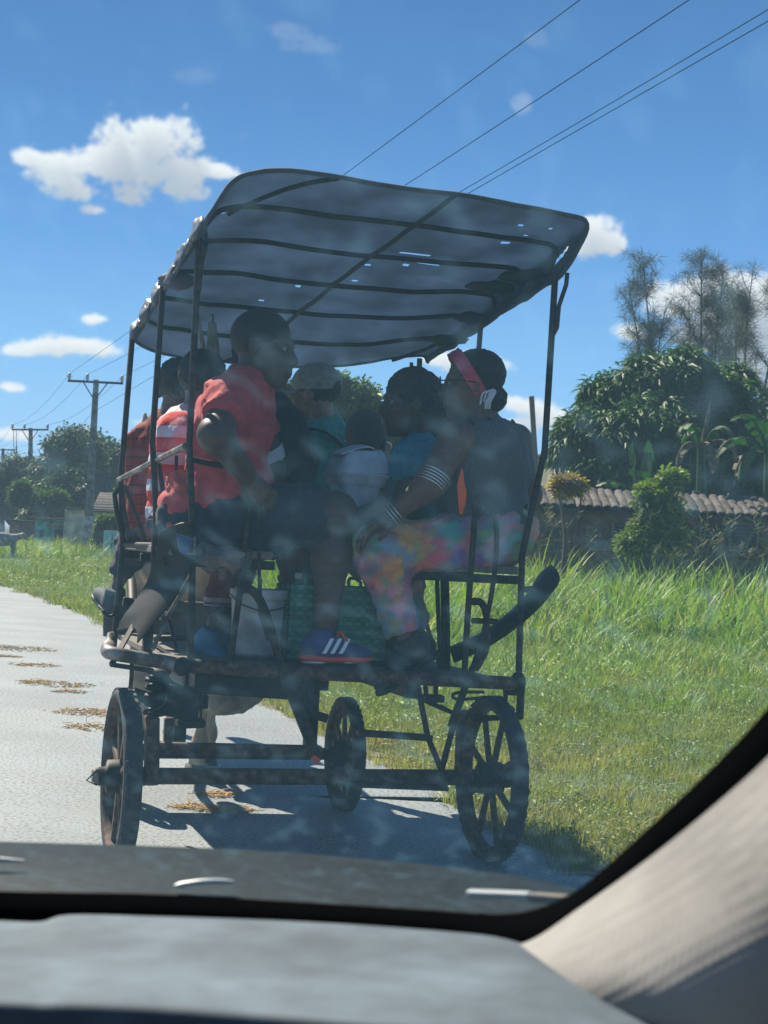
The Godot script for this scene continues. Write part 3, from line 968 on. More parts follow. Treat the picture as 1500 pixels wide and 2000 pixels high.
		for i in int(420 * a[1] / 0.2):
			var an := R(0, TAU)
			var rr: float = a[1] * pow(rng.randf(), 0.7)
			var p := Vector3(cos(an) * rr * 1.25, 0.026 + 0.008 * (1.0 - rr / a[1]) * rng.randf(), sin(an) * rr)
			if fbm.get_noise_3d(p.x * 9 + a[0].x * 7, 0, p.z * 9) < -0.08: continue
			if rng.randf() < 0.25:
				var s := R(0.003, 0.008)
				g.ball(p, Vector3(s * R(1.0, 2.4), s * 0.6, s), Basis(Vector3.UP, R(0, TAU)), 4, 5)
			else: g.box(p, Vector3(R(0.008, 0.04), 0.003, R(0.002, 0.005)), Basis.from_euler(Vector3(R(-0.15, 0.15), R(0, TAU), R(-0.2, 0.2))))
			var k := R(0.6, 1.2)
			g.tint(Color(0.56 * k, 0.38 * k, 0.17 * k))
		for i in 26:
			var an := R(0, TAU)
			var rr: float = a[1] * R(0.3, 1.5)
			var p := Vector3(cos(an) * rr, 0.03, sin(an) * rr)
			var d := Vector3(R(-1, 1), 0.05, R(-1, 1)).normalized()
			g.tube([p, p + d * R(0.02, 0.07)], 0.0015, 3, false)
			g.tint(Color(0.42, 0.28, 0.12))
		var o := part(numbered("dung_patch"), g, M.straw, self)
		o.position = Vector3(a[0].x, 0, a[0].z)
		o.set_meta("kind", "stuff")
		meta(o, "tan trodden dung and straw on the grey tarmac", "dung", "dung patches on the road")

# ---------------------------------------------------------------- trees
func leaf_clump(n: int, rad: float, length: float, wid: float, droop: float) -> ArrayMesh:
	var g := Geo.new()
	for i in n:
		var d := Vector3(rng.randfn(), rng.randfn() * 0.8 + 0.15, rng.randfn()).normalized()
		leaf_at(g, d * rad * R(0.1, 0.8), (d + Vector3(0, -droop, 0)).normalized(), length * R(0.7, 1.2), wid * R(0.8, 1.2), droop * 0.6)
		var k := R(0.7, 1.3)
		g.tint(Color(k * R(0.9, 1.1), k, k * 0.9))
	return g.mesh()

func needle_clump(n: int, length: float) -> ArrayMesh:
	var g := Geo.new()
	for i in n:
		var d := Vector3(rng.randfn(), rng.randfn() * 0.6 + 0.5, rng.randfn()).normalized()
		var p := d * R(0.0, 0.12)
		var side := d.cross(Vector3(R(-1, 1), R(-1, 1), R(-1, 1))).normalized() * 0.0055
		var tip := p + d * length * R(0.5, 1.1) - Vector3(0, length * R(0.0, 0.5), 0)
		var nn := side.cross(d).normalized()
		var i0 := g.put(p - side, nn); g.put(p + side, nn); g.put(tip, nn)
		g.t3(i0, i0 + 1, i0 + 2)
		g.tint(Color.WHITE * R(0.7, 1.3))
	return g.mesh()

func merged(m: ArrayMesh, xfs: Array, cols: Array) -> ArrayMesh:   # one crown out of many leaf sprays
	var a := m.surface_get_arrays(0)
	var v0: PackedVector3Array = a[Mesh.ARRAY_VERTEX]
	var n0: PackedVector3Array = a[Mesh.ARRAY_NORMAL]
	var c0: PackedColorArray = a[Mesh.ARRAY_COLOR]
	var i0: PackedInt32Array = a[Mesh.ARRAY_INDEX]
	var v := PackedVector3Array()
	var n := PackedVector3Array()
	var c := PackedColorArray()
	var ix := PackedInt32Array()
	for k in xfs.size():
		var f := v.size()
		v.append_array(xfs[k] * v0)
		n.append_array(Transform3D(xfs[k].basis.orthonormalized(), Vector3.ZERO) * n0)
		var col: Color = cols[k]
		for q in c0: c.push_back(q * col)
		for q in i0: ix.push_back(f + q)
	var arr := []
	arr.resize(Mesh.ARRAY_MAX)
	arr[Mesh.ARRAY_VERTEX] = v; arr[Mesh.ARRAY_NORMAL] = n; arr[Mesh.ARRAY_COLOR] = c; arr[Mesh.ARRAY_INDEX] = ix
	var o := ArrayMesh.new()
	o.add_surface_from_arrays(Mesh.PRIMITIVE_TRIANGLES, arr)
	return o

func px_lobe(c: Vector3, rx: float, ry: float) -> Array:
	var m := -c.z / 3000.0
	return [c, Vector3(rx * m, ry * m, rx * m * 0.9)]

func tree(called: String, label: String, base: Vector3, lobes: Array, clump: Mesh, n: int, col: Color, cs: float, trunk_r: float, group := "") -> Node3D:
	var t := thing(called, label, "tree", Transform3D(Basis.IDENTITY, base), group)
	var g := Geo.new()
	var mid := Vector3.ZERO
	for l in lobes: mid += l[0]
	mid = mid / lobes.size() - base
	var fork := Vector3(mid.x * 0.3, mid.y * 0.42, mid.z * 0.3)
	g.tube(sp([Vector3(0, -0.2, 0), fork * 0.5 + Vector3(R(-0.1, 0.1), 0, 0), fork], 4), [trunk_r * 1.3, trunk_r * 1.15, trunk_r * 1.1, trunk_r, trunk_r, trunk_r * 0.95, trunk_r * 0.9, trunk_r * 0.85, trunk_r * 0.8], 8)
	for l in lobes:
		var e: Vector3 = l[0] - base
		var m := fork.lerp(e, 0.5) + Vector3(R(-0.2, 0.2), R(0, 0.3), R(-0.2, 0.2))
		g.tube(sp([fork * 0.92, m, e], 4), [trunk_r * 0.6, trunk_r * 0.52, trunk_r * 0.46, trunk_r * 0.4, trunk_r * 0.34, trunk_r * 0.28, trunk_r * 0.22, trunk_r * 0.17, trunk_r * 0.12], 6)
		for k in 4:
			var q := Vector3(rng.randfn(), rng.randfn() * 0.7 + 0.2, rng.randfn()).normalized()
			g.tube([m.lerp(e, 0.4), m.lerp(e, 0.8) + q * l[1] * 0.35, e + q * l[1] * 0.8], [trunk_r * 0.3, trunk_r * 0.2, trunk_r * 0.07], 5)
	part("trunk", g, M.bark, t)
	var total := 0.0
	for l in lobes: total += l[1].x * l[1].y
	var xfs := []
	var cols := []
	for l in lobes:
		for i in int(n * l[1].x * l[1].y / total):
			var q := Vector3(rng.randfn(), rng.randfn(), rng.randfn()).normalized()
			var rr := pow(rng.randf(), 0.4) * (1.0 + 0.22 * fbm.get_noise_3d(q.x * 2.3 + l[0].x, q.y * 2.3, q.z * 2.3 + l[0].y))
			if fbm.get_noise_3d(q.x * 3.1 + l[0].x * 3.0, q.y * 3.1 + 7.0, q.z * 3.1) < -0.28 and rr > 0.55: continue
			var p: Vector3 = l[0] - base + q * l[1] * rr
			if p.y < 0.15: continue
			var s := cs * R(0.7, 1.35)
			xfs.append(Transform3D(Basis.from_euler(Vector3(R(-0.5, 0.5), R(0, TAU), R(-0.5, 0.5))).scaled(Vector3.ONE * s), p))
			cols.append(col * R(0.65, 1.35))
	part("crown", merged(clump, xfs, cols), M.leaf, t)
	return t

func wispy_tree(label: String, base: Vector3, tops: Array, clump: Mesh, col: Color) -> void:
	var t := thing("casuarina_tree", label, "tree", Transform3D(Basis.IDENTITY, base), "casuarina trees behind the mango tree")
	var g := Geo.new()
	var xfs := []
	var cols := []
	for tp: Array in tops:
		var top: Vector3 = tp[0] - base
		var path := sp([Vector3(R(-0.15, 0.15), -0.2, 0), top * 0.35 + Vector3(R(-0.3, 0.3), 0, R(-0.3, 0.3)), top * 0.7 + Vector3(R(-0.25, 0.25), 0, R(-0.2, 0.2)), top], 6)
		var rad := []
		for i in path.size(): rad.append(0.085 * (1.0 - 0.93 * float(i) / path.size()))
		g.tube(path, rad, 6)
		for b in int(tp[1]):
			var f := R(0.42, 1.0)
			var at: Vector3 = path[int(f * (path.size() - 1))]
			var a := R(0, TAU)
			var len_b := R(0.5, 1.5) * (1.25 - f) + 0.3
			var out := Vector3(cos(a), R(0.8, 2.0), sin(a)).normalized()
			var e := at + out * len_b
			var e2 := e + Vector3(out.x, R(-0.3, 0.4), out.z) * len_b * 0.4
			g.tube([at, at.lerp(e, 0.5) + Vector3(R(-0.12, 0.12), R(-0.12, 0.06), R(-0.12, 0.12)), e, e2], [0.016, 0.012, 0.008, 0.003], 4)
			for k in 9:
				var q: Vector3 = at.lerp(e, R(0.3, 1.0)) if rng.randf() < 0.6 else e.lerp(e2, rng.randf())
				xfs.append(Transform3D(Basis.from_euler(Vector3(R(-0.8, 0.8), R(0, TAU), R(-0.8, 0.8))).scaled(Vector3.ONE * R(0.7, 1.3)), q + Vector3(R(-0.12, 0.12), R(-0.12, 0.12), R(-0.12, 0.12))))
				cols.append(col * R(0.6, 1.4))
	part("trunk", g, M.bark, t)
	part("crown", merged(clump, xfs, cols), M.needle, t)

func banana_leaf(parent: Node, base: Vector3, dir: Vector3, length: float, wid: float, droop: float, m: Material, torn := 0.5) -> void:
	var n := 18
	var g := Geo.new()
	var p := base
	var d := dir.normalized()
	var pts := []
	for i in n + 1:
		pts.append(p)
		p += d * length / n
		d = (d - Vector3.UP * droop / n * (0.4 + 1.4 * i / n)).normalized()
	g.tube(pts, [0.03, 0.029, 0.028, 0.027, 0.026, 0.025, 0.024, 0.022, 0.02, 0.018, 0.017, 0.015, 0.014, 0.012, 0.011, 0.01, 0.008, 0.006, 0.004], 5)
	for s: float in [-1.0, 1.0]:
		var hang := R(0.1, 0.6)
		for i in n:
			if i < 2: continue
			var t := float(i) / n
			var w := wid * 0.5 * pow(sin(PI * clampf((t - 0.06) / 0.94, 0, 1)), 0.55) * R(0.88, 1.08)
			var t2 := float(i + 1) / n
			var w2 := wid * 0.5 * pow(maxf(sin(PI * clampf((t2 - 0.06) / 0.94, 0, 1)), 0.0), 0.55)
			if rng.randf() < torn: hang = R(-0.2, 1.3)
			var tn: Vector3 = (pts[i + 1] - pts[i]).normalized()
			var side := tn.cross(Vector3.UP).normalized() * s
			var dn := side.cross(tn) * s
			if dn.y > 0: dn = -dn
			var o := (side * cos(hang) + dn * sin(hang)).normalized()
			var a: Vector3 = pts[i]; var b: Vector3 = pts[i + 1]
			g.quad(a, b, b + o * w2, a + o * w)
	part("leaf", g, m, parent)

func banana_plant(label: String, base: Vector3, h: float, leaves: Array) -> void:
	var t := thing("banana_plant", label, "banana plant", Transform3D(Basis.IDENTITY, base), "banana plants beside the mango tree")
	var g := Geo.new()
	g.tube(sp([Vector3(0, -0.1, 0), Vector3(0.05, h * 0.5, 0), Vector3(0, h, 0)], 4), [0.12, 0.12, 0.115, 0.11, 0.105, 0.1, 0.09, 0.08, 0.07], 10)
	part("stem", g, M.banana, t)
	for l: Array in leaves: banana_leaf(t, Vector3(0, h - 0.1, 0), l[0], l[1], l[2], l[3], M.banana_dry if l.size() > 4 else M.banana)

func build_trees() -> void:
	rng.seed = 23
	var broad := leaf_clump(44, 0.5, 0.22, 0.12, 0.25)
	var mango := leaf_clump(20, 0.20, 0.21, 0.052, 0.6)
	var small := leaf_clump(26, 0.22, 0.14, 0.07, 0.3)
	var needles := needle_clump(17, 0.42)
	# far left, behind the small houses
	tree("shade_tree", "broad dark green tree rising behind the cream house at left", Vector3(-19.038, -0.221, -96.000), [px_lobe(Vector3(-19.392, 6.013, -96.000), 62, 48), px_lobe(Vector3(-17.563, 5.253, -95.000), 50, 50), px_lobe(Vector3(-20.955, 4.371, -97.000), 50, 45), px_lobe(Vector3(-18.532, 3.421, -94.000), 75, 55), px_lobe(Vector3(-16.955, 2.904, -95.000), 45, 60), px_lobe(Vector3(-20.898, 2.539, -95.000), 50, 40)], broad, 1500, Color(0.058, 0.108, 0.034), 1.0, 0.4)
	tree("shade_tree", "dark leafy tree behind the two farther power poles at left", Vector3(-26.211, -0.533, -110.000), [px_lobe(Vector3(-26.327, 4.675, -110.000), 42, 45), px_lobe(Vector3(-27.674, 3.572, -112.000), 45, 50), px_lobe(Vector3(-24.836, 2.679, -108.000), 40, 45), px_lobe(Vector3(-28.623, 3.085, -110.000), 45, 60)], broad, 1000, Color(0.056, 0.105, 0.034), 1.0, 0.4)
	tree("shade_tree", "pale green small tree in front of the turquoise house", Vector3(-19.799, -0.150, -90.000), [px_lobe(Vector3(-19.858, 2.460, -90.000), 24, 20), px_lobe(Vector3(-19.151, 2.707, -90.000), 22, 18), px_lobe(Vector3(-21.330, 2.984, -90.000), 18, 24)], small, 900, Color(0.11, 0.18, 0.05), 1.3, 0.12)
	tree("shade_tree", "green tree seen behind the left bench passengers", Vector3(-14.106, 0.058, -90.000), [px_lobe(Vector3(-15.148, 5.263, -90.000), 40, 34), px_lobe(Vector3(-13.882, 4.126, -90.000), 46, 45), px_lobe(Vector3(-14.706, 2.730, -90.000), 45, 40)], broad, 700, Color(0.038, 0.075, 0.026), 0.9, 0.3)
	# behind the driver
	tree("guava_tree", "speckled green tree behind the man in the teal shirt", Vector3(-0.743, 0.860, -40.000), [px_lobe(Vector3(-0.947, 4.726, -40.000), 50, 45), px_lobe(Vector3(-1.428, 4.969, -40.000), 36, 34), px_lobe(Vector3(-0.512, 4.080, -40.000), 44, 44), px_lobe(Vector3(-1.150, 3.511, -40.000), 60, 55), px_lobe(Vector3(0.112, 3.776, -41.000), 36, 45), px_lobe(Vector3(-2.631, 3.701, -40.000), 50, 60), px_lobe(Vector3(-2.247, 4.701, -42.000), 42, 42), px_lobe(Vector3(-1.962, 2.844, -41.000), 70, 60), px_lobe(Vector3(-0.180, 2.801, -41.000), 60, 50)], small, 3200, Color(0.14, 0.18, 0.05), 1.1, 0.13)
	tree("guava_tree", "distant dark tree glimpsed between the seated women", Vector3(2.779, 0.944, -60.000), [px_lobe(Vector3(2.083, 5.518, -60.000), 34, 40), px_lobe(Vector3(2.494, 4.536, -60.000), 45, 60)], small, 700, Color(0.045, 0.08, 0.024), 1.6, 0.15)
	# right
	tree("mango_tree", "big dense mango tree above the tiled stone house", Vector3(6.529, 1.081, -36.000), [px_lobe(Vector3(6.566, 5.296, -36.000), 75, 50), px_lobe(Vector3(5.631, 4.704, -36.000), 80, 62), px_lobe(Vector3(7.553, 4.805, -36.000), 72, 60), px_lobe(Vector3(4.765, 3.781, -35.500), 68, 62), px_lobe(Vector3(5.981, 3.810, -35.000), 110, 80), px_lobe(Vector3(7.719, 3.849, -36.000), 90, 80), px_lobe(Vector3(5.321, 2.956, -35.000), 85, 55), px_lobe(Vector3(6.707, 2.873, -35.500), 100, 50), px_lobe(Vector3(8.353, 3.160, -36.000), 90, 70), px_lobe(Vector3(4.442, 3.918, -36.000), 34, 36), px_lobe(Vector3(4.926, 4.848, -36.000), 34, 26), px_lobe(Vector3(6.963, 5.800, -36.000), 34, 22), px_lobe(Vector3(8.056, 5.465, -36.500), 40, 26), px_lobe(Vector3(5.891, 5.538, -36.000), 30, 22), px_lobe(Vector3(4.124, 3.540, -36.000), 24, 24)], mango, 7400, Color(0.058, 0.125, 0.028), 1.1, 0.3)
	tree("mango_tree", "dark bushy tree at the right edge behind the banana leaves", Vector3(10.051, 1.225, -40.000), [px_lobe(Vector3(9.897, 4.492, -40.000), 70, 80), px_lobe(Vector3(10.475, 3.585, -40.000), 80, 80), px_lobe(Vector3(9.567, 3.003, -40.000), 70, 50)], mango, 1500, Color(0.036, 0.08, 0.02), 1.2, 0.25)
	var wc := Color(0.10, 0.108, 0.062)
	wispy_tree("thin casuarina with feathery crown leaning over the mango tree's left side", Vector3(8.819, 1.060, -50.000), [[Vector3(8.009, 10.815, -50.000), 40], [Vector3(7.599, 9.953, -50.000), 26], [Vector3(8.835, 9.346, -50.000), 22]], needles, wc)
	wispy_tree("tallest feathery casuarina in the middle of the group", Vector3(10.989, 1.154, -52.000), [[Vector3(10.325, 11.397, -52.000), 44], [Vector3(11.119, 11.176, -52.000), 40], [Vector3(9.961, 9.891, -52.000), 26]], needles, wc)
	wispy_tree("feathery casuarina between the tallest and the forked bare one", Vector3(12.220, 1.198, -54.000), [[Vector3(12.058, 10.320, -54.000), 38], [Vector3(11.363, 9.739, -54.000), 30]], needles, wc)
	wispy_tree("forked sparse casuarina with bare dark trunk at the right edge", Vector3(11.502, 1.221, -48.000), [[Vector3(11.154, 10.286, -48.000), 26], [Vector3(12.139, 9.854, -48.000), 30]], needles, wc)
	banana_plant("banana plant with hanging torn leaves in front of the mango tree", Vector3(6.324, 1.120, -31.000), 2.35, [[Vector3(-0.25, 0.8, 0.3), 1.3, 0.34, 3.4], [Vector3(0.3, 0.9, 0.4), 1.4, 0.36, 3.8], [Vector3(-0.1, 0.7, -0.3), 1.2, 0.34, 3.6], [Vector3(0.12, 1.0, 0.05), 1.0, 0.16, 0.5, 1], [Vector3(0.5, 0.5, 0.2), 1.3, 0.3, 4.4, 1], [Vector3(-0.5, 0.4, 0.4), 1.2, 0.3, 4.4, 1], [Vector3(0.1, 0.4, 0.6), 1.2, 0.3, 4.4, 1]])
	banana_plant("banana plant at the right edge with broad arching leaves", Vector3(7.438, 1.189, -30.000), 2.2, [[Vector3(-0.9, 0.75, 0.3), 1.5, 0.36, 2.6], [Vector3(0.05, 1.0, 0.1), 1.2, 0.34, 1.2], [Vector3(-0.4, 0.9, 0.3), 1.5, 0.36, 2.2], [Vector3(0.7, 0.6, 0.4), 1.4, 0.4, 2.4], [Vector3(-0.6, 0.3, 0.5), 1.3, 0.34, 3.4], [Vector3(-0.7, 0.2, 0.2), 1.2, 0.3, 4.0, 1]])
	banana_plant("young banana plant with two bright upright leaves behind the tiled roof", Vector3(5.250, 1.054, -32.000), 1.45, [[Vector3(-0.12, 1.0, 0.05), 1.15, 0.30, 0.15], [Vector3(0.12, 1.0, 0.1), 1.2, 0.5, 0.1], [Vector3(0.6, 0.8, 0.2), 1.1, 0.36, 1.9], [Vector3(-0.8, 0.7, 0.1), 1.0, 0.3, 1.6]])
	# shrubs by the stone house
	tree("leafy_shrub", "yellow green feathery shrub standing before the stone house", Vector3(4.497, 1.001, -25.000), [px_lobe(Vector3(4.638, 2.386, -25.000), 20, 18), px_lobe(Vector3(4.361, 2.079, -25.000), 34, 26), px_lobe(Vector3(4.579, 1.882, -25.000), 30, 26), px_lobe(Vector3(4.300, 1.617, -25.000), 28, 22), px_lobe(Vector3(4.599, 1.465, -25.000), 36, 30), px_lobe(Vector3(4.104, 1.356, -25.000), 30, 24)], small, 620, Color(0.26, 0.31, 0.075), 0.7, 0.03)
	tree("flowering_shrub", "crooked bare shrub with rusty orange flower head beside the wall", Vector3(2.839, 0.928, -24.000), [px_lobe(Vector3(2.871, 2.212, -24.000), 18, 9), px_lobe(Vector3(2.763, 2.126, -24.000), 14, 12), px_lobe(Vector3(2.986, 2.161, -24.000), 12, 8)], small, 150, Color(0.50, 0.30, 0.09), 0.6, 0.045)
	tree("vine_bush", "vine covered leafy mound beside the green notice board", Vector3(-10.981, -0.017, -60.000), [px_lobe(Vector3(-11.028, 1.518, -61.000), 15, 8), px_lobe(Vector3(-11.269, 1.098, -61.000), 7, 14), px_lobe(Vector3(-11.321, 0.566, -61.000), 8, 20), px_lobe(Vector3(-10.706, 1.575, -61.000), 12, 7), px_lobe(Vector3(-10.500, 1.179, -61.000), 8, 16), px_lobe(Vector3(-11.100, 0.824, -61.500), 12, 30)], small, 800, Color(0.16, 0.20, 0.05), 0.62, 0.04)
	tree("palm_like_shrub", "blurred drooping green foliage left of the man in the cap", Vector3(-2.260, 0.815, -33.000), [px_lobe(Vector3(-2.386, 4.173, -33.000), 26, 26), px_lobe(Vector3(-2.530, 3.779, -33.000), 30, 30), px_lobe(Vector3(-2.341, 3.347, -33.000), 30, 40), px_lobe(Vector3(-2.349, 2.464, -33.000), 40, 60)], mango, 600, Color(0.05, 0.085, 0.028), 1.5, 0.08)
	tree("shade_tree", "far tree line patch behind the cream house on the right", Vector3(6.600, 0.943, -75.000), [px_lobe(Vector3(6.155, 4.802, -75.000), 60, 40), px_lobe(Vector3(4.681, 4.223, -75.000), 60, 40), px_lobe(Vector3(7.711, 3.756, -75.000), 40, 25)], broad, 500, Color(0.04, 0.075, 0.026), 0.8, 0.2)

# ---------------------------------------------------------------- houses, poles, sign
func wall_box(called: String, parent: Node, a: Vector3, b: Vector3, depth: float, m: Material) -> MeshInstance3D:
	# a wall block whose front face runs from corner a (lower left) to b (upper right), going back by depth
	var g := Geo.new()
	g.box(Vector3((a.x + b.x) / 2, (a.y + b.y) / 2, minf(a.z, b.z) - depth / 2), Vector3(absf(b.x - a.x), absf(b.y - a.y), depth), Basis.IDENTITY, 0.02)
	return part(called, g, m, parent)

func tile_mesh(length: float, r: float) -> ArrayMesh:
	var rows := []
	for i in 2:
		var row := []
		for j in 7:
			var a := PI * j / 6.0
			row.append(Vector3(-cos(a) * r * (1.0 - 0.12 * i), sin(a) * r * 0.75, -i * length))
		rows.append(row)
	var g := Geo.new()
	g.sheet(rows, 0.02)
	return g.mesh()

func build_houses() -> void:
	rng.seed = 31
	# low stone house with a barrel tile roof
	var z := -29.0
	var a := Vector3(2.610, 0.849, -29.000)
	var e := Vector3(5.072, 1.955, -29.000)
	var h := thing("stone_house", "low stone house with grey brown barrel tiles behind the tall grass", "house", Transform3D(Basis.IDENTITY, Vector3(a.x, 0, z)))
	var wide := 7.0
	var eave := e.y
	wall_box("wall", h, Vector3(0, -0.05, 0), Vector3(wide, eave, 0), 3.0, M.stone_wall)
	for i in 46:
		var w := R(0.22, 0.5)
		var hh := R(0.14, 0.26)
		var g := Geo.new()
		g.box(Vector3.ZERO, Vector3(w, hh, 0.06), Basis(Vector3.BACK, R(-0.04, 0.04)), 0.02)
		var o := part("stone", g, [M.stone, M.tile_pale, M.stone_wall][i % 3], h)
		o.position = Vector3(0.3 + fmod(i * 0.618 * wide, wide - 0.6), 0.35 + fmod(i * 0.38, eave - 0.55), 0.012 + 0.01 * (i % 3))
	# louvred openings
	for wn: Array in [[Vector3(4.318, 1.742, -29.000), Vector3(4.715, 1.530, -29.000)], [Vector3(5.961, 1.789, -29.000), Vector3(6.473, 1.622, -29.000)], [Vector3(6.522, 1.818, -29.000), Vector3(7.046, 1.372, -29.000)]]:
		var p0: Vector3 = wn[0] - h.position
		var p1: Vector3 = wn[1] - h.position
		var win := group_node("louvre_window", h)
		var g := Geo.new()
		var top := maxf(p0.y, p1.y); var bot := minf(p0.y, p1.y)
		g.box(Vector3((p0.x + p1.x) / 2, (top + bot) / 2, 0.045), Vector3(p1.x - p0.x, top - bot, 0.03))
		part("opening", g, M.dark_room, win)
		g = Geo.new()
		for s: float in [0.0, 1.0]: g.box(Vector3(lerpf(p0.x, p1.x, s), (top + bot) / 2, 0.07), Vector3(0.05, top - bot + 0.05, 0.1), Basis.IDENTITY, 0.005)
		g.box(Vector3((p0.x + p1.x) / 2, bot - 0.02, 0.07), Vector3(p1.x - p0.x, 0.05, 0.12), Basis.IDENTITY, 0.005)
		part("frame", g, M.wood, win)
		var n := int((top - bot) / 0.07)
		for k in n:
			g = Geo.new()
			g.box(Vector3((p0.x + p1.x) / 2, bot + (k + 0.5) * (top - bot) / n, 0.075), Vector3(p1.x - p0.x - 0.06, 0.05, 0.012), Basis(Vector3.RIGHT, 0.6))
			part("slat", g, M.shutter, win)
	var rise := Vector3(5.057, 2.265, -29.000).y - eave + 0.02
	var run := 0.95
	var slope := atan2(rise, run)
	var g2 := Geo.new()
	g2.sheet([[Vector3(-0.2, eave - 0.02, 0.3), Vector3(wide + 0.2, eave - 0.02, 0.3)], [Vector3(-0.2, eave + rise, 0.3 - run), Vector3(wide + 0.2, eave + rise, 0.3 - run)], [Vector3(-0.2, eave + rise - 0.3, -3.2), Vector3(wide + 0.2, eave + rise - 0.3, -3.2)]], 0.06)
	part("roof_deck", g2, M.tile_dark, h)
	var tm := [tile_mesh(0.40, 0.085), tile_mesh(0.40, 0.08), tile_mesh(0.40, 0.09)]
	var cols := int(wide / 0.165)
	for r in 3:
		for c in cols:
			var o := part("roof_tile", tm[rng.randi() % 3], [M.tile, M.tile, M.tile_dark, M.tile_pale][rng.randi() % 4], h)
			var along := 0.32 * r + R(-0.03, 0.03)
			o.transform = Transform3D(Basis(Vector3.RIGHT, slope + 0.05) * Basis(Vector3.UP, R(-0.07, 0.07)), Vector3(-0.1 + c * 0.165 + R(-0.015, 0.015), eave + 0.035 + sin(slope) * along, 0.34 - cos(slope) * along))
	for cx: float in [3.42, 4.10]:
		g2 = Geo.new()
		g2.box(Vector3(cx, eave + rise + 0.08, -0.75), Vector3(0.14, 0.2, 0.14), Basis.IDENTITY, 0.01)
		part("roof_block", g2, M.concrete, h)
	# cream house behind it, turned so that its long side wall faces the sun
	var c0 := Vector3(5.725, 0.938, -46.000)
	var c1 := Vector3(5.565, 4.141, -46.000)
	h = thing("cream_house", "yellow cream house wall beside the leaning post on the right", "house", Transform3D(Basis(Vector3(0.259, 0, 0.966), Vector3.UP, Vector3(-0.966, 0, 0.259)), Vector3(c0.x, 0, -46)))
	wall_box("wall", h, Vector3(-6.6, -0.1, 0), Vector3(0, c1.y, 0), 4.0, M.cream_wall)
	g2 = Geo.new()
	g2.box(Vector3(-3.3, c1.y + 0.06, -1.95), Vector3(7.0, 0.10, 4.2), Basis.IDENTITY, 0.02)
	part("roof", g2, M.tile_dark, h)
	g2 = Geo.new()
	g2.box(Vector3(-3.6, c1.y - 0.95, 0.03), Vector3(0.9, 0.8, 0.08))
	part("window", g2, M.shutter, h)
	g2 = Geo.new()
	g2.box(Vector3(-1.2, c1.y - 1.0, 0.03), Vector3(0.12, 0.5, 0.06))
	part("pipe_stub", g2, M.iron_dark, h)
	g2 = Geo.new()
	g2.beam(Vector3(4.626, 2.339, -46.000), Vector3(4.237, 5.797, -46.000), 0.15, 0.15, 0.01)
	var po := part("leaning_post", g2, M.wood, self)
	meta(po, "bare wooden post rising above the cream house on the right", "post")
	# left: cream house with a tiled roof
	c0 = Vector3(-16.618, 0.094, -80.000); c1 = Vector3(-13.449, 2.128, -80.000)
	h = thing("tiled_house", "plain cream house with weathered tile roof behind the near power pole", "house", Transform3D(Basis.IDENTITY, Vector3(c0.x, 0, -80)))
	wall_box("wall", h, Vector3(0, -0.1, 0), Vector3(5.2, c1.y, 0), 5.0, M.cream_pale)
	g2 = Geo.new()
	var ry := Vector3(-14.303, 3.072, -80.000).y
	g2.sheet([[Vector3(1.45, c1.y - 0.05, 0.3), Vector3(5.5, c1.y - 0.05, 0.3)], [Vector3(1.45, ry, -1.8), Vector3(5.5, ry, -1.8)], [Vector3(1.45, c1.y, -4.2), Vector3(5.5, c1.y, -4.2)]], 0.12)
	part("roof", g2, M.tile, h)
	for r in 7:
		g2 = Geo.new()
		g2.box(Vector3(3.47, lerpf(c1.y, ry, (r + 0.5) / 7.0) + 0.02, lerpf(0.3, -1.8, (r + 0.5) / 7.0)), Vector3(4.05, 0.07, 0.2), Basis(Vector3.RIGHT, atan2(ry - c1.y, 2.1)), 0.01)
		part("tile_row", g2, M.tile_dark if r % 2 == 0 else M.tile, h)
	g2 = Geo.new()
	g2.box(Vector3(0.72, c1.y + 0.05, -1.0), Vector3(1.5, 0.08, 2.6), Basis.IDENTITY, 0.01)
	part("eave", g2, M.concrete, h)
	# turquoise house
	c0 = Vector3(-19.466, -0.066, -86.000); c1 = Vector3(-17.837, 1.569, -86.000)
	h = thing("turquoise_house", "small turquoise house with a dark doorway and flat awning", "house", Transform3D(Basis.IDENTITY, Vector3(c0.x, 0, -86)))
	wall_box("wall", h, Vector3(0, -0.1, 0), Vector3(c1.x - c0.x, c1.y, 0), 4.0, M.turquoise)
	g2 = Geo.new()
	g2.box(Vector3((c1.x - c0.x) / 2, c1.y + 0.05, -1.5), Vector3(c1.x - c0.x + 0.5, 0.1, 4.0), Basis.IDENTITY, 0.02)
	part("roof", g2, M.concrete, h)
	g2 = Geo.new()
	g2.box(Vector3(-18.193, 1.263, -86.000) - h.position + Vector3(0.1, 0, 0.5), Vector3(1.1, 0.1, 1.0), Basis.IDENTITY, 0.02)
	part("awning", g2, M.tile_pale, h)
	g2 = Geo.new()
	g2.box(Vector3(-18.100, 0.637, -86.000) - h.position + Vector3(0, 0, 0.02), Vector3(0.42, 0.8, 0.06))
	part("door", g2, M.dark_room, h)
	g2 = Geo.new()
	g2.box(Vector3(-19.111, 0.756, -86.000) - h.position + Vector3(0, 0, 0.02), Vector3(0.18, 0.4, 0.06))
	part("window", g2, M.shutter, h)
	c0 = Vector3(-22.354, -0.227, -92.000); c1 = Vector3(-21.034, 1.377, -92.000)
	h = thing("shack", "peeling orange and grey shack left of the turquoise house", "shack", Transform3D(Basis.IDENTITY, Vector3(c0.x, 0, -92)))
	wall_box("wall", h, Vector3(0, -0.1, 0), Vector3(c1.x - c0.x, c1.y, 0), 3.0, M.shack)
	g2 = Geo.new()
	g2.box(Vector3((c1.x - c0.x) / 2, c1.y + 0.05, -1.2), Vector3(c1.x - c0.x + 0.5, 0.1, 3.4), Basis(Vector3.BACK, -0.03), 0.02)
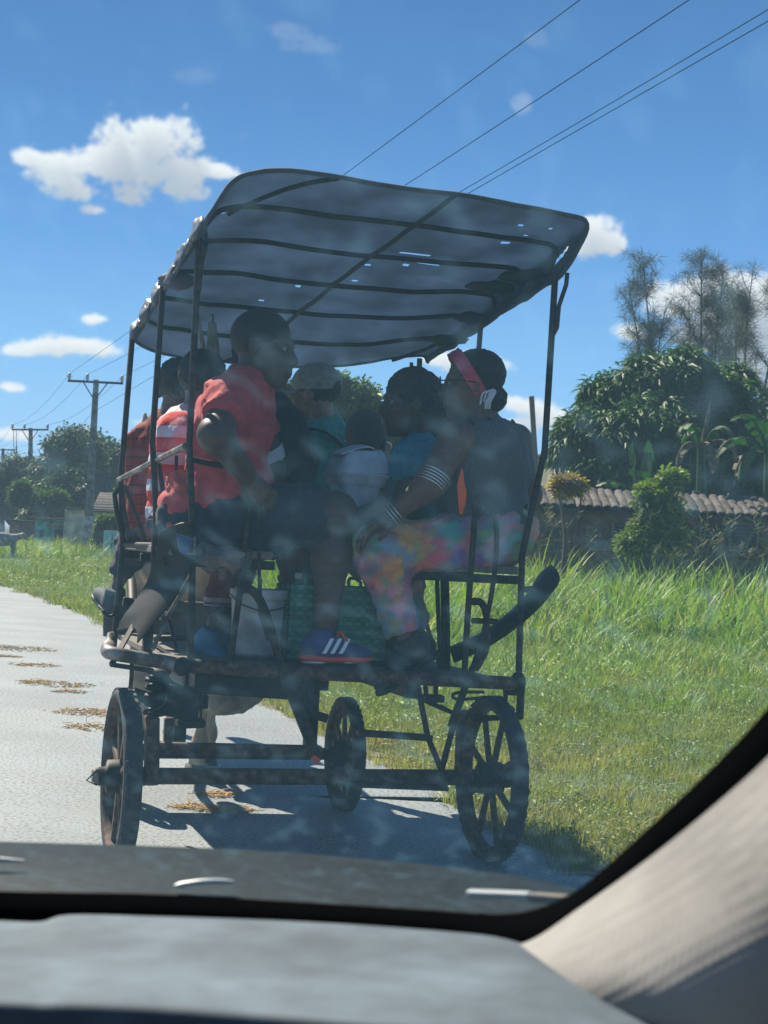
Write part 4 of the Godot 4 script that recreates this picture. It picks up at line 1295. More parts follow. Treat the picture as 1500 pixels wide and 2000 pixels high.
	part("roof", g2, M.tile_dark, h)
	g2 = Geo.new()
	g2.box(Vector3(1.0, 0.75, 0.02), Vector3(0.35, 1.3, 0.06))
	part("door", g2, M.wood, h)

func power_pole(label: String, base: Vector3, top: Vector3, arm: float, white_to: float, extra: bool, turn: float) -> Array:
	var t := thing("power_pole", label, "power pole", Transform3D(Basis.IDENTITY, base), "power poles along the road")
	var up := (top - base)
	var h := up.length()
	up = up.normalized()
	var g := Geo.new()
	var bs := Basis(Vector3.UP.cross(up).normalized(), Vector3.UP.angle_to(up)) if Vector3.UP.angle_to(up) > 0.001 else Basis.IDENTITY
	bs = bs * Basis(Vector3.UP, turn)
	for k in 4:
		var q0 := bs * Vector3([-1, 1, 1, -1][k], 0, [-1, -1, 1, 1][k])
		var q1 := bs * Vector3([-1, 1, 1, -1][(k + 1) % 4], 0, [-1, -1, 1, 1][(k + 1) % 4])
		g.quad(q1 * 0.2, q0 * 0.2, q0 * 0.11 + up * h, q1 * 0.11 + up * h)
	g.box(up * (h - 0.02), Vector3(0.22, 0.03, 0.22), bs)
	part("shaft", g, M.concrete, t)
	g = Geo.new()
	for k in 4:
		var q0 := bs * Vector3([-1, 1, 1, -1][k], 0, [-1, -1, 1, 1][k])
		var q1 := bs * Vector3([-1, 1, 1, -1][(k + 1) % 4], 0, [-1, -1, 1, 1][(k + 1) % 4])
		g.quad(q1 * 0.205, q0 * 0.205, q0 * (0.205 - 0.09 * white_to / h) + up * white_to, q1 * (0.205 - 0.09 * white_to / h) + up * white_to)
	part("painted_base", g, M.whitewash, t)
	var ax := bs * Vector3.RIGHT
	var ca := up * (h - 0.12) + bs * Vector3(0, 0, 0.17)
	g = Geo.new()
	g.beam(ca - ax * arm, ca + ax * arm, 0.09, 0.11, 0.01)
	part("crossarm", g, M.iron_dark, t)
	for s: float in [-1.0, 1.0]:
		g = Geo.new()
		g.beam(ca + ax * arm * 0.45 * s, ca - up * 0.75 + ax * 0.08 * s, 0.04, 0.05, 0.004)
		part("brace", g, M.iron_dark, t)
	var out := []
	for f: float in [-0.95, -0.3, 0.95]:
		g = Geo.new()
		var f0 := Transform3D(bs, ca + ax * arm * f + up * 0.05)
		g.lathe([Vector2(0.03, 0), Vector2(0.05, 0.05), Vector2(0.10, 0.06), Vector2(0.07, 0.12), Vector2(0.10, 0.16), Vector2(0.07, 0.22), Vector2(0.09, 0.26), Vector2(0.05, 0.32), Vector2(0.001, 0.34)], f0, 10)
		part("insulator", g, M.ceramic, t)
		out.append(base + ca + ax * arm * f + up * 0.34)
	out.append(base + up * (h - 1.5))
	if extra:
		for f: float in [-0.9, -0.75]:
			bar("drop_lead", t, [ca + ax * arm * f, ca + ax * arm * f - up * 1.6 + Vector3(0.05, 0, 0)], 0.02, M.wire, 4)
	return out

func wire(a: Vector3, b: Vector3, sag: float, label: String) -> void:
	var pts := []
	for i in 33:
		var t := i / 32.0
		pts.append(a.lerp(b, t) - Vector3(0, sag * 4.0 * t * (1.0 - t), 0))
	var o := bar(numbered("power_line"), self, pts, 0.0075, M.wire, 5)
	meta(o, label, "power line", "power lines")

func build_poles() -> void:
	rng.seed = 41
	var b1 := Vector3(-13.982, -0.049, -73.000)
	var t1 := Vector3(-14.012, 8.247, -73.000)
	var p1 := power_pole("near concrete power pole with whitewashed base and long crossarm", Vector3(b1.x, 0, -73), t1, 1.32, 1.75, false, 0.0)
	var b2 := Vector3(-23.841, -0.499, -104.000)
	var t2 := Vector3(-24.213, 7.785, -104.000)
	var p2 := power_pole("second power pole with white base in front of the turquoise house", Vector3(b2.x, 0, -104), t2, 1.25, 1.5, true, 0.0)
	var b3 := Vector3(-34.128, -0.922, -138.000)
	var t3 := Vector3(-34.505, 7.999, -138.000)
	var p3 := power_pole("farthest power pole cut by the left picture edge", Vector3(b3.x, 0, -138), t3, 1.3, 1.2, true, 0.0)
	var p0 := power_pole("power pole on the verge beside the following car", Vector3(11.2, 0, 1.5), Vector3(11.2, 8.7, 1.5), 1.4, 1.4, false, 0.35)
	p0[2] += Vector3(0, 0.55, 0)
	p0[3] = p0[2] + Vector3(0.15, -0.45, 0)
	for i in 4:
		wire(p1[i], p0[i], [0.15, 0.55, 0.5, -0.1][i], ["outermost power line crossing the upper sky from the near pole", "second power line rising over the canopy from the near pole", "third power line over the canopy's right half", "lowest power line running beside the third over the canopy"][i])
		wire(p2[i], p1[i], 0.5, ["leftmost", "middle", "rightmost", "lowest"][i] + " power line hanging between the near pole and the second pole")
		wire(p3[i], p2[i], 0.5, ["leftmost", "middle", "rightmost", "lowest"][i] + " power line hanging between the second and the farthest pole")
	# green notice board
	var s0 := Vector3(-10.522, 1.108, -58.000)
	var s1 := Vector3(-8.601, 0.319, -58.000)
	var t := thing("notice_board", "pale green notice board with dark lettering on the grass", "sign", Transform3D(Basis.IDENTITY, Vector3((s0.x + s1.x) / 2, 0, -58)))
	var w := s1.x - s0.x
	var hh := s0.y - s1.y
	var g := Geo.new()
	g.box(Vector3(0, (s0.y + s1.y) / 2, 0), Vector3(w, hh, 0.06), Basis.IDENTITY, 0.01)
	part("panel", g, M.sign_board, t)
	g = Geo.new()
	g.box(Vector3(-w / 2 + 0.12, s1.y / 2 - 0.03, 0), Vector3(0.3, s1.y, 0.08), Basis.IDENTITY, 0.01)
	part("leg", g, M.turquoise, t)
	g = Geo.new()
	g.box(Vector3(w / 2 - 0.12, s1.y / 2 - 0.03, 0), Vector3(0.3, s1.y, 0.08), Basis.IDENTITY, 0.01)
	part("leg", g, M.turquoise, t)
	var font := SystemFont.new()
	font.font_names = PackedStringArray(["Droid Sans"])
	font.font_italic = true
	for a: Array in [["UEB", 0.30, 0.66], ["Base", 0.28, 0.28]]:
		var tm := TextMesh.new()
		tm.text = a[0]
		tm.font = font
		tm.font_size = 32
		tm.pixel_size = 0.0085
		tm.depth = 0.01
		tm.horizontal_alignment = HORIZONTAL_ALIGNMENT_LEFT
		var o := part("lettering", tm, M.lettering, t)
		o.position = Vector3(-w / 2 + a[1], s1.y + hh * a[2], 0.036)
	# a grazing animal far off at the left edge
	var cowb := Vector3(-12.003, 0.000, -48.563)
	var cow := thing("cow", "grey white cow grazing at the far left picture edge", "cow", Transform3D(Basis(Vector3.UP, 0.25).scaled(Vector3.ONE * 0.72), Vector3(cowb.x, 0, cowb.z)))
	var bones := [["e", Vector3(0, 0.92, 0), Vector3(0.62, 0.3, 0.24)], ["e", Vector3(-0.45, 0.98, 0), Vector3(0.28, 0.28, 0.22)], ["c", Vector3(0.5, 1.0, 0), Vector3(0.85, 1.12, 0.02), 0.17, 0.11], ["c", Vector3(0.85, 1.12, 0.02), Vector3(1.08, 0.98, 0.04), 0.105, 0.06]]
	for q: Array in [[-0.5, 0.12], [-0.42, -0.12], [0.42, 0.12], [0.5, -0.12]]:
		bones.append(["c", Vector3(q[0], 0.85, q[1]), Vector3(q[0] + 0.04, 0.45, q[1]), 0.11, 0.06])
		bones.append(["c", Vector3(q[0] + 0.04, 0.45, q[1]), Vector3(q[0], 0.03, q[1]), 0.05, 0.045])
	bones.append(["c", Vector3(-0.68, 1.08, 0), Vector3(-0.78, 0.6, 0), 0.025, 0.03])
	bones.append(["c", Vector3(0.84, 1.2, 0.1), Vector3(0.8, 1.2, 0.22), 0.03, 0.02])
	bones.append(["c", Vector3(0.84, 1.2, -0.06), Vector3(0.8, 1.2, -0.18), 0.03, 0.02])
	part("body", sdf(bones, 0.035, 0.09), mat(lin(0.62, 0.60, 0.57), 0.85, {"tex": "patch", "scale": 0.9}), cow)

# ---------------------------------------------------------------- the cart (coordinates in the cart's own frame: x right, y up, z back)
var roof_rear := [Vector3(-0.548, 2.06, 0.26), Vector3(-0.53, 2.11, 0.3), Vector3(-0.497, 2.175, 0.31), Vector3(-0.459, 2.233, 0.32), Vector3(-0.403, 2.26, 0.33), Vector3(-0.286, 2.278, 0.34), Vector3(-0.045, 2.274, 0.34), Vector3(0.221, 2.272, 0.34), Vector3(0.496, 2.263, 0.33), Vector3(0.684, 2.257, 0.32), Vector3(0.775, 2.235, 0.30), Vector3(0.778, 2.16, 0.22), Vector3(0.76, 2.075, 0.13)]
var roof_front := [Vector3(-0.552, 1.885, -1.08), Vector3(-0.55, 1.905, -1.1), Vector3(-0.53, 1.88, -1.18), Vector3(-0.46, 1.865, -1.27), Vector3(-0.35, 1.855, -1.34), Vector3(-0.2, 1.853, -1.40), Vector3(0.0, 1.855, -1.43), Vector3(0.2, 1.858, -1.40), Vector3(0.36, 1.866, -1.33), Vector3(0.5, 1.89, -1.2), Vector3(0.62, 1.91, -1.12), Vector3(0.685, 1.915, -1.1), Vector3(0.69, 1.885, -1.08)]
var rr_s := []
var rf_s := []

func roof_at(u: float, v: float, off := 0.0) -> Vector3:
	if rr_s.is_empty():
		rr_s = sp(roof_rear, 12); rf_s = sp(roof_front, 12)
	var n := rr_s.size() - 1
	var a := u * n
	var i := mini(int(a), n - 1)
	var p: Vector3 = rr_s[i].lerp(rr_s[i + 1], a - i)
	var q: Vector3 = rf_s[i].lerp(rf_s[i + 1], a - i)
	var inner := clampf(minf(u, 1.0 - u) / 0.14, 0.0, 1.0)
	var o := p.lerp(q, v)
	o.y += -0.007 * absf(sin(PI * (v + 0.02) * 5.88)) * inner + 0.02 * sin(PI * v) * inner
	o.y += 0.008 * fbm.get_noise_2d(u * 5.0, v * 5.0) + off
	o.x += 0.012 * fbm.get_noise_2d(u * 5.0 + 50.0, v * 9.0) * (1.0 - inner)
	return o

func wheel_node(parent: Node, at: Vector3, r: float, wid: float, spokes: int, phase: float) -> void:
	var w := group_node("wheel", parent)
	w.transform = Transform3D(Basis(Vector3.BACK, -PI / 2), at)   # wheel axis y -> cart x
	var g := Geo.new()
	var hw := wid / 2
	g.lathe([Vector2(r - 0.040, -hw * 0.7), Vector2(r - 0.030, -hw), Vector2(r - 0.016, -hw * 0.95), Vector2(r - 0.006, -hw * 0.7), Vector2(r - 0.003, 0), Vector2(r - 0.006, hw * 0.7), Vector2(r - 0.016, hw * 0.95), Vector2(r - 0.030, hw), Vector2(r - 0.040, hw * 0.7), Vector2(r - 0.040, -hw * 0.7)], Transform3D.IDENTITY, 44)
	for i in 44:
		if rng.randf() < 0.12: continue   # blocks worn away
		var a := TAU * i / 44.0
		for s in 3:
			var aa := a + (0.07 if s == 1 else 0.0)
			var hgt: float = [-0.6, 0.0, 0.6][s] * hw
			g.box(Vector3(cos(aa), 0, sin(aa)) * (r - 0.006) + Vector3(0, hgt, 0), Vector3(0.010 * R(0.6, 1.1), hw * 0.5, r * 0.085), Basis(Vector3.UP, -aa), 0.003)
	part("tyre", g, M.rubber, w)
	g = Geo.new()
	var ri := r - 0.042
	g.lathe([Vector2(ri, -hw * 0.85), Vector2(ri + 0.012, -hw * 0.85), Vector2(ri + 0.004, -hw * 0.7), Vector2(ri + 0.004, hw * 0.7), Vector2(ri + 0.012, hw * 0.85), Vector2(ri, hw * 0.85), Vector2(ri - 0.009, hw * 0.6), Vector2(ri - 0.009, -hw * 0.6), Vector2(ri, -hw * 0.85)], Transform3D.IDENTITY, 44)
	part("rim", g, M.rust, w)
	for i in spokes:
		var a := TAU * (i + phase) / spokes
		g = Geo.new()
		var d := Vector3(cos(a), 0, sin(a))
		g.tube([d * 0.035, d * ri * 0.55, d * (ri - 0.006)], [0.020, 0.0175, 0.0165], 6, false, 0.55, Vector3.UP)
		part("spoke", g, M.rust, w)
	g = Geo.new()
	g.lathe([Vector2(0.001, -0.075), Vector2(0.03, -0.075), Vector2(0.034, -0.05), Vector2(0.055, -0.045), Vector2(0.058, 0.035), Vector2(0.036, 0.045), Vector2(0.03, 0.085), Vector2(0.001, 0.085)], Transform3D.IDENTITY, 16)
	part("hub", g, M.iron_dark, w)

func plank_bench(parent: Node, x0: float, x1: float, y: float, z0: float, z1: float) -> void:
	var b := group_node("bench", parent)
	for k in 3:
		var g := Geo.new()
		var w := (x1 - x0) / 3.0
		g.box(Vector3(x0 + w * (k + 0.5), y + 0.004 * (k % 2), (z0 + z1) / 2), Vector3(w - 0.008, 0.028, absf(z1 - z0)), Basis.IDENTITY, 0.004)
		part("plank", g, M.wood, b)
	for k in 3:
		var g := Geo.new()
		g.box(Vector3((x0 + x1) / 2, y - 0.034, lerpf(z0, z1, 0.04 + 0.46 * k)), Vector3(x1 - x0 + 0.02, 0.03, 0.03), Basis.IDENTITY, 0.003)
		part("bearer", g, M.iron_dark, b)

func build_cart() -> void:
	rng.seed = 51
	var c := thing("horse_cart", "open passenger cart with dark blue tarpaulin roof and rusty frame", "cart", cart_at)
	# canopy with worn-through spots
	var nu := 130
	var nv := 110
	var rows := []
	for i in nv + 1:
		var row := []
		for j in nu + 1: row.append(roof_at(float(j) / nu, float(i) / nv))
		rows.append(row)
	var skip := {}
	for q: Array in [[0.60, 0.30, 5], [0.635, 0.345, 4], [0.57, 0.38, 1], [0.575, 0.47, 1], [0.50, 0.52, 1], [0.70, 0.09, 1], [0.715, 0.16, 2], [0.735, 0.14, 1], [0.71, 0.185, 2], [0.62, 0.36, 1], [0.66, 0.33, 1], [0.465, 0.62, 1], [0.29, 0.19, 2], [0.755, 0.075, 1]]:
		for k in int(q[2]): skip[int(q[1] * nv) * (nu + 1) + int(q[0] * nu) + k] = true
	for k in 15:   # the long rip by the right rear corner
		var t := k / 14.0
		var uu := int((0.872 + 0.055 * t) * nu)
		var vv := int((0.085 + 0.075 * t * t) * nv)
		for m in 1 + int(2.6 * sin(PI * t)): skip[(vv + m) * (nu + 1) + uu] = true
	var g := Geo.new()
	g.sheet(rows, 0.0, skip)
	var can := part("canopy", g, M.tarp, c)
	can.set_meta("label", "dark blue worn tarpaulin roof with small rips")
	var hem := []
	for j in 61: hem.append(roof_at(j / 60.0, 0.0))
	bar("hem", can, hem, 0.008, M.tarp_hem, 6)
	hem = []
	for j in 61: hem.append(roof_at(j / 60.0, 1.0))
	bar("hem", can, hem, 0.008, M.tarp_hem, 6)
	for u: float in [0.0, 1.0]:
		hem = []
		for j in 41: hem.append(roof_at(u, j / 40.0))
		bar("hem", can, hem, 0.007, M.tarp_hem, 6)
	for k in 6:   # knotted folds where the cloth is tied down on the left
		g = Geo.new()
		var v := 0.05 + 0.175 * k
		var p := roof_at(0.05, v)
		g.ball(p + Vector3(-0.008, 0.0, 0), Vector3(0.018, 0.042, 0.06), Basis(Vector3.BACK, -0.35), 10, 14)
		crumple(g, 0.03, 18.0)
		part("knotted_fold", g, M.clip, can)
	for q: Array in [[Vector3(-0.522, 1.996, -0.300), 0.045]]:
		g = Geo.new()
		g.ball(q[0], Vector3(0.06, 0.03, 0.06), Basis.IDENTITY, 8, 10)
		crumple(g, 0.03, 20.0)
		part("knotted_fold", g, M.tarp_hem, can)
	for q: Array in [[0.80, 0.42, 0.09], [0.86, 0.30, 0.10], [0.87, 0.62, 0.07], [0.90, 0.80, 0.07]]:   # cloth bunched on the right
		g = Geo.new()
		g.ball(roof_at(q[0], q[1], -0.02), Vector3(q[2], 0.018, q[2] * 1.2), Basis(Vector3.UP, R(0, 2)), 8, 12)
		crumple(g, 0.035, 14.0)
		part("bunched_cloth", g, M.tarp, can)
	for k in 5:
		var path := []
		for j in 31: path.append(roof_at(0.06 + 0.86 * j / 30.0, 0.15 + 0.17 * k, -0.012))
		bar("roof_rib", c, path, 0.0095, M.iron_dark)
	for q: Array in [[0.60, 0.0, 0.50, 0.86], [0.475, 0.0, 0.31, 0.17], [0.52, 0.86, 0.43, 1.0], [0.86, 0.85, 0.78, 0.97], [0.09, 0.05, 0.07, 0.95], [0.93, 0.1, 0.93, 0.95]]:
		var path := []
		for j in 21: path.append(roof_at(lerpf(q[0], q[2], j / 20.0), lerpf(q[1], q[3], j / 20.0), -0.020 * clampf(lerpf(q[1], q[3], j / 20.0) * 9.0, 0.3, 1.0)))
		bar("roof_rail", c, path, 0.008, M.iron_dark)
	# posts
	bar("post", c, [Vector3(-0.521, 2.094, 0.100), Vector3(-0.516, 1.394, 0.100), Vector3(-0.486, 1.076, 0.100), Vector3(-0.473, 0.680, 0.100)], 0.0115, M.iron)
	bar("post", c, [Vector3(-0.512, 2.116, 0.120), Vector3(-0.499, 2.067, 0.120), Vector3(-0.512, 1.998, 0.120), Vector3(-0.515, 1.898, 0.110)], 0.008, M.iron)
	bar("post", c, [Vector3(-0.550, 2.007, -0.420), Vector3(-0.582, 1.424, -0.260), Vector3(-0.562, 1.174, -0.220), Vector3(-0.553, 0.693, -0.250)], 0.011, M.iron)
	bar("post", c, [Vector3(-0.562, 1.915, -1.050), Vector3(-0.586, 1.656, -0.920), Vector3(-0.616, 1.300, -0.760), Vector3(-0.598, 1.058, -0.740), Vector3(-0.610, 0.661, -0.740)], 0.0115, M.iron)
	bar("post", c, [Vector3(0.753, 2.090, 0.100), Vector3(0.746, 1.463, 0.100), Vector3(0.680, 1.090, 0.100), Vector3(0.691, 0.641, 0.100)], 0.0125, M.iron)
	bar("post", c, [Vector3(0.781, 2.090, 0.140), Vector3(0.779, 2.049, 0.140), Vector3(0.764, 1.974, 0.120), Vector3(0.765, 1.899, 0.110), Vector3(0.755, 1.872, 0.100)], 0.0085, M.iron)
	bar("post", c, [Vector3(0.700, 1.993, -0.475), Vector3(0.700, 1.845, -0.487), Vector3(0.690, 1.070, -0.373)], 0.011, M.iron)
	bar("post", c, [Vector3(0.700, 1.916, -1.200), Vector3(0.700, 1.694, -1.198), Vector3(0.680, 1.118, -1.067)], 0.0125, M.iron)
	bar("post", c, [Vector3(0.581, 1.864, -0.950), Vector3(0.581, 1.796, -0.950), Vector3(0.595, 1.456, -0.950)], 0.008, M.iron)
	bar("post", c, [Vector3(-0.283, 1.937, -0.850), Vector3(-0.284, 1.796, -0.850), Vector3(-0.266, 1.395, -0.850)], 0.016, M.wood)
	bar("post", c, [Vector3(-0.279, 1.932, -0.840), Vector3(-0.255, 1.797, -0.840), Vector3(-0.223, 1.397, -0.840)], 0.012, M.wood)
	bar("post", c, [Vector3(-0.378, 1.959, -0.700), Vector3(-0.305, 1.814, -0.850)], 0.010, M.wood)
	bar("strap_hook", c, [Vector3(-0.285, 1.971, -0.850), Vector3(-0.279, 1.958, -0.850), Vector3(-0.283, 1.933, -0.850)], 0.004, M.iron_dark, 5)
	# hand rails and seat-back bars on the left
	bar("hand_rail", c, [Vector3(-0.624, 1.294, -0.760), Vector3(-0.571, 1.349, -0.300), Vector3(-0.529, 1.391, 0.100)], 0.011, M.pipe)
	bar("seat_back_bar", c, [Vector3(-0.613, 1.280, -0.750), Vector3(-0.639, 1.238, -0.740), Vector3(-0.627, 1.173, -0.740), Vector3(-0.592, 1.055, -0.740)], 0.010, M.iron)
	bar("seat_back_bar", c, [Vector3(-0.620, 1.309, -0.740), Vector3(-0.618, 1.251, -0.730), Vector3(-0.571, 1.044, -0.720)], 0.009, M.iron)
	bar("seat_back_bar", c, [Vector3(-0.549, 1.347, -0.300), Vector3(-0.529, 1.248, -0.300), Vector3(-0.488, 1.071, -0.200)], 0.008, M.iron)
	bar("seat_back_bar", c, [Vector3(-0.522, 1.368, -0.100), Vector3(-0.520, 1.245, -0.100), Vector3(-0.497, 1.073, -0.050)], 0.006, M.iron)
	bar("seat_back_bar", c, [Vector3(-0.606, 1.270, -0.700), Vector3(-0.567, 1.157, -0.620), Vector3(-0.529, 1.036, -0.550)], 0.008, M.iron)
	bar("seat_back_bar", c, [Vector3(-0.592, 1.051, -0.740), Vector3(-0.533, 1.057, -0.300), Vector3(-0.494, 1.068, 0.080)], 0.011, M.iron)
	bar("seat_back_bar", c, [Vector3(-0.520, 1.351, 0.100), Vector3(-0.441, 1.340, 0.080), Vector3(-0.332, 1.331, 0.060)], 0.010, M.iron_dark)
	bar("hanging_rod", c, [Vector3(-0.278, 1.282, 0.100), Vector3(-0.271, 1.189, 0.100), Vector3(-0.252, 0.883, 0.100)], 0.006, M.iron)
	bar("hanging_rod", c, [Vector3(-0.301, 1.213, 0.090), Vector3(-0.311, 1.084, 0.090), Vector3(-0.319, 0.914, 0.090), Vector3(-0.338, 0.693, 0.090)], 0.011, M.iron)
	bar("hanging_rod", c, [Vector3(-0.255, 0.968, 0.100), Vector3(-0.248, 0.849, 0.100), Vector3(-0.214, 0.765, 0.100)], 0.007, M.iron)
	bar("bent_brace", c, sp([Vector3(-0.335, 0.928, 0.110), Vector3(-0.286, 0.930, 0.110), Vector3(-0.246, 0.884, 0.110), Vector3(-0.205, 0.783, 0.110), Vector3(-0.158, 0.649, 0.120)], 5), 0.015, M.iron)
	# right side bars and hoops
	bar("gate_bar", c, sp([Vector3(0.476, 0.662, 0.130), Vector3(0.477, 0.877, 0.130), Vector3(0.483, 1.143, 0.130), Vector3(0.485, 1.258, 0.130)], 4), 0.0115, M.iron)
	bar("gate_bar", c, sp([Vector3(0.487, 1.214, 0.130), Vector3(0.502, 1.259, 0.130), Vector3(0.536, 1.252, 0.130), Vector3(0.564, 1.191, 0.130), Vector3(0.571, 1.103, 0.130), Vector3(0.563, 0.969, 0.130), Vector3(0.544, 0.826, 0.120), Vector3(0.511, 0.701, 0.120)], 5), 0.0095, M.iron)
	bar("gate_bar", c, sp([Vector3(0.494, 0.922, 0.120), Vector3(0.524, 0.921, 0.120), Vector3(0.545, 0.893, 0.120), Vector3(0.552, 0.835, 0.120), Vector3(0.537, 0.755, 0.120), Vector3(0.495, 0.656, 0.120), Vector3(0.438, 0.488, 0.120)], 5), 0.013, M.iron)
	bar("gate_bar", c, sp([Vector3(0.562, 0.818, 0.120), Vector3(0.556, 0.747, 0.120), Vector3(0.522, 0.684, 0.120)], 5), 0.008, M.rust)
	bar("gate_bar", c, [Vector3(0.497, 0.856, 0.120), Vector3(0.592, 0.856, 0.120)], 0.010, M.iron)
	for q: Array in [[852, 861, 0.009], [865, 869, 0.011], [874, 877, 0.0075]]:
		pass
	bar("seat_leg", c, [Vector3(0.490, 1.022, -0.250), Vector3(0.524, 0.657, -0.250)], 0.009, M.iron)
	bar("seat_leg", c, [Vector3(0.496, 1.024, -0.200), Vector3(0.524, 0.657, -0.200)], 0.0115, M.iron)
	bar("seat_leg", c, [Vector3(0.506, 1.025, -0.180), Vector3(0.533, 0.652, -0.180)], 0.007, M.iron)
	bar("seat_leg", c, [Vector3(0.443, 0.908, -0.300), Vector3(0.483, 0.787, -0.280), Vector3(0.526, 0.657, -0.250)], 0.009, M.iron)
	bar("seat_leg", c, [Vector3(0.711, 1.272, 0.050), Vector3(0.646, 1.077, 0.020)], 0.005, M.iron)
	bar("seat_leg", c, [Vector3(0.679, 0.969, 0.100), Vector3(0.759, 0.974, 0.050)], 0.011, M.iron)
	# benches
	plank_bench(c, -0.56, -0.2, 1.045, 0.06, -1.0)
	plank_bench(c, 0.33, 0.69, 1.035, 0.06, -1.0)
	# mudguards
	var L := [Vector3(-0.578, 1.111, 0.060), Vector3(-0.587, 1.097, 0.050), Vector3(-0.591, 1.046, 0.020), Vector3(-0.594, 0.986, -0.030), Vector3(-0.608, 0.911, -0.100), Vector3(-0.643, 0.854, -0.100), Vector3(-0.674, 0.807, -0.100), Vector3(-0.689, 0.766, -0.100)]
	var Rr := [Vector3(-0.514, 1.108, 0.140), Vector3(-0.488, 1.095, 0.140), Vector3(-0.485, 1.041, 0.130), Vector3(-0.489, 1.004, 0.120), Vector3(-0.508, 0.952, 0.100), Vector3(-0.538, 0.885, 0.080), Vector3(-0.577, 0.827, 0.070), Vector3(-0.644, 0.739, 0.060)]
	rows = []
	for i in L.size():
		var row := []
		for j in 7:
			var t := j / 6.0
			row.append(L[i].lerp(Rr[i], t) + Vector3(0.02, 0.03, 0.03) * sin(PI * t))
		rows.append(row)
	g = Geo.new()
	g.sheet(sp2(rows, 3), 0.006)
	var fe := part("mudguard", g, M.fender, c)
	fe.set_meta("label", "bent grey sheet metal mudguard on the left side")
	g = Geo.new()
	g.sheet([[Vector3(-0.560, 1.105, 0.185), Vector3(-0.499, 1.089, 0.175)], [Vector3(-0.540, 1.044, 0.175), Vector3(-0.518, 1.032, 0.165)]], 0.004)
	part("blue_tin_patch", g, M.blue_tin, fe)
	bar("rolled_edge", fe, [Vector3(-0.490, 1.095, 0.150), Vector3(-0.487, 1.040, 0.140), Vector3(-0.527, 1.039, 0.140)], 0.004, M.pipe, 6)
	L = [Vector3(0.546, 0.733, -0.200), Vector3(0.610, 0.761, -0.200), Vector3(0.683, 0.799, -0.200), Vector3(0.777, 0.877, -0.200), Vector3(0.846, 0.955, -0.200), Vector3(0.880, 1.014, -0.200), Vector3(0.908, 1.040, -0.200), Vector3(0.924, 1.044, -0.180)]
	Rr = [Vector3(0.474, 0.705, 0.020), Vector3(0.542, 0.736, 0.020), Vector3(0.617, 0.775, 0.020), Vector3(0.723, 0.851, 0.020), Vector3(0.795, 0.919, 0.020), Vector3(0.839, 0.972, 0.020), Vector3(0.858, 1.006, 0.020), Vector3(0.861, 1.031, 0.000)]
	rows = []
	for i in L.size():
		var row := []
		for j in 5:
			var t := j / 4.0
			row.append(L[i].lerp(Rr[i], t) + Vector3(-0.01, 0.02, 0.0) * sin(PI * t))
		rows.append(row)
	g = Geo.new()
	g.sheet(sp2(rows, 3), 0.014)
	fe = part("mudguard", g, M.fender, c)
	fe.set_meta("label", "dark upswept mudguard on the right side")
	# deck
	for k in 9:
		g = Geo.new()
		g.box(Vector3(-0.47 + k * 0.127, 0.672 - 0.003 * k, -0.62), Vector3(0.12, 0.025, 1.42), Basis.IDENTITY, 0.003)
		part("deck_plank", g, M.wood, c)
	g = Geo.new()
	g.tube(sp([Vector3(-0.717, 0.716, -0.080), Vector3(-0.738, 0.710, 0.050), Vector3(-0.724, 0.705, 0.100), Vector3(-0.628, 0.692, 0.100), Vector3(-0.513, 0.674, 0.100)], 4), 0.023, 12)
	part("rear_pipe", g, M.pipe, c)
	bar("rear_pipe", c, [Vector3(-0.718, 0.716, -0.080), Vector3(-0.674, 0.732, -0.400), Vector3(-0.636, 0.722, -0.600)], 0.010, M.pipe)
	g = Geo.new()
	g.tube([Vector3(-0.526, 0.674, 0.100), Vector3(0.067, 0.656, 0.100), Vector3(0.709, 0.640, 0.100)], 0.0235, 14)
	part("rear_beam", g, M.rust, c)
	g = Geo.new()
	g.ball(Vector3(-0.501, 0.671, 0.120), Vector3(0.03, 0.032, 0.035), Basis.IDENTITY, 8, 12)
	part("joint_collar", g, M.iron_dark, c)
	g = Geo.new()
	g.beam(Vector3(-0.734, 0.670, 0.100), Vector3(-0.592, 0.653, 0.100), 0.03, 0.014, 0.002)
	g.beam(Vector3(-0.646, 0.794, -0.020), Vector3(-0.729, 0.670, 0.100), 0.02, 0.008, 0.002)
	part("side_bracket", g, M.iron, c)
	bar("side_bracket", c, sp([Vector3(-0.664, 0.685, 0.100), Vector3(-0.663, 0.635, 0.100), Vector3(-0.664, 0.594, 0.100)], 3), 0.007, M.rust)
	bar("side_hook", c, sp([Vector3(-0.633, 0.832, -0.600), Vector3(-0.636, 0.794, -0.600), Vector3(-0.659, 0.788, -0.600), Vector3(-0.677, 0.808, -0.600)], 4), 0.006, M.iron_dark)
	g = Geo.new()
	g.beam(Vector3(-0.619, 0.847, -0.500), Vector3(-0.582, 0.843, -0.500), 0.03, 0.035, 0.003)
	part("side_bracket", g, M.iron_dark, c)
	g = Geo.new()
	g.beam(Vector3(-0.456, 0.600, -0.100), Vector3(0.003, 0.578, -0.100), 0.06, 0.066, 0.006)
	part("chassis_beam", g, mat(lin(0.02, 0.035, 0.033), 0.7, {"tex": "patch", "scale": 3.0}), c)
	for x: float in [-0.42, 0.32]:
		g = Geo.new()
		g.box(Vector3(x, 0.61, -0.62), Vector3(0.05, 0.07, 1.35), Basis.IDENTITY, 0.006)
		part("chassis_beam", g, M.iron_dark, c)
	# clutter of iron behind the left bench
	g = Geo.new()
	g.beam(Vector3(-0.591, 0.787, -0.100), Vector3(-0.582, 0.670, -0.100), 0.03, 0.03, 0.003)
	g.beam(Vector3(-0.517, 0.722, -0.400), Vector3(-0.332, 0.732, -0.400), 0.02, 0.018, 0.003)
	g.beam(Vector3(-0.524, 0.704, -0.300), Vector3(-0.456, 0.664, -0.200), 0.02, 0.012, 0.003)
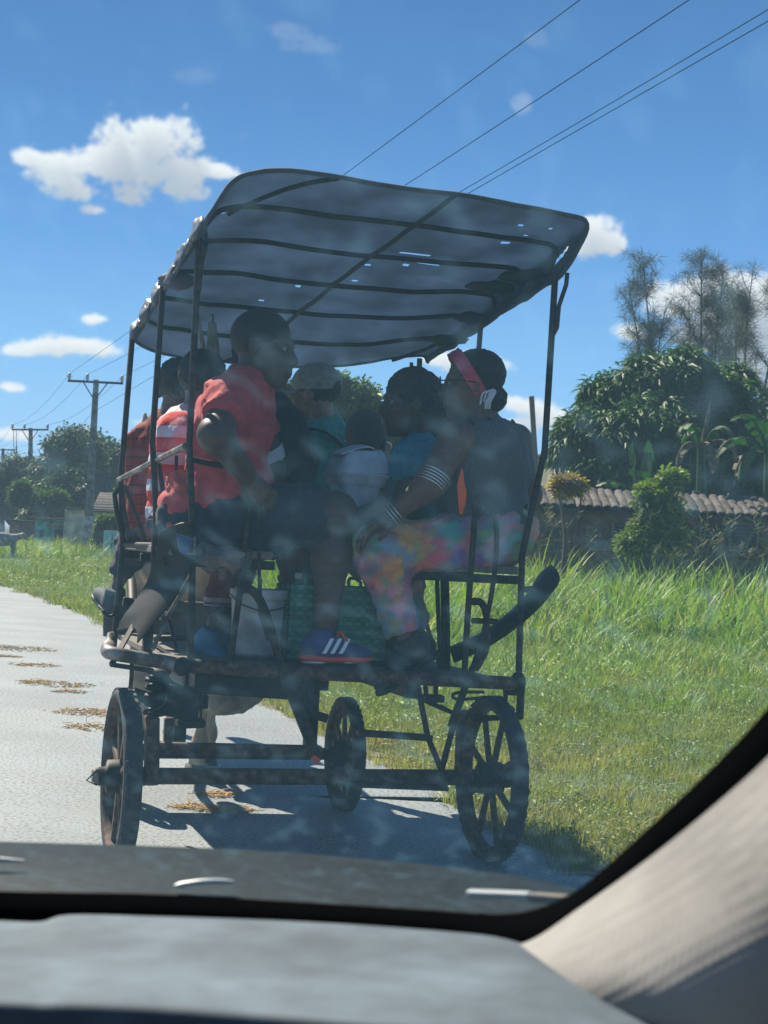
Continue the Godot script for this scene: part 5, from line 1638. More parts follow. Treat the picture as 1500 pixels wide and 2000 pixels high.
	g.beam(Vector3(-0.448, 0.784, -0.500), Vector3(-0.438, 0.656, -0.300), 0.012, 0.012, 0.002)
	part("under_seat_frame", g, M.iron_dark, c)
	g = Geo.new()
	g.beam(Vector3(-0.516, 0.811, -0.300), Vector3(-0.436, 0.819, -0.300), 0.05, 0.03, 0.004)
	part("step_block", g, M.pipe, c)
	bar("under_seat_frame", c, [Vector3(-0.460, 0.973, 0.000), Vector3(-0.539, 0.834, 0.020), Vector3(-0.591, 0.719, 0.050)], 0.008, M.pipe)
	# axles and wheels
	g = Geo.new()
	g.beam(Vector3(-0.56, 0.296, 0), Vector3(0.6, 0.296, 0), 0.05, 0.05, 0.006)
	part("rear_axle", g, M.rust, c)
	g = Geo.new()
	g.tube([Vector3(-0.76, 0.296, 0), Vector3(-0.55, 0.296, 0)], 0.021, 10)
	g.tube([Vector3(0.59, 0.296, 0), Vector3(0.72, 0.296, 0)], 0.021, 10)
	g.box(Vector3(-0.735, 0.296, 0), Vector3(0.04, 0.05, 0.05), Basis.IDENTITY, 0.006)
	part("axle_end", g, M.pipe, c)
	bar("cotter_wire", c, [Vector3(-0.745, 0.32, 0.03), Vector3(-0.78, 0.285, 0.03), Vector3(-0.745, 0.27, 0.03)], 0.003, M.iron_dark, 5)
	g = Geo.new()
	g.beam(Vector3(-0.552, 0.380, -0.060), Vector3(0.033, 0.374, -0.060), 0.04, 0.04, 0.005)
	part("axle_bar", g, M.rust, c)
	g = Geo.new()
	g.beam(Vector3(-0.573, 0.495, 0.000), Vector3(-0.562, 0.268, 0.000), 0.045, 0.06, 0.006, Vector3.BACK)
	g.beam(Vector3(-0.509, 0.485, -0.040), Vector3(-0.508, 0.402, -0.040), 0.03, 0.03, 0.004, Vector3.BACK)
	part("axle_bracket", g, M.rust, c)
	g = Geo.new()
	g.beam(Vector3(0.534, 0.532, 0.000), Vector3(0.542, 0.272, 0.000), 0.05, 0.06, 0.006, Vector3.BACK)
	part("axle_bracket", g, M.rust, c)
	wheel_node(c, Vector3(-0.665, 0.294, 0), 0.294, 0.062, 8, 0.5)
	wheel_node(c, Vector3(0.645, 0.294, 0), 0.294, 0.062, 8, 0.5)
	wheel_node(c, Vector3(0.39, 0.235, -0.98), 0.235, 0.055, 8, 0.2)
	wheel_node(c, Vector3(-0.50, 0.235, -0.98), 0.235, 0.055, 8, 0.7)
	g = Geo.new()
	g.beam(Vector3(-0.5, 0.235, -0.98), Vector3(0.39, 0.235, -0.98), 0.045, 0.045, 0.005)
	g.beam(Vector3(-0.4, 0.52, -0.98), Vector3(0.3, 0.52, -0.98), 0.06, 0.05, 0.005)
	g.beam(Vector3(-0.3, 0.24, -0.98), Vector3(-0.3, 0.56, -0.98), 0.05, 0.05, 0.005, Vector3.BACK)
	g.beam(Vector3(0.24, 0.24, -0.98), Vector3(0.24, 0.56, -0.98), 0.05, 0.05, 0.005, Vector3.BACK)
	part("front_axle", g, M.iron_dark, c)
	# springs
	g = Geo.new()
	for k in 6:
		var y := 0.645 - k * 0.027
		g.lathe([Vector2(0.018, y - 0.014), Vector2(0.042 + 0.005 * (k % 2), y - 0.006), Vector2(0.042, y + 0.006), Vector2(0.018, y + 0.012)], Transform3D(Basis.IDENTITY, Vector3(-0.562, 0.494, 0.020) * Vector3(1, 0, 1)), 14)
	part("spring", g, M.iron_dark, c)
	for k in 4:
		g = Geo.new()
		var d := Vector3(0, -0.011 * k, 0)
		g.tube([Vector3(-0.634, 0.583, -0.020) + d, Vector3(-0.534, 0.555, -0.020) + d, Vector3(-0.475, 0.531, -0.030) + d, Vector3(-0.384, 0.559, -0.040) + d], 0.024, 8, true, 0.28, Vector3.UP)
		part("spring_leaf", g, M.iron_dark, c)
	g = Geo.new()
	g.box(Vector3(-0.485, 0.544, 0.000), Vector3(0.13, 0.1, 0.1), Basis(Vector3.BACK, -0.15), 0.01)
	g.box(Vector3(-0.439, 0.471, -0.020), Vector3(0.09, 0.028, 0.08), Basis(Vector3.BACK, 0.05), 0.006)
	g.tube([Vector3(-0.470, 0.547, 0.020), Vector3(-0.473, 0.482, 0.020)], 0.005, 6)
	g.tube([Vector3(-0.414, 0.569, 0.020), Vector3(-0.413, 0.463, 0.020)], 0.005, 6)
	g.tube([Vector3(-0.479, 0.475, 0.020), Vector3(-0.479, 0.438, 0.020)], 0.009, 6)
	g.tube([Vector3(-0.541, 0.661, 0.060), Vector3(-0.537, 0.564, 0.060)], 0.007, 6)
	part("spring_clamp", g, M.iron_dark, c)
	bar("lashing_wire", c, sp([Vector3(-0.539, 0.565, 0.070), Vector3(-0.551, 0.538, 0.070), Vector3(-0.575, 0.524, 0.070), Vector3(-0.595, 0.512, 0.060)], 4), 0.003, M.pipe, 5)
	for k in 4:
		g = Geo.new()
		var d := Vector3(0.03 * k, -0.010 * k, 0)
		g.tube(sp([Vector3(0.364, 0.572, -0.030) + d, Vector3(0.432, 0.544, -0.030) + d * 0.7, Vector3(0.536, 0.511, -0.020) + d * 0.4, Vector3(0.640, 0.510, -0.010) + d * 0.2, Vector3(0.738, 0.510, 0.000)], 4), 0.024, 8, true, 0.3, Vector3.UP)
		part("spring_leaf", g, M.iron_dark, c)
	g = Geo.new()
	g.beam(Vector3(0.718, 0.636, 0.060), Vector3(0.719, 0.513, 0.060), 0.02, 0.03, 0.003, Vector3.BACK)
	g.beam(Vector3(0.660, 0.618, 0.060), Vector3(0.663, 0.534, 0.060), 0.012, 0.02, 0.003, Vector3.BACK)
	g.box(Vector3(0.692, 0.614, 0.060), Vector3(0.07, 0.035, 0.05), Basis.IDENTITY, 0.008)
	g.ball(Vector3(0.689, 0.647, 0.100), Vector3(0.028, 0.036, 0.03), Basis.IDENTITY, 8, 10)
	g.box(Vector3(0.693, 0.522, 0.050), Vector3(0.075, 0.022, 0.05), Basis.IDENTITY, 0.006)
	part("shackle", g, M.iron_dark, c)
	bar("loop_strap", c, sp([Vector3(0.570, 0.606, 0.080), Vector3(0.477, 0.606, 0.100), Vector3(0.447, 0.595, 0.100), Vector3(0.471, 0.581, 0.100), Vector3(0.567, 0.589, 0.090)], 4), 0.006, M.leather, 6)
	# hanging step ladder at the back
	g = Geo.new()
	g.beam(Vector3(-0.182, 0.692, 0.150), Vector3(-0.065, 0.448, 0.130), 0.012, 0.04, 0.003, Vector3.RIGHT)
	g.beam(Vector3(-0.065, 0.448, 0.130), Vector3(-0.033, 0.376, 0.130), 0.012, 0.036, 0.003, Vector3.RIGHT)
	part("ladder_rail", g, M.iron, c)
	g = Geo.new()
	g.beam(Vector3(-0.090, 0.626, 0.080), Vector3(-0.060, 0.524, 0.080), 0.012, 0.032, 0.003, Vector3.RIGHT)
	g.beam(Vector3(-0.060, 0.524, 0.080), Vector3(0.015, 0.502, 0.060), 0.012, 0.03, 0.003)
	part("ladder_rail", g, M.iron_dark, c)
	g = Geo.new()
	g.box(Vector3(-0.041, 0.376, 0.140), Vector3(0.03, 0.02, 0.012), Basis(Vector3.BACK, -0.6), 0.002)
	part("reflector", g, M.shoe_red, c)
	bar("ladder_rail", c, [Vector3(0.318, 0.627, 0.100), Vector3(0.365, 0.449, 0.100), Vector3(0.424, 0.330, 0.100)], 0.0105, M.iron)
	bar("ladder_rail", c, [Vector3(0.506, 0.692, 0.120), Vector3(0.459, 0.522, 0.110), Vector3(0.420, 0.330, 0.100)], 0.0115, M.iron)
	bar("ladder_rail", c, [Vector3(0.424, 0.335, 0.100), Vector3(0.438, 0.274, 0.100)], 0.011, M.iron)
	g = Geo.new()
	g.beam(Vector3(0.102, 0.287, 0.100), Vector3(0.442, 0.275, 0.100), 0.06, 0.014, 0.003)
	part("ladder_step", g, M.iron, c)
	g = Geo.new()
	g.beam(Vector3(0.117, 0.459, 0.080), Vector3(0.380, 0.446, 0.090), 0.05, 0.02, 0.003)
	part("ladder_step", g, M.iron, c)
	g = Geo.new()
	g.beam(Vector3(0.363, 0.627, 0.050), Vector3(0.370, 0.581, 0.050), 0.012, 0.02, 0.002, Vector3.BACK)
	g.beam(Vector3(0.401, 0.628, 0.050), Vector3(0.406, 0.571, 0.050), 0.012, 0.02, 0.002, Vector3.BACK)
	g.box(Vector3(0.402, 0.576, 0.030), Vector3(0.07, 0.025, 0.05), Basis.IDENTITY, 0.004)
	part("spring_hanger", g, M.iron_dark, c)
	# shafts and footboard in front
	for x: float in [-0.36, 0.28]:
		bar("shaft", c, sp([Vector3(x, 0.6, -1.2), Vector3(x, 0.68, -1.9), Vector3(x * 0.85, 0.88, -2.5), Vector3(x * 0.8, 0.92, -3.0)], 5), 0.024, M.iron_dark)
	g = Geo.new()
	g.box(Vector3(-0.05, 0.74, -1.36), Vector3(1.05, 0.16, 0.025), Basis(Vector3.RIGHT, -0.3), 0.004)
	part("footboard", g, M.wood, c)

	# ---- loads on the cart
	var b := thing("white_tub", "grimy white plastic tub on the cart floor behind the bent brace", "bucket", cart_at)
	g = Geo.new()
	var bb: Vector3 = Vector3(-0.206, 0.678, -0.120)
	var bt: Vector3 = Vector3(-0.217, 0.926, -0.120)
	var hh := bt.y - 0.69
	g.lathe([Vector2(0.001, 0.004), Vector2(0.078, 0.002), Vector2(0.083, 0.02), Vector2(0.092, hh * 0.8), Vector2(0.093, hh * 0.86), Vector2(0.1, hh * 0.87), Vector2(0.1, hh), Vector2(0.091, hh), Vector2(0.087, hh - 0.03), Vector2(0.08, 0.03), Vector2(0.001, 0.025)], Transform3D(Basis.IDENTITY, Vector3(bb.x, 0.69, -0.12)), 32)
	part("shell", g, M.bucket_white, b)
	bar("handle", b, sp([Vector3(bb.x - 0.1, 0.67 + hh, -0.12), Vector3(bb.x - 0.08, 0.64 + hh, -0.03), Vector3(bb.x, 0.62 + hh, -0.005), Vector3(bb.x + 0.08, 0.64 + hh, -0.03), Vector3(bb.x + 0.1, 0.67 + hh, -0.12)], 5), 0.003, M.iron, 5)
	b = thing("woven_bag", "green woven plastic bag standing on the cart floor", "bag", cart_at)
	var g0: Vector3 = Vector3(-0.098, 0.672, -0.100)
	var g1: Vector3 = Vector3(0.257, 0.947, -0.100)
	var gw := g1.x - g0.x
	var gy := 0.69
	var gh := g1.y - gy
	g = Geo.new()
	g.box(Vector3(g0.x + gw / 2, gy + gh / 2, -0.2), Vector3(gw - 0.01, gh, 0.19), Basis.IDENTITY, 0.02)
	part("lining", g, M.green_weave, b)
	for k in 17:
		g = Geo.new()
		var y := gy + gh * (k + 0.5) / 17.0
		var path := []
		for j in 41:
			var t := j / 40.0
			path.append(Vector3(g0.x + gw * t, y, -0.1 + 0.0035 * sin(t * 40.0 * PI / 2.0 + k * PI) + 0.012 * sin(t * PI)))
		var rws := [[], []]
		for p in path:
			rws[0].append(p + Vector3(0, gh / 38.0, 0)); rws[1].append(p - Vector3(0, gh / 38.0, 0))
		g.sheet(rws, 0.002)
		part("woven_strip", g, M.green_weave if k % 2 else M.green_light, b)
	for k in 15:
		g = Geo.new()
		var y := gy + gh * (k + 0.5) / 15.0
		for j in 5: g.box(Vector3(g0.x - 0.006 - 0.004 * ((j + k) % 2), y, -0.12 - 0.035 * j), Vector3(0.006, gh / 16.0, 0.03), Basis.IDENTITY, 0.002)
		part("woven_strip", g, M.green_light if k % 3 else M.green_weave, b)
	for s: float in [0.25, 0.7]:
		bar("bag_handle", b, sp([Vector3(g0.x + gw * (s - 0.1), gy + gh, -0.11), Vector3(g0.x + gw * (s - 0.06), gy + gh + 0.03, -0.15), Vector3(g0.x + gw * (s + 0.06), gy + gh + 0.02, -0.17), Vector3(g0.x + gw * (s + 0.1), gy + gh, -0.2)], 4), 0.006, M.green_light, 6)
	b = thing("water_bottle", "plastic bottle with a pale cap sticking out of the green bag", "bottle", cart_at)
	var bo: Vector3 = Vector3(-0.056, 0.931, -0.160)
	g = Geo.new()
	g.lathe([Vector2(0.001, -0.2), Vector2(0.032, -0.19), Vector2(0.034, -0.02), Vector2(0.03, 0.005), Vector2(0.014, 0.03), Vector2(0.012, 0.04)], Transform3D(Basis.IDENTITY, bo), 16)
	part("bottle_body", g, M.bottle, b)
	g = Geo.new()
	g.lathe([Vector2(0.014, 0.036), Vector2(0.0145, 0.056), Vector2(0.001, 0.057)], Transform3D(Basis.IDENTITY, bo), 14)
	part("cap", g, M.white_cloth, b)
	b = thing("rag_bundle", "bundle of pale grey and rusty rags stuffed under the left bench", "rags", cart_at)
	g = Geo.new()
	g.ball(Vector3(-0.369, 1.032, -0.020), Vector3(0.12, 0.045, 0.12), Basis(Vector3.BACK, -0.1), 14, 22)
	g.ball(Vector3(-0.275, 1.053, -0.050), Vector3(0.09, 0.03, 0.1), Basis(Vector3.BACK, -0.1), 12, 18)
	crumple(g, 0.06, 12.0)
	part("cloth", g, M.rag, b)
	b = thing("red_tin", "small dull red tin hanging under the left bench", "tin", cart_at)
	g = Geo.new()
	g.box(Vector3(-0.304, 0.978, -0.150), Vector3(0.065, 0.06, 0.05), Basis(Vector3.UP, 0.4), 0.006)
	part("tin_body", g, mat(lin(0.20, 0.03, 0.03), 0.5, {"tex": "patch", "scale": 6.0}), b)
	# swing-lid bin on the lap
	b = thing("swing_lid_bin", "pale grey plastic bin with a tilted swing lid on a passenger's lap", "bin", cart_at * Transform3D(Basis(Vector3.BACK, -0.03) * Basis(Vector3.UP, 0.25), Vector3(0.180, 1.194, -0.320)))
	var rws := []
	for q: Array in [[0.0, 0.062, 0.055], [0.06, 0.07, 0.062], [0.118, 0.078, 0.07], [0.122, 0.092, 0.084], [0.150, 0.097, 0.088], [0.152, 0.105, 0.096], [0.166, 0.106, 0.097]]:
		var row := []
		for j in 29:
			var a := TAU * j / 28.0
			var e := 0.45
			row.append(Vector3(signf(cos(a)) * pow(absf(cos(a)), e) * q[1], q[0], signf(sin(a)) * pow(absf(sin(a)), e) * q[2]))
		rws.append(row)
	g = Geo.new()
	g.sheet(rws, 0.004)
	part("bin_body", g, M.bin_grey, b)
	rws = []
	for q: Array in [[0.166, 0.104, 0.095], [0.185, 0.100, 0.092], [0.215, 0.092, 0.086], [0.238, 0.078, 0.074], [0.246, 0.070, 0.068]]:
		var row := []
		for j in 29:
			var a := TAU * j / 28.0
			row.append(Vector3(signf(cos(a)) * pow(absf(cos(a)), 0.45) * q[1], q[0] + 0.012 * cos(a), signf(sin(a)) * pow(absf(sin(a)), 0.45) * q[2]))
		rws.append(row)
	g = Geo.new()
	g.sheet(rws, 0.004)
	var lid := part("lid", g, M.bin_grey, b)
	g = Geo.new()
	g.sheet(sp2([[Vector3(-0.10, 0.225, -0.05), Vector3(-0.11, 0.23, 0.0), Vector3(-0.10, 0.225, 0.05)], [Vector3(0.0, 0.262, -0.06), Vector3(0.0, 0.27, 0.0), Vector3(0.0, 0.262, 0.06)], [Vector3(0.06, 0.245, -0.05), Vector3(0.065, 0.25, 0.0), Vector3(0.06, 0.245, 0.05)]], 4), 0.006)
	part("flap", g, M.bin_grey, lid)

# ---------------------------------------------------------------- people
func frame_of(face: Vector3, up := Vector3.UP) -> Basis:
	var z := face.normalized()
	var x := up.cross(z).normalized()
	return Basis(x, z.cross(x), z)

func head_bones(xf: Transform3D, s: float, jaw := 1.0) -> Array:
	var o := []
	for b: Array in [["e", Vector3(0, 0.035, -0.018), Vector3(0.076, 0.088, 0.098)], ["e", Vector3(0, -0.03, 0.028), Vector3(0.062, 0.088, 0.066)], ["e", Vector3(0, -0.082, 0.042), Vector3(0.046 * jaw, 0.034, 0.046)],
			["c", Vector3(0, 0.006, 0.088), Vector3(0, -0.028, 0.108), 0.009, 0.014], ["c", Vector3(-0.012, -0.034, 0.098), Vector3(0.012, -0.034, 0.098), 0.009, 0.009],
			["c", Vector3(-0.034, 0.026, 0.076), Vector3(0.034, 0.026, 0.076), 0.013, 0.013], ["c", Vector3(-0.02, -0.060, 0.090), Vector3(0.02, -0.060, 0.090), 0.008, 0.008], ["c", Vector3(-0.017, -0.072, 0.087), Vector3(0.017, -0.072, 0.087), 0.009, 0.009],
			["c", Vector3(-0.05, -0.02, 0.055), Vector3(-0.035, -0.025, 0.075), 0.018, 0.016], ["c", Vector3(0.05, -0.02, 0.055), Vector3(0.035, -0.025, 0.075), 0.018, 0.016],
			["e", Vector3(0, -0.102, 0.068), Vector3(0.024, 0.02, 0.02)], ["-e", Vector3(-0.031, 0.006, 0.094), Vector3(0.017, 0.012, 0.014)], ["-e", Vector3(0.031, 0.006, 0.094), Vector3(0.017, 0.012, 0.014)],
			["e", Vector3(-0.077, -0.006, -0.008), Vector3(0.009, 0.029, 0.016)], ["e", Vector3(0.077, -0.006, -0.008), Vector3(0.009, 0.029, 0.016)], ["-e", Vector3(-0.089, -0.006, -0.002), Vector3(0.006, 0.016, 0.009)], ["-e", Vector3(0.089, -0.006, -0.002), Vector3(0.006, 0.016, 0.009)]]:
		if b[0].ends_with("e"): o.append([b[0], xf * (b[1] * s), b[2] * s, xf.basis])
		else: o.append([b[0], xf * (b[1] * s), xf * (b[2] * s), b[3] * s, b[4] * s])
	return o

func hand_bones(w: Vector3, dir: Vector3, palm: Vector3, curl: float, side: float) -> Array:
	var d := dir.normalized()
	var n := (palm - d * palm.dot(d)).normalized()
	var lat := d.cross(n) * side
	var o := []
	for i in 4:
		var lx: float = [-0.031, -0.010, 0.011, 0.030][i]
		var k: Vector3 = w + d * [0.082, 0.088, 0.084, 0.074][i] + lat * lx
		o.append(["c", w + d * 0.01 + lat * lx * 0.55, k, 0.016, 0.0125])
		var p := k
		var ang := 0.0
		for j in 3:
			ang += curl * [0.75, 1.25, 0.9][j]
			var e: Vector3 = p + (d * cos(ang) + n * sin(ang)) * ([0.040, 0.045, 0.042, 0.033][i] * [1.0, 0.68, 0.52][j])
			o.append(["c", p, e, [0.0098, 0.0092, 0.0084][j], [0.0092, 0.0084, 0.0074][j]])
			p = e
	var t0 := w + d * 0.022 - lat * 0.026
	var t1 := t0 + (d * 0.6 - lat * 0.75 + n * 0.35).normalized() * 0.042
	var t2 := t1 + (d * 0.85 - lat * 0.15 + n * (0.3 + 0.5 * curl)).normalized() * 0.032
	var t3 := t2 + (d * 0.8 + lat * 0.3 + n * (0.3 + 0.6 * curl)).normalized() * 0.026
	o.append(["c", t0, t1, 0.014, 0.011]); o.append(["c", t1, t2, 0.0105, 0.0095]); o.append(["c", t2, t3, 0.0092, 0.0075])
	return o

func pm(called: String, g: Geo, m: Material, who: Node3D) -> MeshInstance3D:   # part of a person, built in the cart's frame
	var o := part(called, g, m, who)
	o.position = -(cart_at.affine_inverse() * who.position)
	return o

func torso_bones(J: Dictionary, add: float) -> Array:
	var side: Vector3 = (J.sr - J.sl).normalized()
	var up: Vector3 = (J.neck - J.pelvis).normalized()
	var fwd := up.cross(side).normalized()
	side = fwd.cross(up) * -1.0 if fwd.cross(up).dot(side) < 0 else fwd.cross(up)
	var bs := Basis(side, up, side.cross(up))
	var half: float = J.sr.distance_to(J.sl) / 2.0
	var fat: float = J.get("fat", 1.0)
	var o := []
	o.append(["c", J.sl, J.sr, 0.062 + add, 0.062 + add])
	o.append(["c", J.neck - up * 0.02, J.chest, 0.07 + add, 0.1 + add])
	o.append(["e", J.chest, Vector3(half * 0.92 + add, 0.17 + add, 0.115 * fat + add), bs])
	o.append(["e", J.chest.lerp(J.pelvis, 0.55) + fwd * 0.03 * fat, Vector3(0.148 * (0.5 + 0.5 * fat) + add, 0.15 + add, 0.118 * fat + add), bs])
	o.append(["e", J.pelvis, Vector3(0.165 + add, 0.125 + add, 0.135 + add), bs])
	return o

func person(label: String, J: Dictionary, D: Dictionary) -> Node3D:
	var base: Vector3 = J.pelvis - Vector3(0, 0.13, 0)
	var who := thing("person", label, "person", cart_at * Transform3D(Basis.IDENTITY, base), "people riding on the cart")
	var cell: float = D.get("cell", 0.017)
	var sk: Material = D.skin
	var hs: float = D.get("head", 1.0)
	var hx := Transform3D(frame_of(J.face, J.get("headup", Vector3.UP)), J.head)
	var bones := torso_bones(J, -0.012)
	bones.append(["c", J.neck - (J.neck - J.pelvis).normalized() * 0.03, J.head + hx.basis * Vector3(0, -0.07, -0.03), 0.062, 0.056])
	var lw: float = D.get("limb", 1.0)
	for s: String in ["l", "r"]:
		bones.append(["c", J["s" + s], J["e" + s], 0.056 * lw, 0.043 * lw])
		bones.append(["c", J["e" + s], J["w" + s], 0.043 * lw * (0.85 if D.get("sleeves", 0.6) > 1.0 else 1.0), D.get("wrist", 0.029)])
		var lk: float = lw * (0.8 if D.get("leg_to", 1.0) > 1.0 else 0.97)
		bones.append(["c", J["h" + s], J["k" + s], 0.085 * lk, 0.062 * lk])
		bones.append(["c", J["k" + s], J["k" + s].lerp(J["a" + s], 0.35) + Vector3(0, 0, 0.0), 0.059 * lk, 0.058 * lk])
		bones.append(["c", J["k" + s].lerp(J["a" + s], 0.35), J["a" + s], 0.057 * lk, 0.036 * lk])
	var g := sdf(bones, cell, 0.045)
	g.add(sdf(head_bones(hx, hs, D.get("jaw", 1.0)) + [["c", hx * Vector3(0, -0.05, -0.03), J.neck, 0.054, 0.058]], 0.0055 if D.get("near", false) else 0.008, 0.018))
	for h: Array in D.get("hands", []):
		g.add(sdf(hand_bones(h[0], h[1], h[2], h[3], h[4]), 0.0042 if D.get("near", false) else 0.0055, 0.009))
	pm("body", g, sk, who)
	# eyes
	for s: float in [-1.0, 1.0]:
		var e := Geo.new()
		e.ball(hx * (Vector3(0.031 * s, 0.006, 0.0765) * hs), Vector3.ONE * 0.0115 * hs, Basis.IDENTITY, 8, 10)
		var ey := pm("eye", e, M.eye, who)
		e = Geo.new()
		e.ball(hx * (Vector3(0.031 * s, 0.006, 0.0840) * hs), Vector3.ONE * 0.0062 * hs, Basis.IDENTITY, 6, 8)
		part("pupil", e, M.pupil, ey)
	# shirt
	if D.has("shirt"):
		var sb := torso_bones(J, 0.012)
		if D.get("tail", 0.0) > 0.0: sb.append(["e", J.pelvis + Vector3(0, D.tail, 0), Vector3(0.19, 0.13, 0.17)])
		sb[4] = ["e", J.pelvis.lerp(J.chest, 0.12), Vector3(0.18, 0.10, 0.15) * D.get("hips", 1.0)]
		if D.get("sleeves", 0.6) <= 0.0:   # a vest: shoulders bare
			sb.remove_at(1)
			sb.remove_at(0)
		else:
			for s: String in ["l", "r"]:
				var f: float = D.get("sleeves", 0.6)
				if f <= 1.0:
					sb.append(["f", J["s" + s], J["s" + s].lerp(J["e" + s], f), 0.067 * lw, 0.064 * lw])
				else:
					sb.append(["c", J["s" + s], J["e" + s], 0.068 * lw, 0.056 * lw])
					sb.append(["f", J["e" + s], J["e" + s].lerp(J["w" + s], f - 1.0), 0.056 * lw, 0.046 * lw])
		if D.get("collar", false):
			sb.append(["f", J.neck - (J.neck - J.pelvis).normalized() * 0.03, J.neck.lerp(J.head, 0.30), 0.076, 0.070])
		var sg := sdf(sb, minf(cell, 0.015), 0.05)
		crumple(sg, 0.020, 7.0, Vector3(1.0, 0.7, 1.0))
		crumple(sg, 0.010, 19.0, Vector3(1.0, 0.45, 1.0))
		pm("shirt", sg, D.shirt, who)
	if D.has("trousers"):
		var to: float = D.get("leg_to", 1.0)   # 0..1 thigh, 1..2 shin
		var tb := []
		var side: Vector3 = (J.sr - J.sl).normalized()
		tb.append(["e", J.pelvis, Vector3(0.178, 0.128, 0.155) * D.get("hips", 1.0)])
		for s: String in ["l", "r"]:
			if to <= 1.0: tb.append(["f", J["h" + s], J["h" + s].lerp(J["k" + s], to), 0.108 * lw, 0.092 * lw])
			else:
				tb.append(["c", J["h" + s], J["k" + s], 0.102 * lw, 0.074 * lw])
				tb.append(["f", J["k" + s], J["k" + s].lerp(J["a" + s], to - 1.0), 0.073 * lw, 0.055 * lw])
		var tg := sdf(tb, minf(cell, 0.016), 0.05)
		crumple(tg, 0.022, 8.0)
		crumple(tg, 0.009, 22.0)
		pm("trousers", tg, D.trousers, who)
	# hair
	var hr: String = D.get("hair", "short")
	if hr != "none":
		var hb := [["e", hx * (Vector3(0, 0.040, -0.022) * hs), Vector3(0.0805, 0.091, 0.101) * hs, hx.basis]]
		if hr == "long": hb = [["e", hx * (Vector3(0, 0.045, -0.025) * hs), Vector3(0.090, 0.098, 0.110) * hs, hx.basis], ["c", hx * Vector3(0, -0.02, -0.08), hx * Vector3(0, -0.11, -0.09), 0.055, 0.045]]
		hb.append(["-e", hx * (Vector3(0, -0.055, 0.105) * hs), Vector3(0.10, 0.105, 0.085) * hs, hx.basis])
		hb.append(["-e", hx * (Vector3(0, -0.13, 0.02) * hs), Vector3(0.12, 0.075, 0.09) * hs, hx.basis])
		if hr != "long":
			for s: float in [-1.0, 1.0]: hb.append(["-e", hx * (Vector3(0.09 * s, -0.02, 0.0) * hs), Vector3(0.03, 0.045, 0.03) * hs, hx.basis])
		for q: Array in D.get("tufts", []): hb.append(["c", q[0], q[1], q[2], q[3]])
		var hg := sdf(hb, 0.006, 0.02)
		crumple(hg, D.get("curl", 0.005), 45.0)
		pm("hair", hg, D.get("hair_mat", M.hair), who)
	for f: Array in D.get("shoes", []): shoe(who, f[0], f[1], f[2], f[3])
	return who

func shoe(who: Node3D, ankle: Vector3, toe: Vector3, m: Material, sole: Material) -> void:
	var d := (toe - ankle)
	var flat := Vector3(d.x, d.y, d.z).normalized()
	var up := (Vector3.UP - flat * Vector3.UP.dot(flat)).normalized()
	var lat := flat.cross(up)
	var bs := Basis(lat, up, flat)
	var b := ankle - up * 0.045
	var g := sdf([["e", b - flat * 0.025, Vector3(0.038, 0.042, 0.045), bs], ["e", b + flat * 0.06 - up * 0.012, Vector3(0.041, 0.034, 0.08), bs], ["e", b + flat * 0.135 - up * 0.022, Vector3(0.043, 0.025, 0.062), bs], ["f", b, ankle + up * 0.02, 0.042, 0.043]], 0.008, 0.03)
	var s := pm("shoe", g, m, who)
	g = sdf([["e", b - flat * 0.025 - up * 0.042, Vector3(0.042, 0.016, 0.048), bs], ["e", b + flat * 0.055 - up * 0.042, Vector3(0.044, 0.015, 0.09), bs], ["e", b + flat * 0.14 - up * 0.042, Vector3(0.046, 0.014, 0.066), bs]], 0.008, 0.02)
	part("sole", g, sole, s)

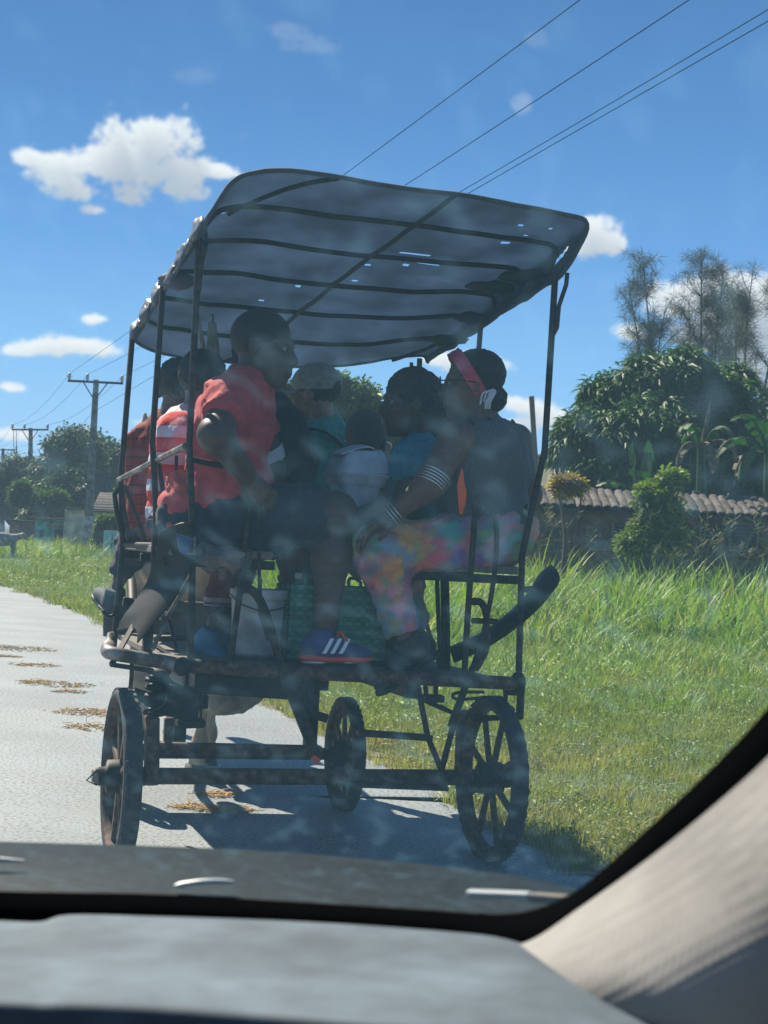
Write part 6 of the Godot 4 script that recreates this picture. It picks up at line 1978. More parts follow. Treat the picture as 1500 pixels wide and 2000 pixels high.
func build_people() -> void:
	rng.seed = 61
	# the big man in the red polo shirt
	var J := {"head": Vector3(-0.245, 1.751, -0.060), "face": Vector3(0.80, -0.10, 0.52), "headup": Vector3(0.10, 1, 0), "neck": Vector3(-0.284, 1.627, -0.090), "chest": Vector3(-0.341, 1.464, -0.100), "pelvis": Vector3(-0.393, 1.162, -0.130),
		"sr": Vector3(-0.380, 1.566, 0.060), "sl": Vector3(-0.248, 1.597, -0.260), "er": Vector3(-0.452, 1.427, 0.200), "wr": Vector3(-0.323, 1.308, 0.120), "el": Vector3(-0.140, 1.384, -0.320), "wl": Vector3(-0.132, 1.225, -0.200),
		"hr": Vector3(-0.353, 1.141, -0.040), "hl": Vector3(-0.316, 1.143, -0.220), "kr": Vector3(0.026, 1.203, -0.020), "kl": Vector3(0.008, 1.197, -0.260), "ar": Vector3(0.002, 0.786, 0.010), "al": Vector3(-0.052, 0.750, -0.300), "fat": 1.12}
	var who := person("stout man in a red polo shirt and navy shorts looking back", J, {"skin": M.skin_dark, "shirt": M.polo, "sleeves": 0.62, "collar": true, "trousers": M.denim, "leg_to": 0.86, "limb": 1.16, "near": true, "cell": 0.014, "hair": "short", "curl": 0.002, "head": 1.06, "jaw": 1.1,
		"wrist": 0.036, "hands": [[Vector3(-0.320, 1.303, 0.120), Vector3(-0.268, 1.247, 0.120) - Vector3(-0.323, 1.308, 0.120), Vector3(0.5, 0.1, -0.8), 0.75, 1.0]]})
	# running shoe: blue upper, red sole, three pale stripes
	var a0: Vector3 = Vector3(0.000, 0.773, 0.020)
	var heel: Vector3 = Vector3(-0.082, 0.705, 0.030)
	var toe: Vector3 = Vector3(0.170, 0.709, 0.030)
	var fl := (toe - heel).normalized()
	var lat := fl.cross(Vector3.UP).normalized()
	var up := lat.cross(fl)
	var bs := Basis(lat, up, fl)
	var g := sdf([["e", heel + fl * 0.04 + up * 0.035, Vector3(0.036, 0.04, 0.045), bs], ["e", heel + fl * 0.11 + up * 0.030, Vector3(0.04, 0.038, 0.07), bs], ["e", heel + fl * 0.195 + up * 0.016, Vector3(0.042, 0.026, 0.055), bs], ["f", heel + fl * 0.07 + up * 0.04, a0 + Vector3(-0.012, 0.025, 0), 0.045, 0.042]], 0.006, 0.03)
	var sh := pm("shoe", g, M.shoe_blue, who)
	g = sdf([["e", heel + fl * 0.045 + up * 0.0, Vector3(0.042, 0.02, 0.055), bs], ["e", heel + fl * 0.12 - up * 0.004, Vector3(0.044, 0.015, 0.09), bs], ["e", heel + fl * 0.20 - up * 0.002, Vector3(0.044, 0.013, 0.06), bs]], 0.006, 0.02)
	part("sole", g, M.shoe_red, sh)
	g = sdf([["e", heel + fl * 0.05 - up * 0.014, Vector3(0.041, 0.010, 0.05), bs], ["e", heel + fl * 0.16 - up * 0.012, Vector3(0.043, 0.007, 0.04), bs]], 0.006, 0.005)
	part("tread", g, M.stripe_white, sh)
	for k in 3:
		var p := heel + fl * (0.066 + 0.030 * k) + up * 0.018
		var rws := []
		for j in 6:
			var t := j / 5.0
			var c := p + fl * (0.030 * t) + up * (0.050 * t) + lat * (0.0475 + (0.006 if k == 0 else 0.0) - 0.012 * t * t)
			rws.append([c - fl * 0.007, c + fl * 0.007])
		g = Geo.new()
		g.sheet(rws, 0.003)
		part("stripe", g, M.stripe_white, sh)
	for k in 4:
		var p := heel + fl * (0.115 + 0.016 * k) + up * (0.068 - 0.008 * k)
		bar("lace", sh, [p - lat * 0.026 - up * 0.008, p + up * 0.006, p + lat * 0.026 - up * 0.008], 0.0045, M.shoe_red, 5)
	g = Geo.new()
	g.tube(sp([heel + fl * 0.12 + up * 0.068, heel + fl * 0.128 + up * 0.09 + lat * 0.03, heel + fl * 0.15 + up * 0.06 + lat * 0.04], 4), 0.005, 5)
	part("lace", g, M.shoe_red, sh)
	g = Geo.new()   # turned-back cuff of his other sleeve: pale band
	g.tube([Vector3(-0.173, 1.429, -0.300), Vector3(-0.151, 1.386, -0.315)], 0.0665, 16, false)
	pm("sleeve_band", g, M.white_cloth, who)
	shoe(who, J.al, J.al + Vector3(0.2, -0.07, 0), M.shoe_blue, M.shoe_red)

	# woman in the grey vest, rear right
	J = {"head": Vector3(0.515, 1.689, -0.050), "face": Vector3(-0.93, -0.05, -0.30), "neck": Vector3(0.554, 1.568, -0.060), "chest": Vector3(0.587, 1.413, -0.060), "pelvis": Vector3(0.619, 1.175, -0.060),
		"sl": Vector3(0.429, 1.483, 0.060), "sr": Vector3(0.754, 1.511, -0.200), "el": Vector3(0.322, 1.314, 0.100), "wl": Vector3(0.205, 1.202, 0.060), "er": Vector3(0.823, 1.319, -0.220), "wr": Vector3(0.730, 1.170, -0.330),
		"hl": Vector3(0.582, 1.143, 0.000), "hr": Vector3(0.672, 1.145, -0.180), "kl": Vector3(0.175, 1.076, 0.000), "kr": Vector3(0.295, 1.092, -0.200), "al": Vector3(0.299, 0.777, 0.000), "ar": Vector3(0.394, 0.773, -0.180), "fat": 1.18}
	who = person("woman in grey vest and tie-dyed leggings with pink headband", J, {"skin": M.skin_brown, "shirt": M.grey_cloth, "sleeves": 0.0, "trousers": M.tie_dye, "leg_to": 1.92, "limb": 1.12, "near": true, "cell": 0.014, "hair": "short", "curl": 0.006, "head": 1.0,
		"tufts": [[Vector3(0.552, 1.657, -0.020), Vector3(0.590, 1.636, 0.000), 0.035, 0.036], [Vector3(0.590, 1.636, 0.000), Vector3(0.609, 1.656, 0.000), 0.034, 0.022]], "hair_mat": M.hair,
		"hands": [[Vector3(0.207, 1.202, 0.060), Vector3(-0.8, -0.45, 0.05), Vector3(0.2, -1, 0), 0.35, -1.0]], "shoes": [[Vector3(0.305, 0.771, 0.000), Vector3(0.226, 0.711, 0.020), M.shoe_black, M.shoe_black], [J.ar, J.ar + Vector3(-0.2, -0.08, 0.0), M.shoe_black, M.shoe_black]]})
	var hx := Transform3D(frame_of(J.face), J.head)
	var band := Geo.new()
	var rws := []
	for i in 25:
		var a := TAU * i / 24.0
		var row := []
		for j in 5:
			var t := j / 4.0 - 0.5
			row.append(hx * (Basis(Vector3.RIGHT, -1.02) * Vector3(sin(a) * 0.087, 0.046 * t, cos(a) * 0.103) + Vector3(0, 0.030, 0.012)))
		rws.append(row)
	band.sheet(rws, 0.006)
	crumple(band, 0.006, 30.0)
	var hb := pm("headband", band, M.pink, who)
	g = Geo.new()
	g.sheet(sp2([[hx * Vector3(-0.070, 0.105, 0.062), hx * Vector3(-0.072, 0.112, 0.045)], [hx * Vector3(-0.0935, 0.055, 0.030), hx * Vector3(-0.0945, 0.06, 0.010)], [hx * Vector3(-0.095, 0.0, -0.005), hx * Vector3(-0.094, 0.005, -0.022)]], 4), 0.004)
	part("white_print", g, M.white_cloth, hb)
	# white scrunchie loops
	bar("hair_tie", who, sp([Vector3(0.512, 1.611, 0.055), Vector3(0.517, 1.651, 0.065), Vector3(0.553, 1.659, 0.060), Vector3(0.528, 1.622, 0.070), Vector3(0.530, 1.598, 0.060)], 4), 0.004, M.white_cloth, 5).position = -(cart_at.affine_inverse() * who.position)
	bar("hair_tie", who, sp([Vector3(0.524, 1.621, 0.055), Vector3(0.532, 1.657, 0.065), Vector3(0.559, 1.660, 0.060), Vector3(0.536, 1.623, 0.070), Vector3(0.537, 1.599, 0.060)], 4), 0.004, M.white_cloth, 5).position = -(cart_at.affine_inverse() * who.position)
	bar("hair_tie", who, sp([Vector3(0.537, 1.631, 0.055), Vector3(0.547, 1.664, 0.065), Vector3(0.565, 1.660, 0.060), Vector3(0.544, 1.624, 0.070), Vector3(0.545, 1.599, 0.060)], 4), 0.004, M.white_cloth, 5).position = -(cart_at.affine_inverse() * who.position)
	# spectacles
	g = Geo.new()
	for s: float in [-1.0, 1.0]:
		var ring := []
		for i in 17: ring.append(hx * Vector3(0.034 * s + cos(TAU * i / 16.0) * 0.026, 0.004 + sin(TAU * i / 16.0) * 0.021, 0.113))
		g.tube(ring, 0.003, 5, false)
		g.tube([hx * Vector3(0.06 * s, 0.01, 0.112), hx * Vector3(0.084 * s, 0.01, 0.04), hx * Vector3(0.088 * s, 0.0, -0.01)], 0.0028, 5)
	g.tube([hx * Vector3(-0.009, 0.008, 0.115), hx * Vector3(0.009, 0.008, 0.115)], 0.0028, 5)
	pm("spectacles", g, M.black_cloth, who)
	g = Geo.new()
	var ear := []
	for i in 13: ear.append(hx * (Vector3(-0.088, -0.055, -0.006) + Vector3(0, cos(TAU * i / 12.0), sin(TAU * i / 12.0)) * 0.016))
	g.tube(ear, 0.002, 5, false)
	pm("earring", g, M.silver, who)
	# bangles round her upper arm and wrist
	var ab: Vector3 = (J.el - J.sl).normalized()
	for k in 5:
		var c: Vector3 = J.sl.lerp(J.el, 0.80) + ab * 0.011 * k
		var x := ab.cross(Vector3.BACK).normalized()
		var y := ab.cross(x)
		var ring := []
		for i in 21: ring.append(c + (x * cos(TAU * i / 20.0) + y * sin(TAU * i / 20.0)) * (0.062 - 0.0012 * k))
		g = Geo.new()
		g.tube(ring, 0.0028, 6, false)
		pm("bangle", g, M.silver, who)
	ab = (J.wl - J.el).normalized()
	for k in 3:
		var c: Vector3 = J.el.lerp(J.wl, 0.86) + ab * 0.012 * k
		var x := ab.cross(Vector3.BACK).normalized()
		var y := ab.cross(x)
		var ring := []
		for i in 17: ring.append(c + (x * cos(TAU * i / 16.0) + y * sin(TAU * i / 16.0)) * 0.040)
		g = Geo.new()
		g.tube(ring, 0.0022, 6, false)
		pm("bracelet", g, M.silver, who)
	# dark straps and binding of the vest, orange slash on its side
	g = Geo.new()
	g.tube(sp([Vector3(0.477, 1.571, 0.020), Vector3(0.502, 1.530, 0.050), Vector3(0.536, 1.477, 0.070), Vector3(0.553, 1.459, 0.070)], 4), 0.008, 6, true, 0.5)
	g.tube(sp([Vector3(0.556, 1.571, 0.030), Vector3(0.580, 1.517, 0.050), Vector3(0.567, 1.470, 0.070), Vector3(0.511, 1.439, 0.090), Vector3(0.413, 1.423, 0.100)], 4), 0.006, 6, true, 0.6)
	g.tube(sp([Vector3(0.669, 1.574, -0.030), Vector3(0.703, 1.541, -0.050), Vector3(0.735, 1.470, -0.080)], 4), 0.007, 6, true, 0.6)
	pm("straps", g, M.black_cloth, who)
	g = Geo.new()
	g.sheet(sp2([[Vector3(0.435, 1.378, 0.105), Vector3(0.440, 1.378, 0.105)], [Vector3(0.420, 1.325, 0.112), Vector3(0.449, 1.318, 0.112)], [Vector3(0.422, 1.299, 0.115), Vector3(0.454, 1.297, 0.115)], [Vector3(0.429, 1.255, 0.112), Vector3(0.452, 1.256, 0.112)], [Vector3(0.439, 1.222, 0.100), Vector3(0.449, 1.222, 0.100)]], 3), 0.004)
	pm("orange_panel", g, M.orange, who)

	# woman with the dark knot of hair, beside her
	J = {"head": Vector3(0.388, 1.633, -0.380), "face": Vector3(-0.98, -0.05, 0.05), "neck": Vector3(0.446, 1.488, -0.400), "chest": Vector3(0.475, 1.330, -0.400), "pelvis": Vector3(0.537, 1.140, -0.420),
		"sl": Vector3(0.375, 1.406, -0.250), "sr": Vector3(0.515, 1.426, -0.570), "el": Vector3(0.343, 1.225, -0.220), "wl": Vector3(0.229, 1.233, -0.200), "er": Vector3(0.452, 1.233, -0.550), "wr": Vector3(0.331, 1.255, -0.500),
		"hl": Vector3(0.503, 1.120, -0.320), "hr": Vector3(0.567, 1.120, -0.500), "kl": Vector3(0.257, 1.104, -0.300), "kr": Vector3(0.313, 1.104, -0.480), "al": Vector3(0.381, 0.769, -0.350), "ar": Vector3(0.461, 0.761, -0.500)}
	person("dark haired woman in profile wearing a blue top beside the grey vest woman", J, {"skin": M.skin_dark, "shirt": M.blue_cloth, "sleeves": 0.35, "trousers": M.black_cloth, "leg_to": 1.9, "hair": "long", "curl": 0.008, "tufts": [[Vector3(0.472, 1.620, -0.380), Vector3(0.531, 1.596, -0.380), 0.05, 0.055], [Vector3(0.531, 1.596, -0.380), Vector3(0.547, 1.529, -0.380), 0.05, 0.035]],
		"hands": [[Vector3(0.233, 1.234, -0.200), Vector3(-0.7, -0.5, -0.2), Vector3(0, -0.3, -1), 0.5, -1.0]], "shoes": [[J.al, J.al + Vector3(-0.2, -0.07, 0.02), M.shoe_black, M.shoe_black], [J.ar, J.ar + Vector3(-0.2, -0.07, 0.02), M.shoe_black, M.shoe_black]]})
	# elderly man with grey cropped hair
	J = {"head": Vector3(0.358, 1.499, -0.780), "face": Vector3(0.62, -0.1, -0.75), "neck": Vector3(0.379, 1.363, -0.780), "chest": Vector3(0.416, 1.232, -0.800), "pelvis": Vector3(0.445, 1.079, -0.820),
		"sl": Vector3(0.340, 1.280, -0.880), "sr": Vector3(0.485, 1.266, -0.720), "el": Vector3(0.317, 1.144, -0.850), "wl": Vector3(0.394, 1.063, -0.950), "er": Vector3(0.514, 1.135, -0.720), "wr": Vector3(0.534, 1.050, -0.900),
		"hl": Vector3(0.445, 1.067, -0.900), "hr": Vector3(0.455, 1.070, -0.760), "kl": Vector3(0.607, 1.068, -1.200), "kr": Vector3(0.666, 1.073, -1.100), "al": Vector3(0.626, 0.717, -1.200), "ar": Vector3(0.685, 0.726, -1.100)}
	who = person("older man with cropped grey hair and spectacles behind the grey bin", J, {"skin": M.skin_dark, "shirt": M.ochre_cloth, "sleeves": 0.6, "trousers": M.denim, "leg_to": 1.9, "hair": "short", "hair_mat": M.hair_grey, "head": 1.02, "shoes": [[J.al, J.al + Vector3(0.05, -0.07, -0.2), M.shoe_black, M.shoe_black], [J.ar, J.ar + Vector3(0.05, -0.07, -0.2), M.shoe_black, M.shoe_black]]})
	hx = Transform3D(frame_of(J.face), J.head)
	g = Geo.new()
	for s: float in [-1.0, 1.0]: g.tube([hx * Vector3(0.06 * s, 0.01, 0.112), hx * Vector3(0.086 * s, 0.012, 0.03), hx * Vector3(0.09 * s, 0.008, -0.02)], 0.003, 5)
	g.tube([hx * Vector3(-0.06, 0.01, 0.112), hx * Vector3(0.06, 0.01, 0.112)], 0.003, 5)
	pm("spectacles", g, M.silver, who)
	# driver in teal with a grey cap
	J = {"head": Vector3(0.219, 1.708, -1.150), "face": Vector3(-0.78, -0.05, -0.55), "neck": Vector3(0.273, 1.576, -1.150), "chest": Vector3(0.282, 1.410, -1.150), "pelvis": Vector3(0.282, 1.129, -1.150),
		"sl": Vector3(0.131, 1.502, -1.050), "sr": Vector3(0.436, 1.522, -1.250), "el": Vector3(0.076, 1.340, -1.020), "wl": Vector3(0.145, 1.219, -1.200), "er": Vector3(0.496, 1.328, -1.300), "wr": Vector3(0.441, 1.214, -1.450),
		"hl": Vector3(0.203, 1.104, -1.100), "hr": Vector3(0.353, 1.111, -1.200), "kl": Vector3(0.249, 1.113, -1.500), "kr": Vector3(0.416, 1.120, -1.600), "al": Vector3(0.269, 0.740, -1.500), "ar": Vector3(0.423, 0.742, -1.550)}
	who = person("driver in teal shirt and grey cap with a dark strap across his back", J, {"skin": M.skin_tan, "shirt": M.teal_cloth, "sleeves": 0.7, "trousers": M.denim, "leg_to": 1.9, "hair": "short", "collar": true, "shoes": [[J.al, J.al + Vector3(-0.1, -0.07, -0.2), M.shoe_black, M.shoe_black], [J.ar, J.ar + Vector3(-0.1, -0.07, -0.2), M.shoe_black, M.shoe_black]]})
	hx = Transform3D(frame_of(J.face), J.head)
	g = sdf([["e", hx * Vector3(0, 0.055, -0.018), Vector3(0.088, 0.088, 0.11), hx.basis], ["-e", hx * Vector3(0, -0.06, 0.0), Vector3(0.2, 0.088, 0.2), hx.basis], ["-e", hx * Vector3(0, 0.03, -0.12), Vector3(0.045, 0.035, 0.03), hx.basis]], 0.007, 0.01)
	var cap := pm("cap", g, M.cap, who)
	rws = []
	for i in 7:
		var x := -0.075 + 0.025 * i
		rws.append([hx * Vector3(x, 0.028 - x * x * 3.0, 0.07 - x * x * 4.0), hx * Vector3(x, 0.026 - x * x * 4.0, 0.12 - x * x * 6.0), hx * Vector3(x * 0.9, 0.012 - x * x * 5.0, 0.175 - x * x * 9.0)])
	g = Geo.new()
	g.sheet(sp2(rws, 2), 0.004)
	part("brim", g, M.cap, cap)
	g = Geo.new()
	g.tube(sp([Vector3(0.156, 1.558, -0.990), Vector3(0.195, 1.561, -1.000), Vector3(0.262, 1.541, -1.000), Vector3(0.360, 1.476, -1.060), Vector3(0.427, 1.386, -1.120)], 4), 0.013, 6, true, 0.35)
	pm("shoulder_strap", g, M.black_cloth, who)
	# passenger in black, hidden behind the man in red
	J = {"head": Vector3(-0.164, 1.743, -0.450), "face": Vector3(0.9, 0, -0.35), "neck": Vector3(-0.137, 1.607, -0.450), "chest": Vector3(-0.129, 1.446, -0.460), "pelvis": Vector3(-0.171, 1.140, -0.460),
		"sr": Vector3(-0.085, 1.519, -0.340), "sl": Vector3(-0.097, 1.534, -0.620), "er": Vector3(-0.015, 1.382, -0.300), "wr": Vector3(-0.077, 1.247, -0.220), "el": Vector3(0.001, 1.405, -0.660), "wl": Vector3(0.073, 1.290, -0.600),
		"hr": Vector3(-0.149, 1.123, -0.380), "hl": Vector3(-0.108, 1.124, -0.560), "kr": Vector3(0.113, 1.127, -0.420), "kl": Vector3(0.163, 1.128, -0.600), "ar": Vector3(0.142, 0.755, -0.450), "al": Vector3(0.190, 0.744, -0.620)}
	person("passenger in a black long sleeved top behind the man in red", J, {"skin": M.skin_dark, "shirt": M.black_cloth, "limb": 0.86, "sleeves": 1.85, "trousers": M.denim, "leg_to": 1.9, "hair": "short", "shoes": [[J.ar, J.ar + Vector3(0.2, -0.07, 0), M.shoe_black, M.shoe_black], [J.al, J.al + Vector3(0.2, -0.07, 0), M.shoe_black, M.shoe_black]]})
	# left bench, farther forward: striped shirt, then checked shirt
	J = {"head": Vector3(-0.360, 1.655, -0.500), "face": Vector3(0.75, 0, -0.65), "neck": Vector3(-0.380, 1.529, -0.500), "chest": Vector3(-0.421, 1.381, -0.500), "pelvis": Vector3(-0.407, 1.128, -0.500),
		"sr": Vector3(-0.470, 1.455, -0.370), "sl": Vector3(-0.329, 1.482, -0.680), "er": Vector3(-0.506, 1.260, -0.380), "wr": Vector3(-0.453, 1.117, -0.340), "el": Vector3(-0.265, 1.291, -0.700), "wl": Vector3(-0.220, 1.176, -0.600),
		"hr": Vector3(-0.414, 1.109, -0.420), "hl": Vector3(-0.382, 1.109, -0.600), "kr": Vector3(-0.219, 1.101, -0.420), "kl": Vector3(-0.180, 1.101, -0.600), "ar": Vector3(-0.326, 0.754, -0.300), "al": Vector3(-0.235, 0.742, -0.450)}
	person("passenger in a red and white striped shirt on the left bench", J, {"skin": M.skin_brown, "shirt": M.striped, "sleeves": 1.7, "trousers": M.leg_stripe, "leg_to": 1.88, "hips": 0.82, "hair": "short", "curl": 0.008, "shoes": [[J.ar, J.ar + Vector3(0.12, -0.07, 0.16), M.sandal, M.sandal], [J.al, J.al + Vector3(0.12, -0.07, 0.16), M.sandal, M.sandal]]})
	J = {"head": Vector3(-0.382, 1.667, -0.950), "face": Vector3(0.35, 0, -0.93), "neck": Vector3(-0.404, 1.547, -0.950), "chest": Vector3(-0.434, 1.379, -1.000), "pelvis": Vector3(-0.411, 1.115, -1.000),
		"sl": Vector3(-0.492, 1.451, -1.020), "sr": Vector3(-0.362, 1.492, -1.000), "el": Vector3(-0.503, 1.252, -0.980), "wl": Vector3(-0.483, 1.105, -0.950), "er": Vector3(-0.330, 1.293, -1.000), "wr": Vector3(-0.245, 1.175, -1.200),
		"hl": Vector3(-0.466, 1.086, -1.000), "hr": Vector3(-0.411, 1.088, -1.000), "kl": Vector3(-0.478, 1.035, -1.320), "kr": Vector3(-0.333, 1.062, -1.400), "al": Vector3(-0.538, 0.868, -1.280), "ar": Vector3(-0.291, 0.694, -1.400)}
	person("passenger in a dark red checked shirt with one foot hanging outside", J, {"skin": M.skin_brown, "shirt": M.checked, "sleeves": 1.8, "trousers": M.denim, "leg_to": 1.75, "hips": 0.78, "limb": 0.9, "hair": "short", "curl": 0.008, "shoes": [[Vector3(-0.543, 0.846, -1.280), Vector3(-0.572, 0.899, -1.420), M.shoe_grey, M.shoe_black], [J.ar, J.ar + Vector3(0.05, -0.07, -0.2), M.shoe_black, M.shoe_black]]})
	# spare coral shirt hanging over the seat back
	var cs := thing("coral_shirt", "coral red garment hanging on the left seat back behind the man in red", "shirt", cart_at)
	g = Geo.new()
	rws = []
	for i in 8:
		var row := []
		for j in 8:
			var t := j / 7.0
			row.append(Vector3(-0.534, 1.290, -0.160).lerp(Vector3(-0.487, 1.324, -0.020), t).lerp(Vector3(-0.531, 1.112, -0.200).lerp(Vector3(-0.496, 1.125, 0.000), t), i / 7.0) + Vector3(-0.03, 0, 0.01) * sin(PI * t))
		rws.append(row)
	g.sheet(sp2(rws, 3), 0.012)
	crumple(g, 0.03, 9.0)
	crumple(g, 0.015, 22.0)
	part("cloth", g, M.coral, cs)

# ---------------------------------------------------------------- the horse
func build_horse() -> void:
	var h := thing("horse", "cream and brown horse between the shafts, mostly hidden by the cart", "horse", cart_at * Transform3D(Basis.IDENTITY, Vector3(-0.03, 0, -1.85)))
	var b := [["e", Vector3(0, 1.08, -0.12), Vector3(0.24, 0.27, 0.33)], ["e", Vector3(0, 1.02, -0.7), Vector3(0.25, 0.27, 0.5)], ["e", Vector3(0, 1.03, -1.25), Vector3(0.21, 0.30, 0.30)], ["c", Vector3(0, 1.15, -1.4), Vector3(0, 1.6, -1.85), 0.2, 0.12], ["c", Vector3(0, 1.6, -1.85), Vector3(0, 1.38, -2.2), 0.12, 0.07], ["c", Vector3(0, 1.38, -2.2), Vector3(0, 1.28, -2.32), 0.07, 0.06], ["c", Vector3(-0.06, 1.68, -1.83), Vector3(-0.08, 1.8, -1.83), 0.03, 0.012], ["c", Vector3(0.06, 1.68, -1.83), Vector3(0.08, 1.8, -1.83), 0.03, 0.012]]
	for q: Array in [[-0.06, 0.13], [0.07, -0.32]]:   # hind legs: stifle, hock, fetlock, hoof
		var x: float = q[0]
		var z: float = q[1]
		b += [["c", Vector3(x, 1.0, -0.05), Vector3(x, 0.75, -0.18 + z), 0.16, 0.10], ["c", Vector3(x, 0.75, -0.18 + z), Vector3(x, 0.50, 0.16 + z), 0.08, 0.038], ["c", Vector3(x, 0.50, 0.16 + z), Vector3(x, 0.17, 0.10 + z), 0.033, 0.024], ["c", Vector3(x, 0.17, 0.10 + z), Vector3(x, 0.08, 0.05 + z), 0.038, 0.038]]
	for q: Array in [[-0.11, 0.05], [0.11, -0.1]]:
		var x: float = q[0]
		var z: float = -1.25 + q[1]
		b += [["c", Vector3(x, 0.95, z), Vector3(x, 0.5, z), 0.13, 0.06], ["c", Vector3(x, 0.5, z), Vector3(x, 0.12, z + 0.02), 0.055, 0.04], ["c", Vector3(x, 0.12, z + 0.02), Vector3(x, 0.07, z - 0.03), 0.045, 0.045]]
	var g := sdf(b, 0.02, 0.05)
	part("body", g, M.hide, h)
	for p: Array in [[-0.06, 0.14], [0.07, -0.31], [-0.11, -1.27], [0.11, -1.42]]:
		g = Geo.new()
		g.lathe([Vector2(0.062, 0.0), Vector2(0.060, 0.02), Vector2(0.048, 0.085), Vector2(0.001, 0.09)], Transform3D(Basis.IDENTITY, Vector3(p[0], 0.002, p[1] + 0.04)), 12)
		part("hoof", g, M.hoof, h)
	g = sdf([["c", Vector3(0, 1.22, 0.18), Vector3(0, 0.95, 0.27), 0.05, 0.06], ["c", Vector3(0, 0.95, 0.27), Vector3(0, 0.55, 0.25), 0.06, 0.02]], 0.02, 0.03)
	part("tail", g, M.hide_brown, h)
	g = Geo.new()
	g.tube(sp([Vector3(-0.26, 1.05, 0.0), Vector3(-0.27, 1.0, -0.5), Vector3(-0.25, 1.0, -1.1)], 4), 0.02, 6, true, 0.4)
	g.tube(sp([Vector3(0.26, 1.05, 0.0), Vector3(0.27, 1.0, -0.5), Vector3(0.25, 1.0, -1.1)], 4), 0.02, 6, true, 0.4)
	part("harness", g, M.leather, h)
	var s := thing("dung_sack", "pale sagging sack slung between horse and cart", "sack", cart_at)
	var c: Vector3 = Vector3(0.006, 0.425, -1.500)
	g = sdf([["e", c, Vector3(0.155, 0.085, 0.12)], ["e", c + Vector3(-0.05, -0.02, 0.0), Vector3(0.10, 0.07, 0.11)], ["c", c + Vector3(-0.13, 0.03, 0), c + Vector3(-0.13, 0.2, 0), 0.035, 0.02], ["c", c + Vector3(0.14, 0.04, 0), c + Vector3(0.16, 0.2, 0), 0.04, 0.02]], 0.012, 0.05)
	crumple(g, 0.02, 9.0)
	part("sack_cloth", g, M.sack, s)

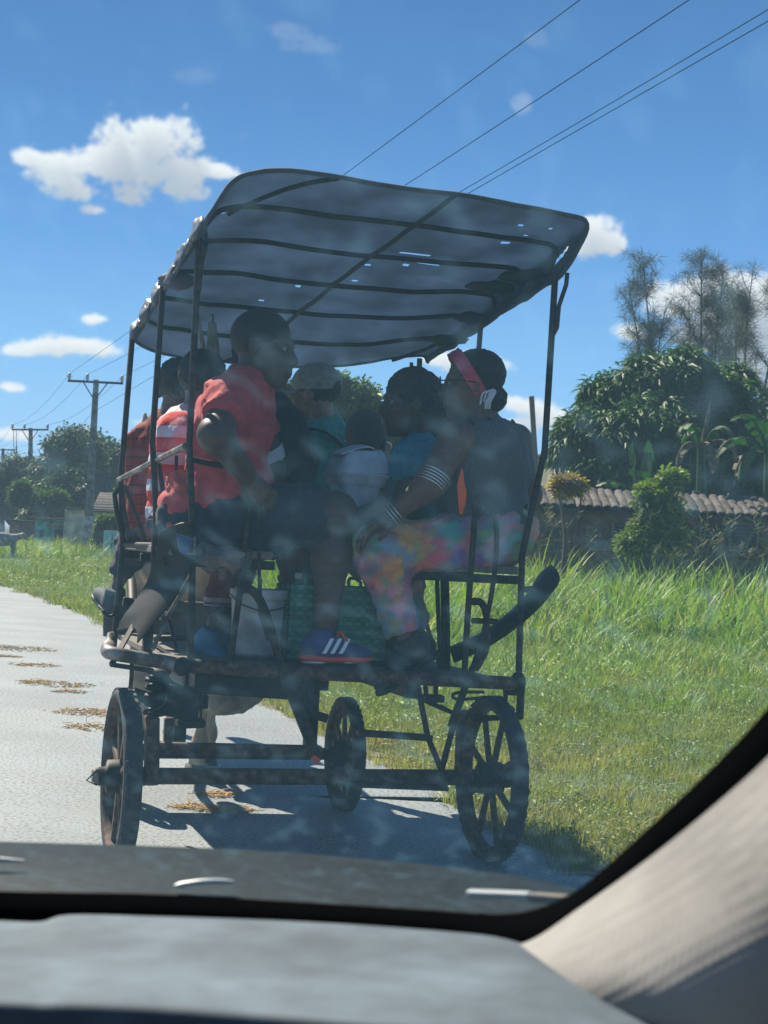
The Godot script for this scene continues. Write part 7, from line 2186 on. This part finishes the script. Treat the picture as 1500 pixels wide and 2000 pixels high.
# ---------------------------------------------------------------- the car we sit in
func build_car() -> void:
	var c := thing("car", "dusty interior of the following car with grey dashboard and beige pillar", "car")
	var g := Geo.new()
	# dashboard top: from the glass back towards us
	var rows := [
		[Vector3(-0.517, 0.846, -0.970), Vector3(-0.322, 0.851, -0.965), Vector3(-0.224, 0.853, -0.955), Vector3(-0.197, 0.855, -0.950), Vector3(-0.180, 0.860, -0.950), Vector3(-0.128, 0.863, -0.945), Vector3(-0.033, 0.867, -0.935), Vector3(0.059, 0.869, -0.920), Vector3(0.091, 0.869, -0.905), Vector3(0.121, 0.864, -0.880), Vector3(0.195, 0.847, -0.840)],
		[Vector3(-0.457, 0.852, -0.860), Vector3(-0.286, 0.859, -0.860), Vector3(-0.199, 0.862, -0.855), Vector3(-0.176, 0.864, -0.850), Vector3(-0.160, 0.865, -0.850), Vector3(-0.114, 0.867, -0.850), Vector3(-0.029, 0.869, -0.845), Vector3(0.055, 0.870, -0.835), Vector3(0.092, 0.871, -0.820), Vector3(0.125, 0.865, -0.800), Vector3(0.190, 0.849, -0.760)],
		[Vector3(-0.402, 0.857, -0.760), Vector3(-0.251, 0.864, -0.760), Vector3(-0.175, 0.868, -0.755), Vector3(-0.155, 0.868, -0.755), Vector3(-0.141, 0.869, -0.755), Vector3(-0.100, 0.870, -0.755), Vector3(-0.024, 0.870, -0.750), Vector3(0.050, 0.871, -0.740), Vector3(0.088, 0.870, -0.730), Vector3(0.123, 0.867, -0.720), Vector3(0.183, 0.854, -0.680)],
		[Vector3(-0.392, 0.850, -0.742), Vector3(-0.245, 0.856, -0.742), Vector3(-0.170, 0.859, -0.740), Vector3(-0.151, 0.859, -0.740), Vector3(-0.137, 0.860, -0.740), Vector3(-0.097, 0.860, -0.740), Vector3(-0.023, 0.860, -0.735), Vector3(0.049, 0.861, -0.725), Vector3(0.086, 0.861, -0.710), Vector3(0.120, 0.857, -0.700), Vector3(0.178, 0.846, -0.660)],
		[Vector3(-0.382, 0.756, -0.735), Vector3(-0.237, 0.763, -0.735), Vector3(-0.163, 0.768, -0.733), Vector3(-0.144, 0.769, -0.733), Vector3(-0.131, 0.770, -0.733), Vector3(-0.091, 0.770, -0.733), Vector3(-0.018, 0.771, -0.728), Vector3(0.053, 0.774, -0.718), Vector3(0.089, 0.782, -0.700), Vector3(0.122, 0.782, -0.690), Vector3(0.178, 0.780, -0.650)]]
	g.sheet(sp2(rows, 4), 0.006)
	part("dashboard", g, M.dash, c)
	# black rubber seal and ceramic border of the windscreen
	var inner := [Vector3(-0.534, 0.861, -1.000), Vector3(-0.332, 0.865, -0.990), Vector3(-0.231, 0.867, -0.980), Vector3(-0.132, 0.872, -0.972), Vector3(-0.035, 0.874, -0.962), Vector3(0.044, 0.876, -0.950), Vector3(0.084, 0.878, -0.940), Vector3(0.108, 0.886, -0.930), Vector3(0.130, 0.903, -0.915), Vector3(0.159, 0.942, -0.885), Vector3(0.190, 0.989, -0.845), Vector3(0.210, 1.027, -0.810), Vector3(0.236, 1.094, -0.740), Vector3(0.260, 1.191, -0.630), Vector3(0.268, 1.293, -0.500)]
	var outer := [Vector3(-0.524, 0.836, -0.985), Vector3(-0.327, 0.841, -0.980), Vector3(-0.226, 0.846, -0.965), Vector3(-0.129, 0.854, -0.955), Vector3(-0.033, 0.858, -0.945), Vector3(0.045, 0.860, -0.932), Vector3(0.085, 0.862, -0.915), Vector3(0.103, 0.871, -0.905), Vector3(0.125, 0.891, -0.895), Vector3(0.160, 0.928, -0.868), Vector3(0.191, 0.970, -0.828), Vector3(0.212, 1.006, -0.793), Vector3(0.238, 1.070, -0.722), Vector3(0.263, 1.168, -0.612), Vector3(0.272, 1.272, -0.485)]
	rows = []
	for i in inner.size(): rows.append([inner[i], inner[i].lerp(outer[i], 0.5) + Vector3(0, 0.002, 0.004), outer[i]])
	g = Geo.new()
	g.sheet(sp2(rows, 5), 0.003)
	part("windscreen_seal", g, M.seal, c)
	# pillar trim: rolls from the glass towards us, then turns its face to the cabin
	rows = [
		[Vector3(0.084, 0.866, -0.905), Vector3(0.102, 0.866, -0.860), Vector3(0.120, 0.860, -0.825), Vector3(0.150, 0.839, -0.800), Vector3(0.192, 0.787, -0.790)],
		[Vector3(0.101, 0.875, -0.897), Vector3(0.119, 0.878, -0.845), Vector3(0.143, 0.877, -0.800), Vector3(0.175, 0.859, -0.775), Vector3(0.221, 0.809, -0.765)],
		[Vector3(0.122, 0.894, -0.887), Vector3(0.141, 0.897, -0.830), Vector3(0.166, 0.895, -0.780), Vector3(0.199, 0.880, -0.752), Vector3(0.246, 0.834, -0.742)],
		[Vector3(0.157, 0.931, -0.860), Vector3(0.175, 0.931, -0.800), Vector3(0.196, 0.927, -0.748), Vector3(0.228, 0.911, -0.718), Vector3(0.271, 0.871, -0.708)],
		[Vector3(0.188, 0.973, -0.820), Vector3(0.202, 0.969, -0.758), Vector3(0.220, 0.962, -0.708), Vector3(0.248, 0.945, -0.678), Vector3(0.288, 0.910, -0.668)],
		[Vector3(0.209, 1.008, -0.785), Vector3(0.220, 1.001, -0.724), Vector3(0.237, 0.990, -0.674), Vector3(0.262, 0.974, -0.644), Vector3(0.299, 0.942, -0.634)],
		[Vector3(0.237, 1.072, -0.714), Vector3(0.243, 1.059, -0.656), Vector3(0.256, 1.045, -0.612), Vector3(0.279, 1.028, -0.585), Vector3(0.312, 1.003, -0.575)],
		[Vector3(0.262, 1.169, -0.605), Vector3(0.267, 1.148, -0.555), Vector3(0.274, 1.129, -0.515), Vector3(0.292, 1.111, -0.492), Vector3(0.319, 1.090, -0.484)]]
	g = Geo.new()
	g.sheet(sp2(rows, 5), 0.004)
	part("pillar_trim", g, M.trim, c)
	# windscreen, filmed with dust
	var base := sp(inner.slice(0, 8), 3)
	var right := sp(inner.slice(7), 3)
	rows = []
	var n := right.size()
	for i in n:
		var t := float(i) / (n - 1)
		var row := []
		var rp: Vector3 = right[i]
		var lp: Vector3 = inner[0].lerp(Vector3(-0.75, 1.52, -0.42), t)
		for j in 21:
			var s := j / 20.0
			var p := lp.lerp(rp, s)
			if i == 0: p = base[int(s * (base.size() - 1))]
			p += Vector3(0, 0.02, -0.05) * sin(PI * s) * sin(PI * t * 0.5)
			row.append(p + Vector3(0, 0.001, -0.004))
		rows.append(row)
	g = Geo.new()
	g.sheet(rows, 0.0, {}, Vector2(2.2, 2.2))
	part("windscreen", g, M.glass, c)
	# cowl and bonnet beyond the glass
	rows = [
		[Vector3(-0.548, 0.820, -1.030), Vector3(-0.239, 0.839, -1.020), Vector3(-0.069, 0.846, -1.010), Vector3(0.064, 0.849, -1.000), Vector3(0.146, 0.853, -0.990), Vector3(0.225, 0.856, -0.980)],
		[Vector3(-0.621, 0.842, -1.160), Vector3(-0.272, 0.854, -1.150), Vector3(-0.081, 0.859, -1.140), Vector3(0.070, 0.859, -1.120), Vector3(0.147, 0.859, -1.080), Vector3(0.239, 0.842, -1.040)],
		[Vector3(-0.707, 0.815, -1.320), Vector3(-0.313, 0.825, -1.320), Vector3(-0.093, 0.833, -1.300), Vector3(0.078, 0.835, -1.260), Vector3(0.163, 0.836, -1.200), Vector3(0.258, 0.818, -1.120)],
		[Vector3(-0.909, 0.711, -1.700), Vector3(-0.402, 0.720, -1.700), Vector3(-0.118, 0.728, -1.680), Vector3(0.102, 0.732, -1.620), Vector3(0.205, 0.740, -1.500), Vector3(0.324, 0.715, -1.400)],
		[Vector3(-1.062, 0.524, -2.000), Vector3(-0.466, 0.535, -2.000), Vector3(-0.133, 0.545, -1.980), Vector3(0.125, 0.562, -1.900), Vector3(0.250, 0.579, -1.800), Vector3(0.373, 0.597, -1.600)]]
	g = Geo.new()
	g.sheet(sp2(rows, 5), 0.006)
	part("bonnet", g, M.hood, c)
	g = Geo.new()
	g.beam(Vector3(0.070, 0.869, -1.040), Vector3(0.110, 0.874, -1.020), 0.008, 0.005, 0.001)
	part("wiper_arm", g, M.wiper, c)
	g = Geo.new()
	g.beam(Vector3(0.110, 0.873, -1.020), Vector3(0.132, 0.877, -1.000), 0.008, 0.006, 0.001)
	part("wiper_arm", g, M.wood, c)
	g = Geo.new()
	g.tube(sp([Vector3(-0.130, 0.859, -1.060), Vector3(-0.110, 0.863, -1.060), Vector3(-0.090, 0.864, -1.060)], 4), [0.001, 0.002, 0.002, 0.002, 0.002, 0.002, 0.002, 0.0015, 0.001], 8)
	part("wiper_nozzle", g, M.wiper, c)
	g = Geo.new()
	g.tube([Vector3(-0.282, 0.863, -1.100), Vector3(-0.260, 0.862, -1.100), Vector3(-0.243, 0.862, -1.100)], [0.001, 0.002, 0.001], 8)
	part("wiper_nozzle", g, M.wiper, c)
	# roof, header and doors that shade the cabin, behind and above the lens
	g = Geo.new()
	g.box(Vector3(-0.25, 1.56, 0.75), Vector3(1.35, 0.04, 2.3), Basis.IDENTITY, 0.015)
	part("roof_panel", g, M.headliner, c)
	g = Geo.new()
	g.box(Vector3(0.47, 0.72, 0.55), Vector3(0.05, 0.75, 1.7), Basis.IDENTITY, 0.015)
	part("door_panel", g, M.headliner, c)
	g = Geo.new()
	g.box(Vector3(-0.98, 0.72, 0.55), Vector3(0.05, 0.75, 1.7), Basis.IDENTITY, 0.015)
	part("door_panel", g, M.headliner, c)
	g = Geo.new()
	g.box(Vector3(-0.25, 0.9, 1.6), Vector3(1.4, 1.1, 0.12), Basis(Vector3.RIGHT, 0.2), 0.03)
	part("seat_back", g, M.dash, c)
	g = Geo.new()
	g.box(Vector3(-0.25, 0.33, 0.5), Vector3(1.45, 0.05, 2.4), Basis.IDENTITY, 0.015)
	part("cabin_floor", g, M.seal, c)

func _ready() -> void:
	setup_view()
	setup_materials()
	cart_at = Transform3D(Basis(Vector3.UP, deg_to_rad(17.50)), Vector3(-0.187, 0, -5.282))
	print("materials ", Time.get_ticks_msec())
	build_ground()
	build_grass()
	print("grass ", Time.get_ticks_msec())
	build_houses()
	build_trees()
	print("trees ", Time.get_ticks_msec())
	build_poles()
	build_cart()
	print("cart ", Time.get_ticks_msec())
	build_people()
	print("people ", Time.get_ticks_msec())
	build_horse()
	build_car()
	print("done ", Time.get_ticks_msec())
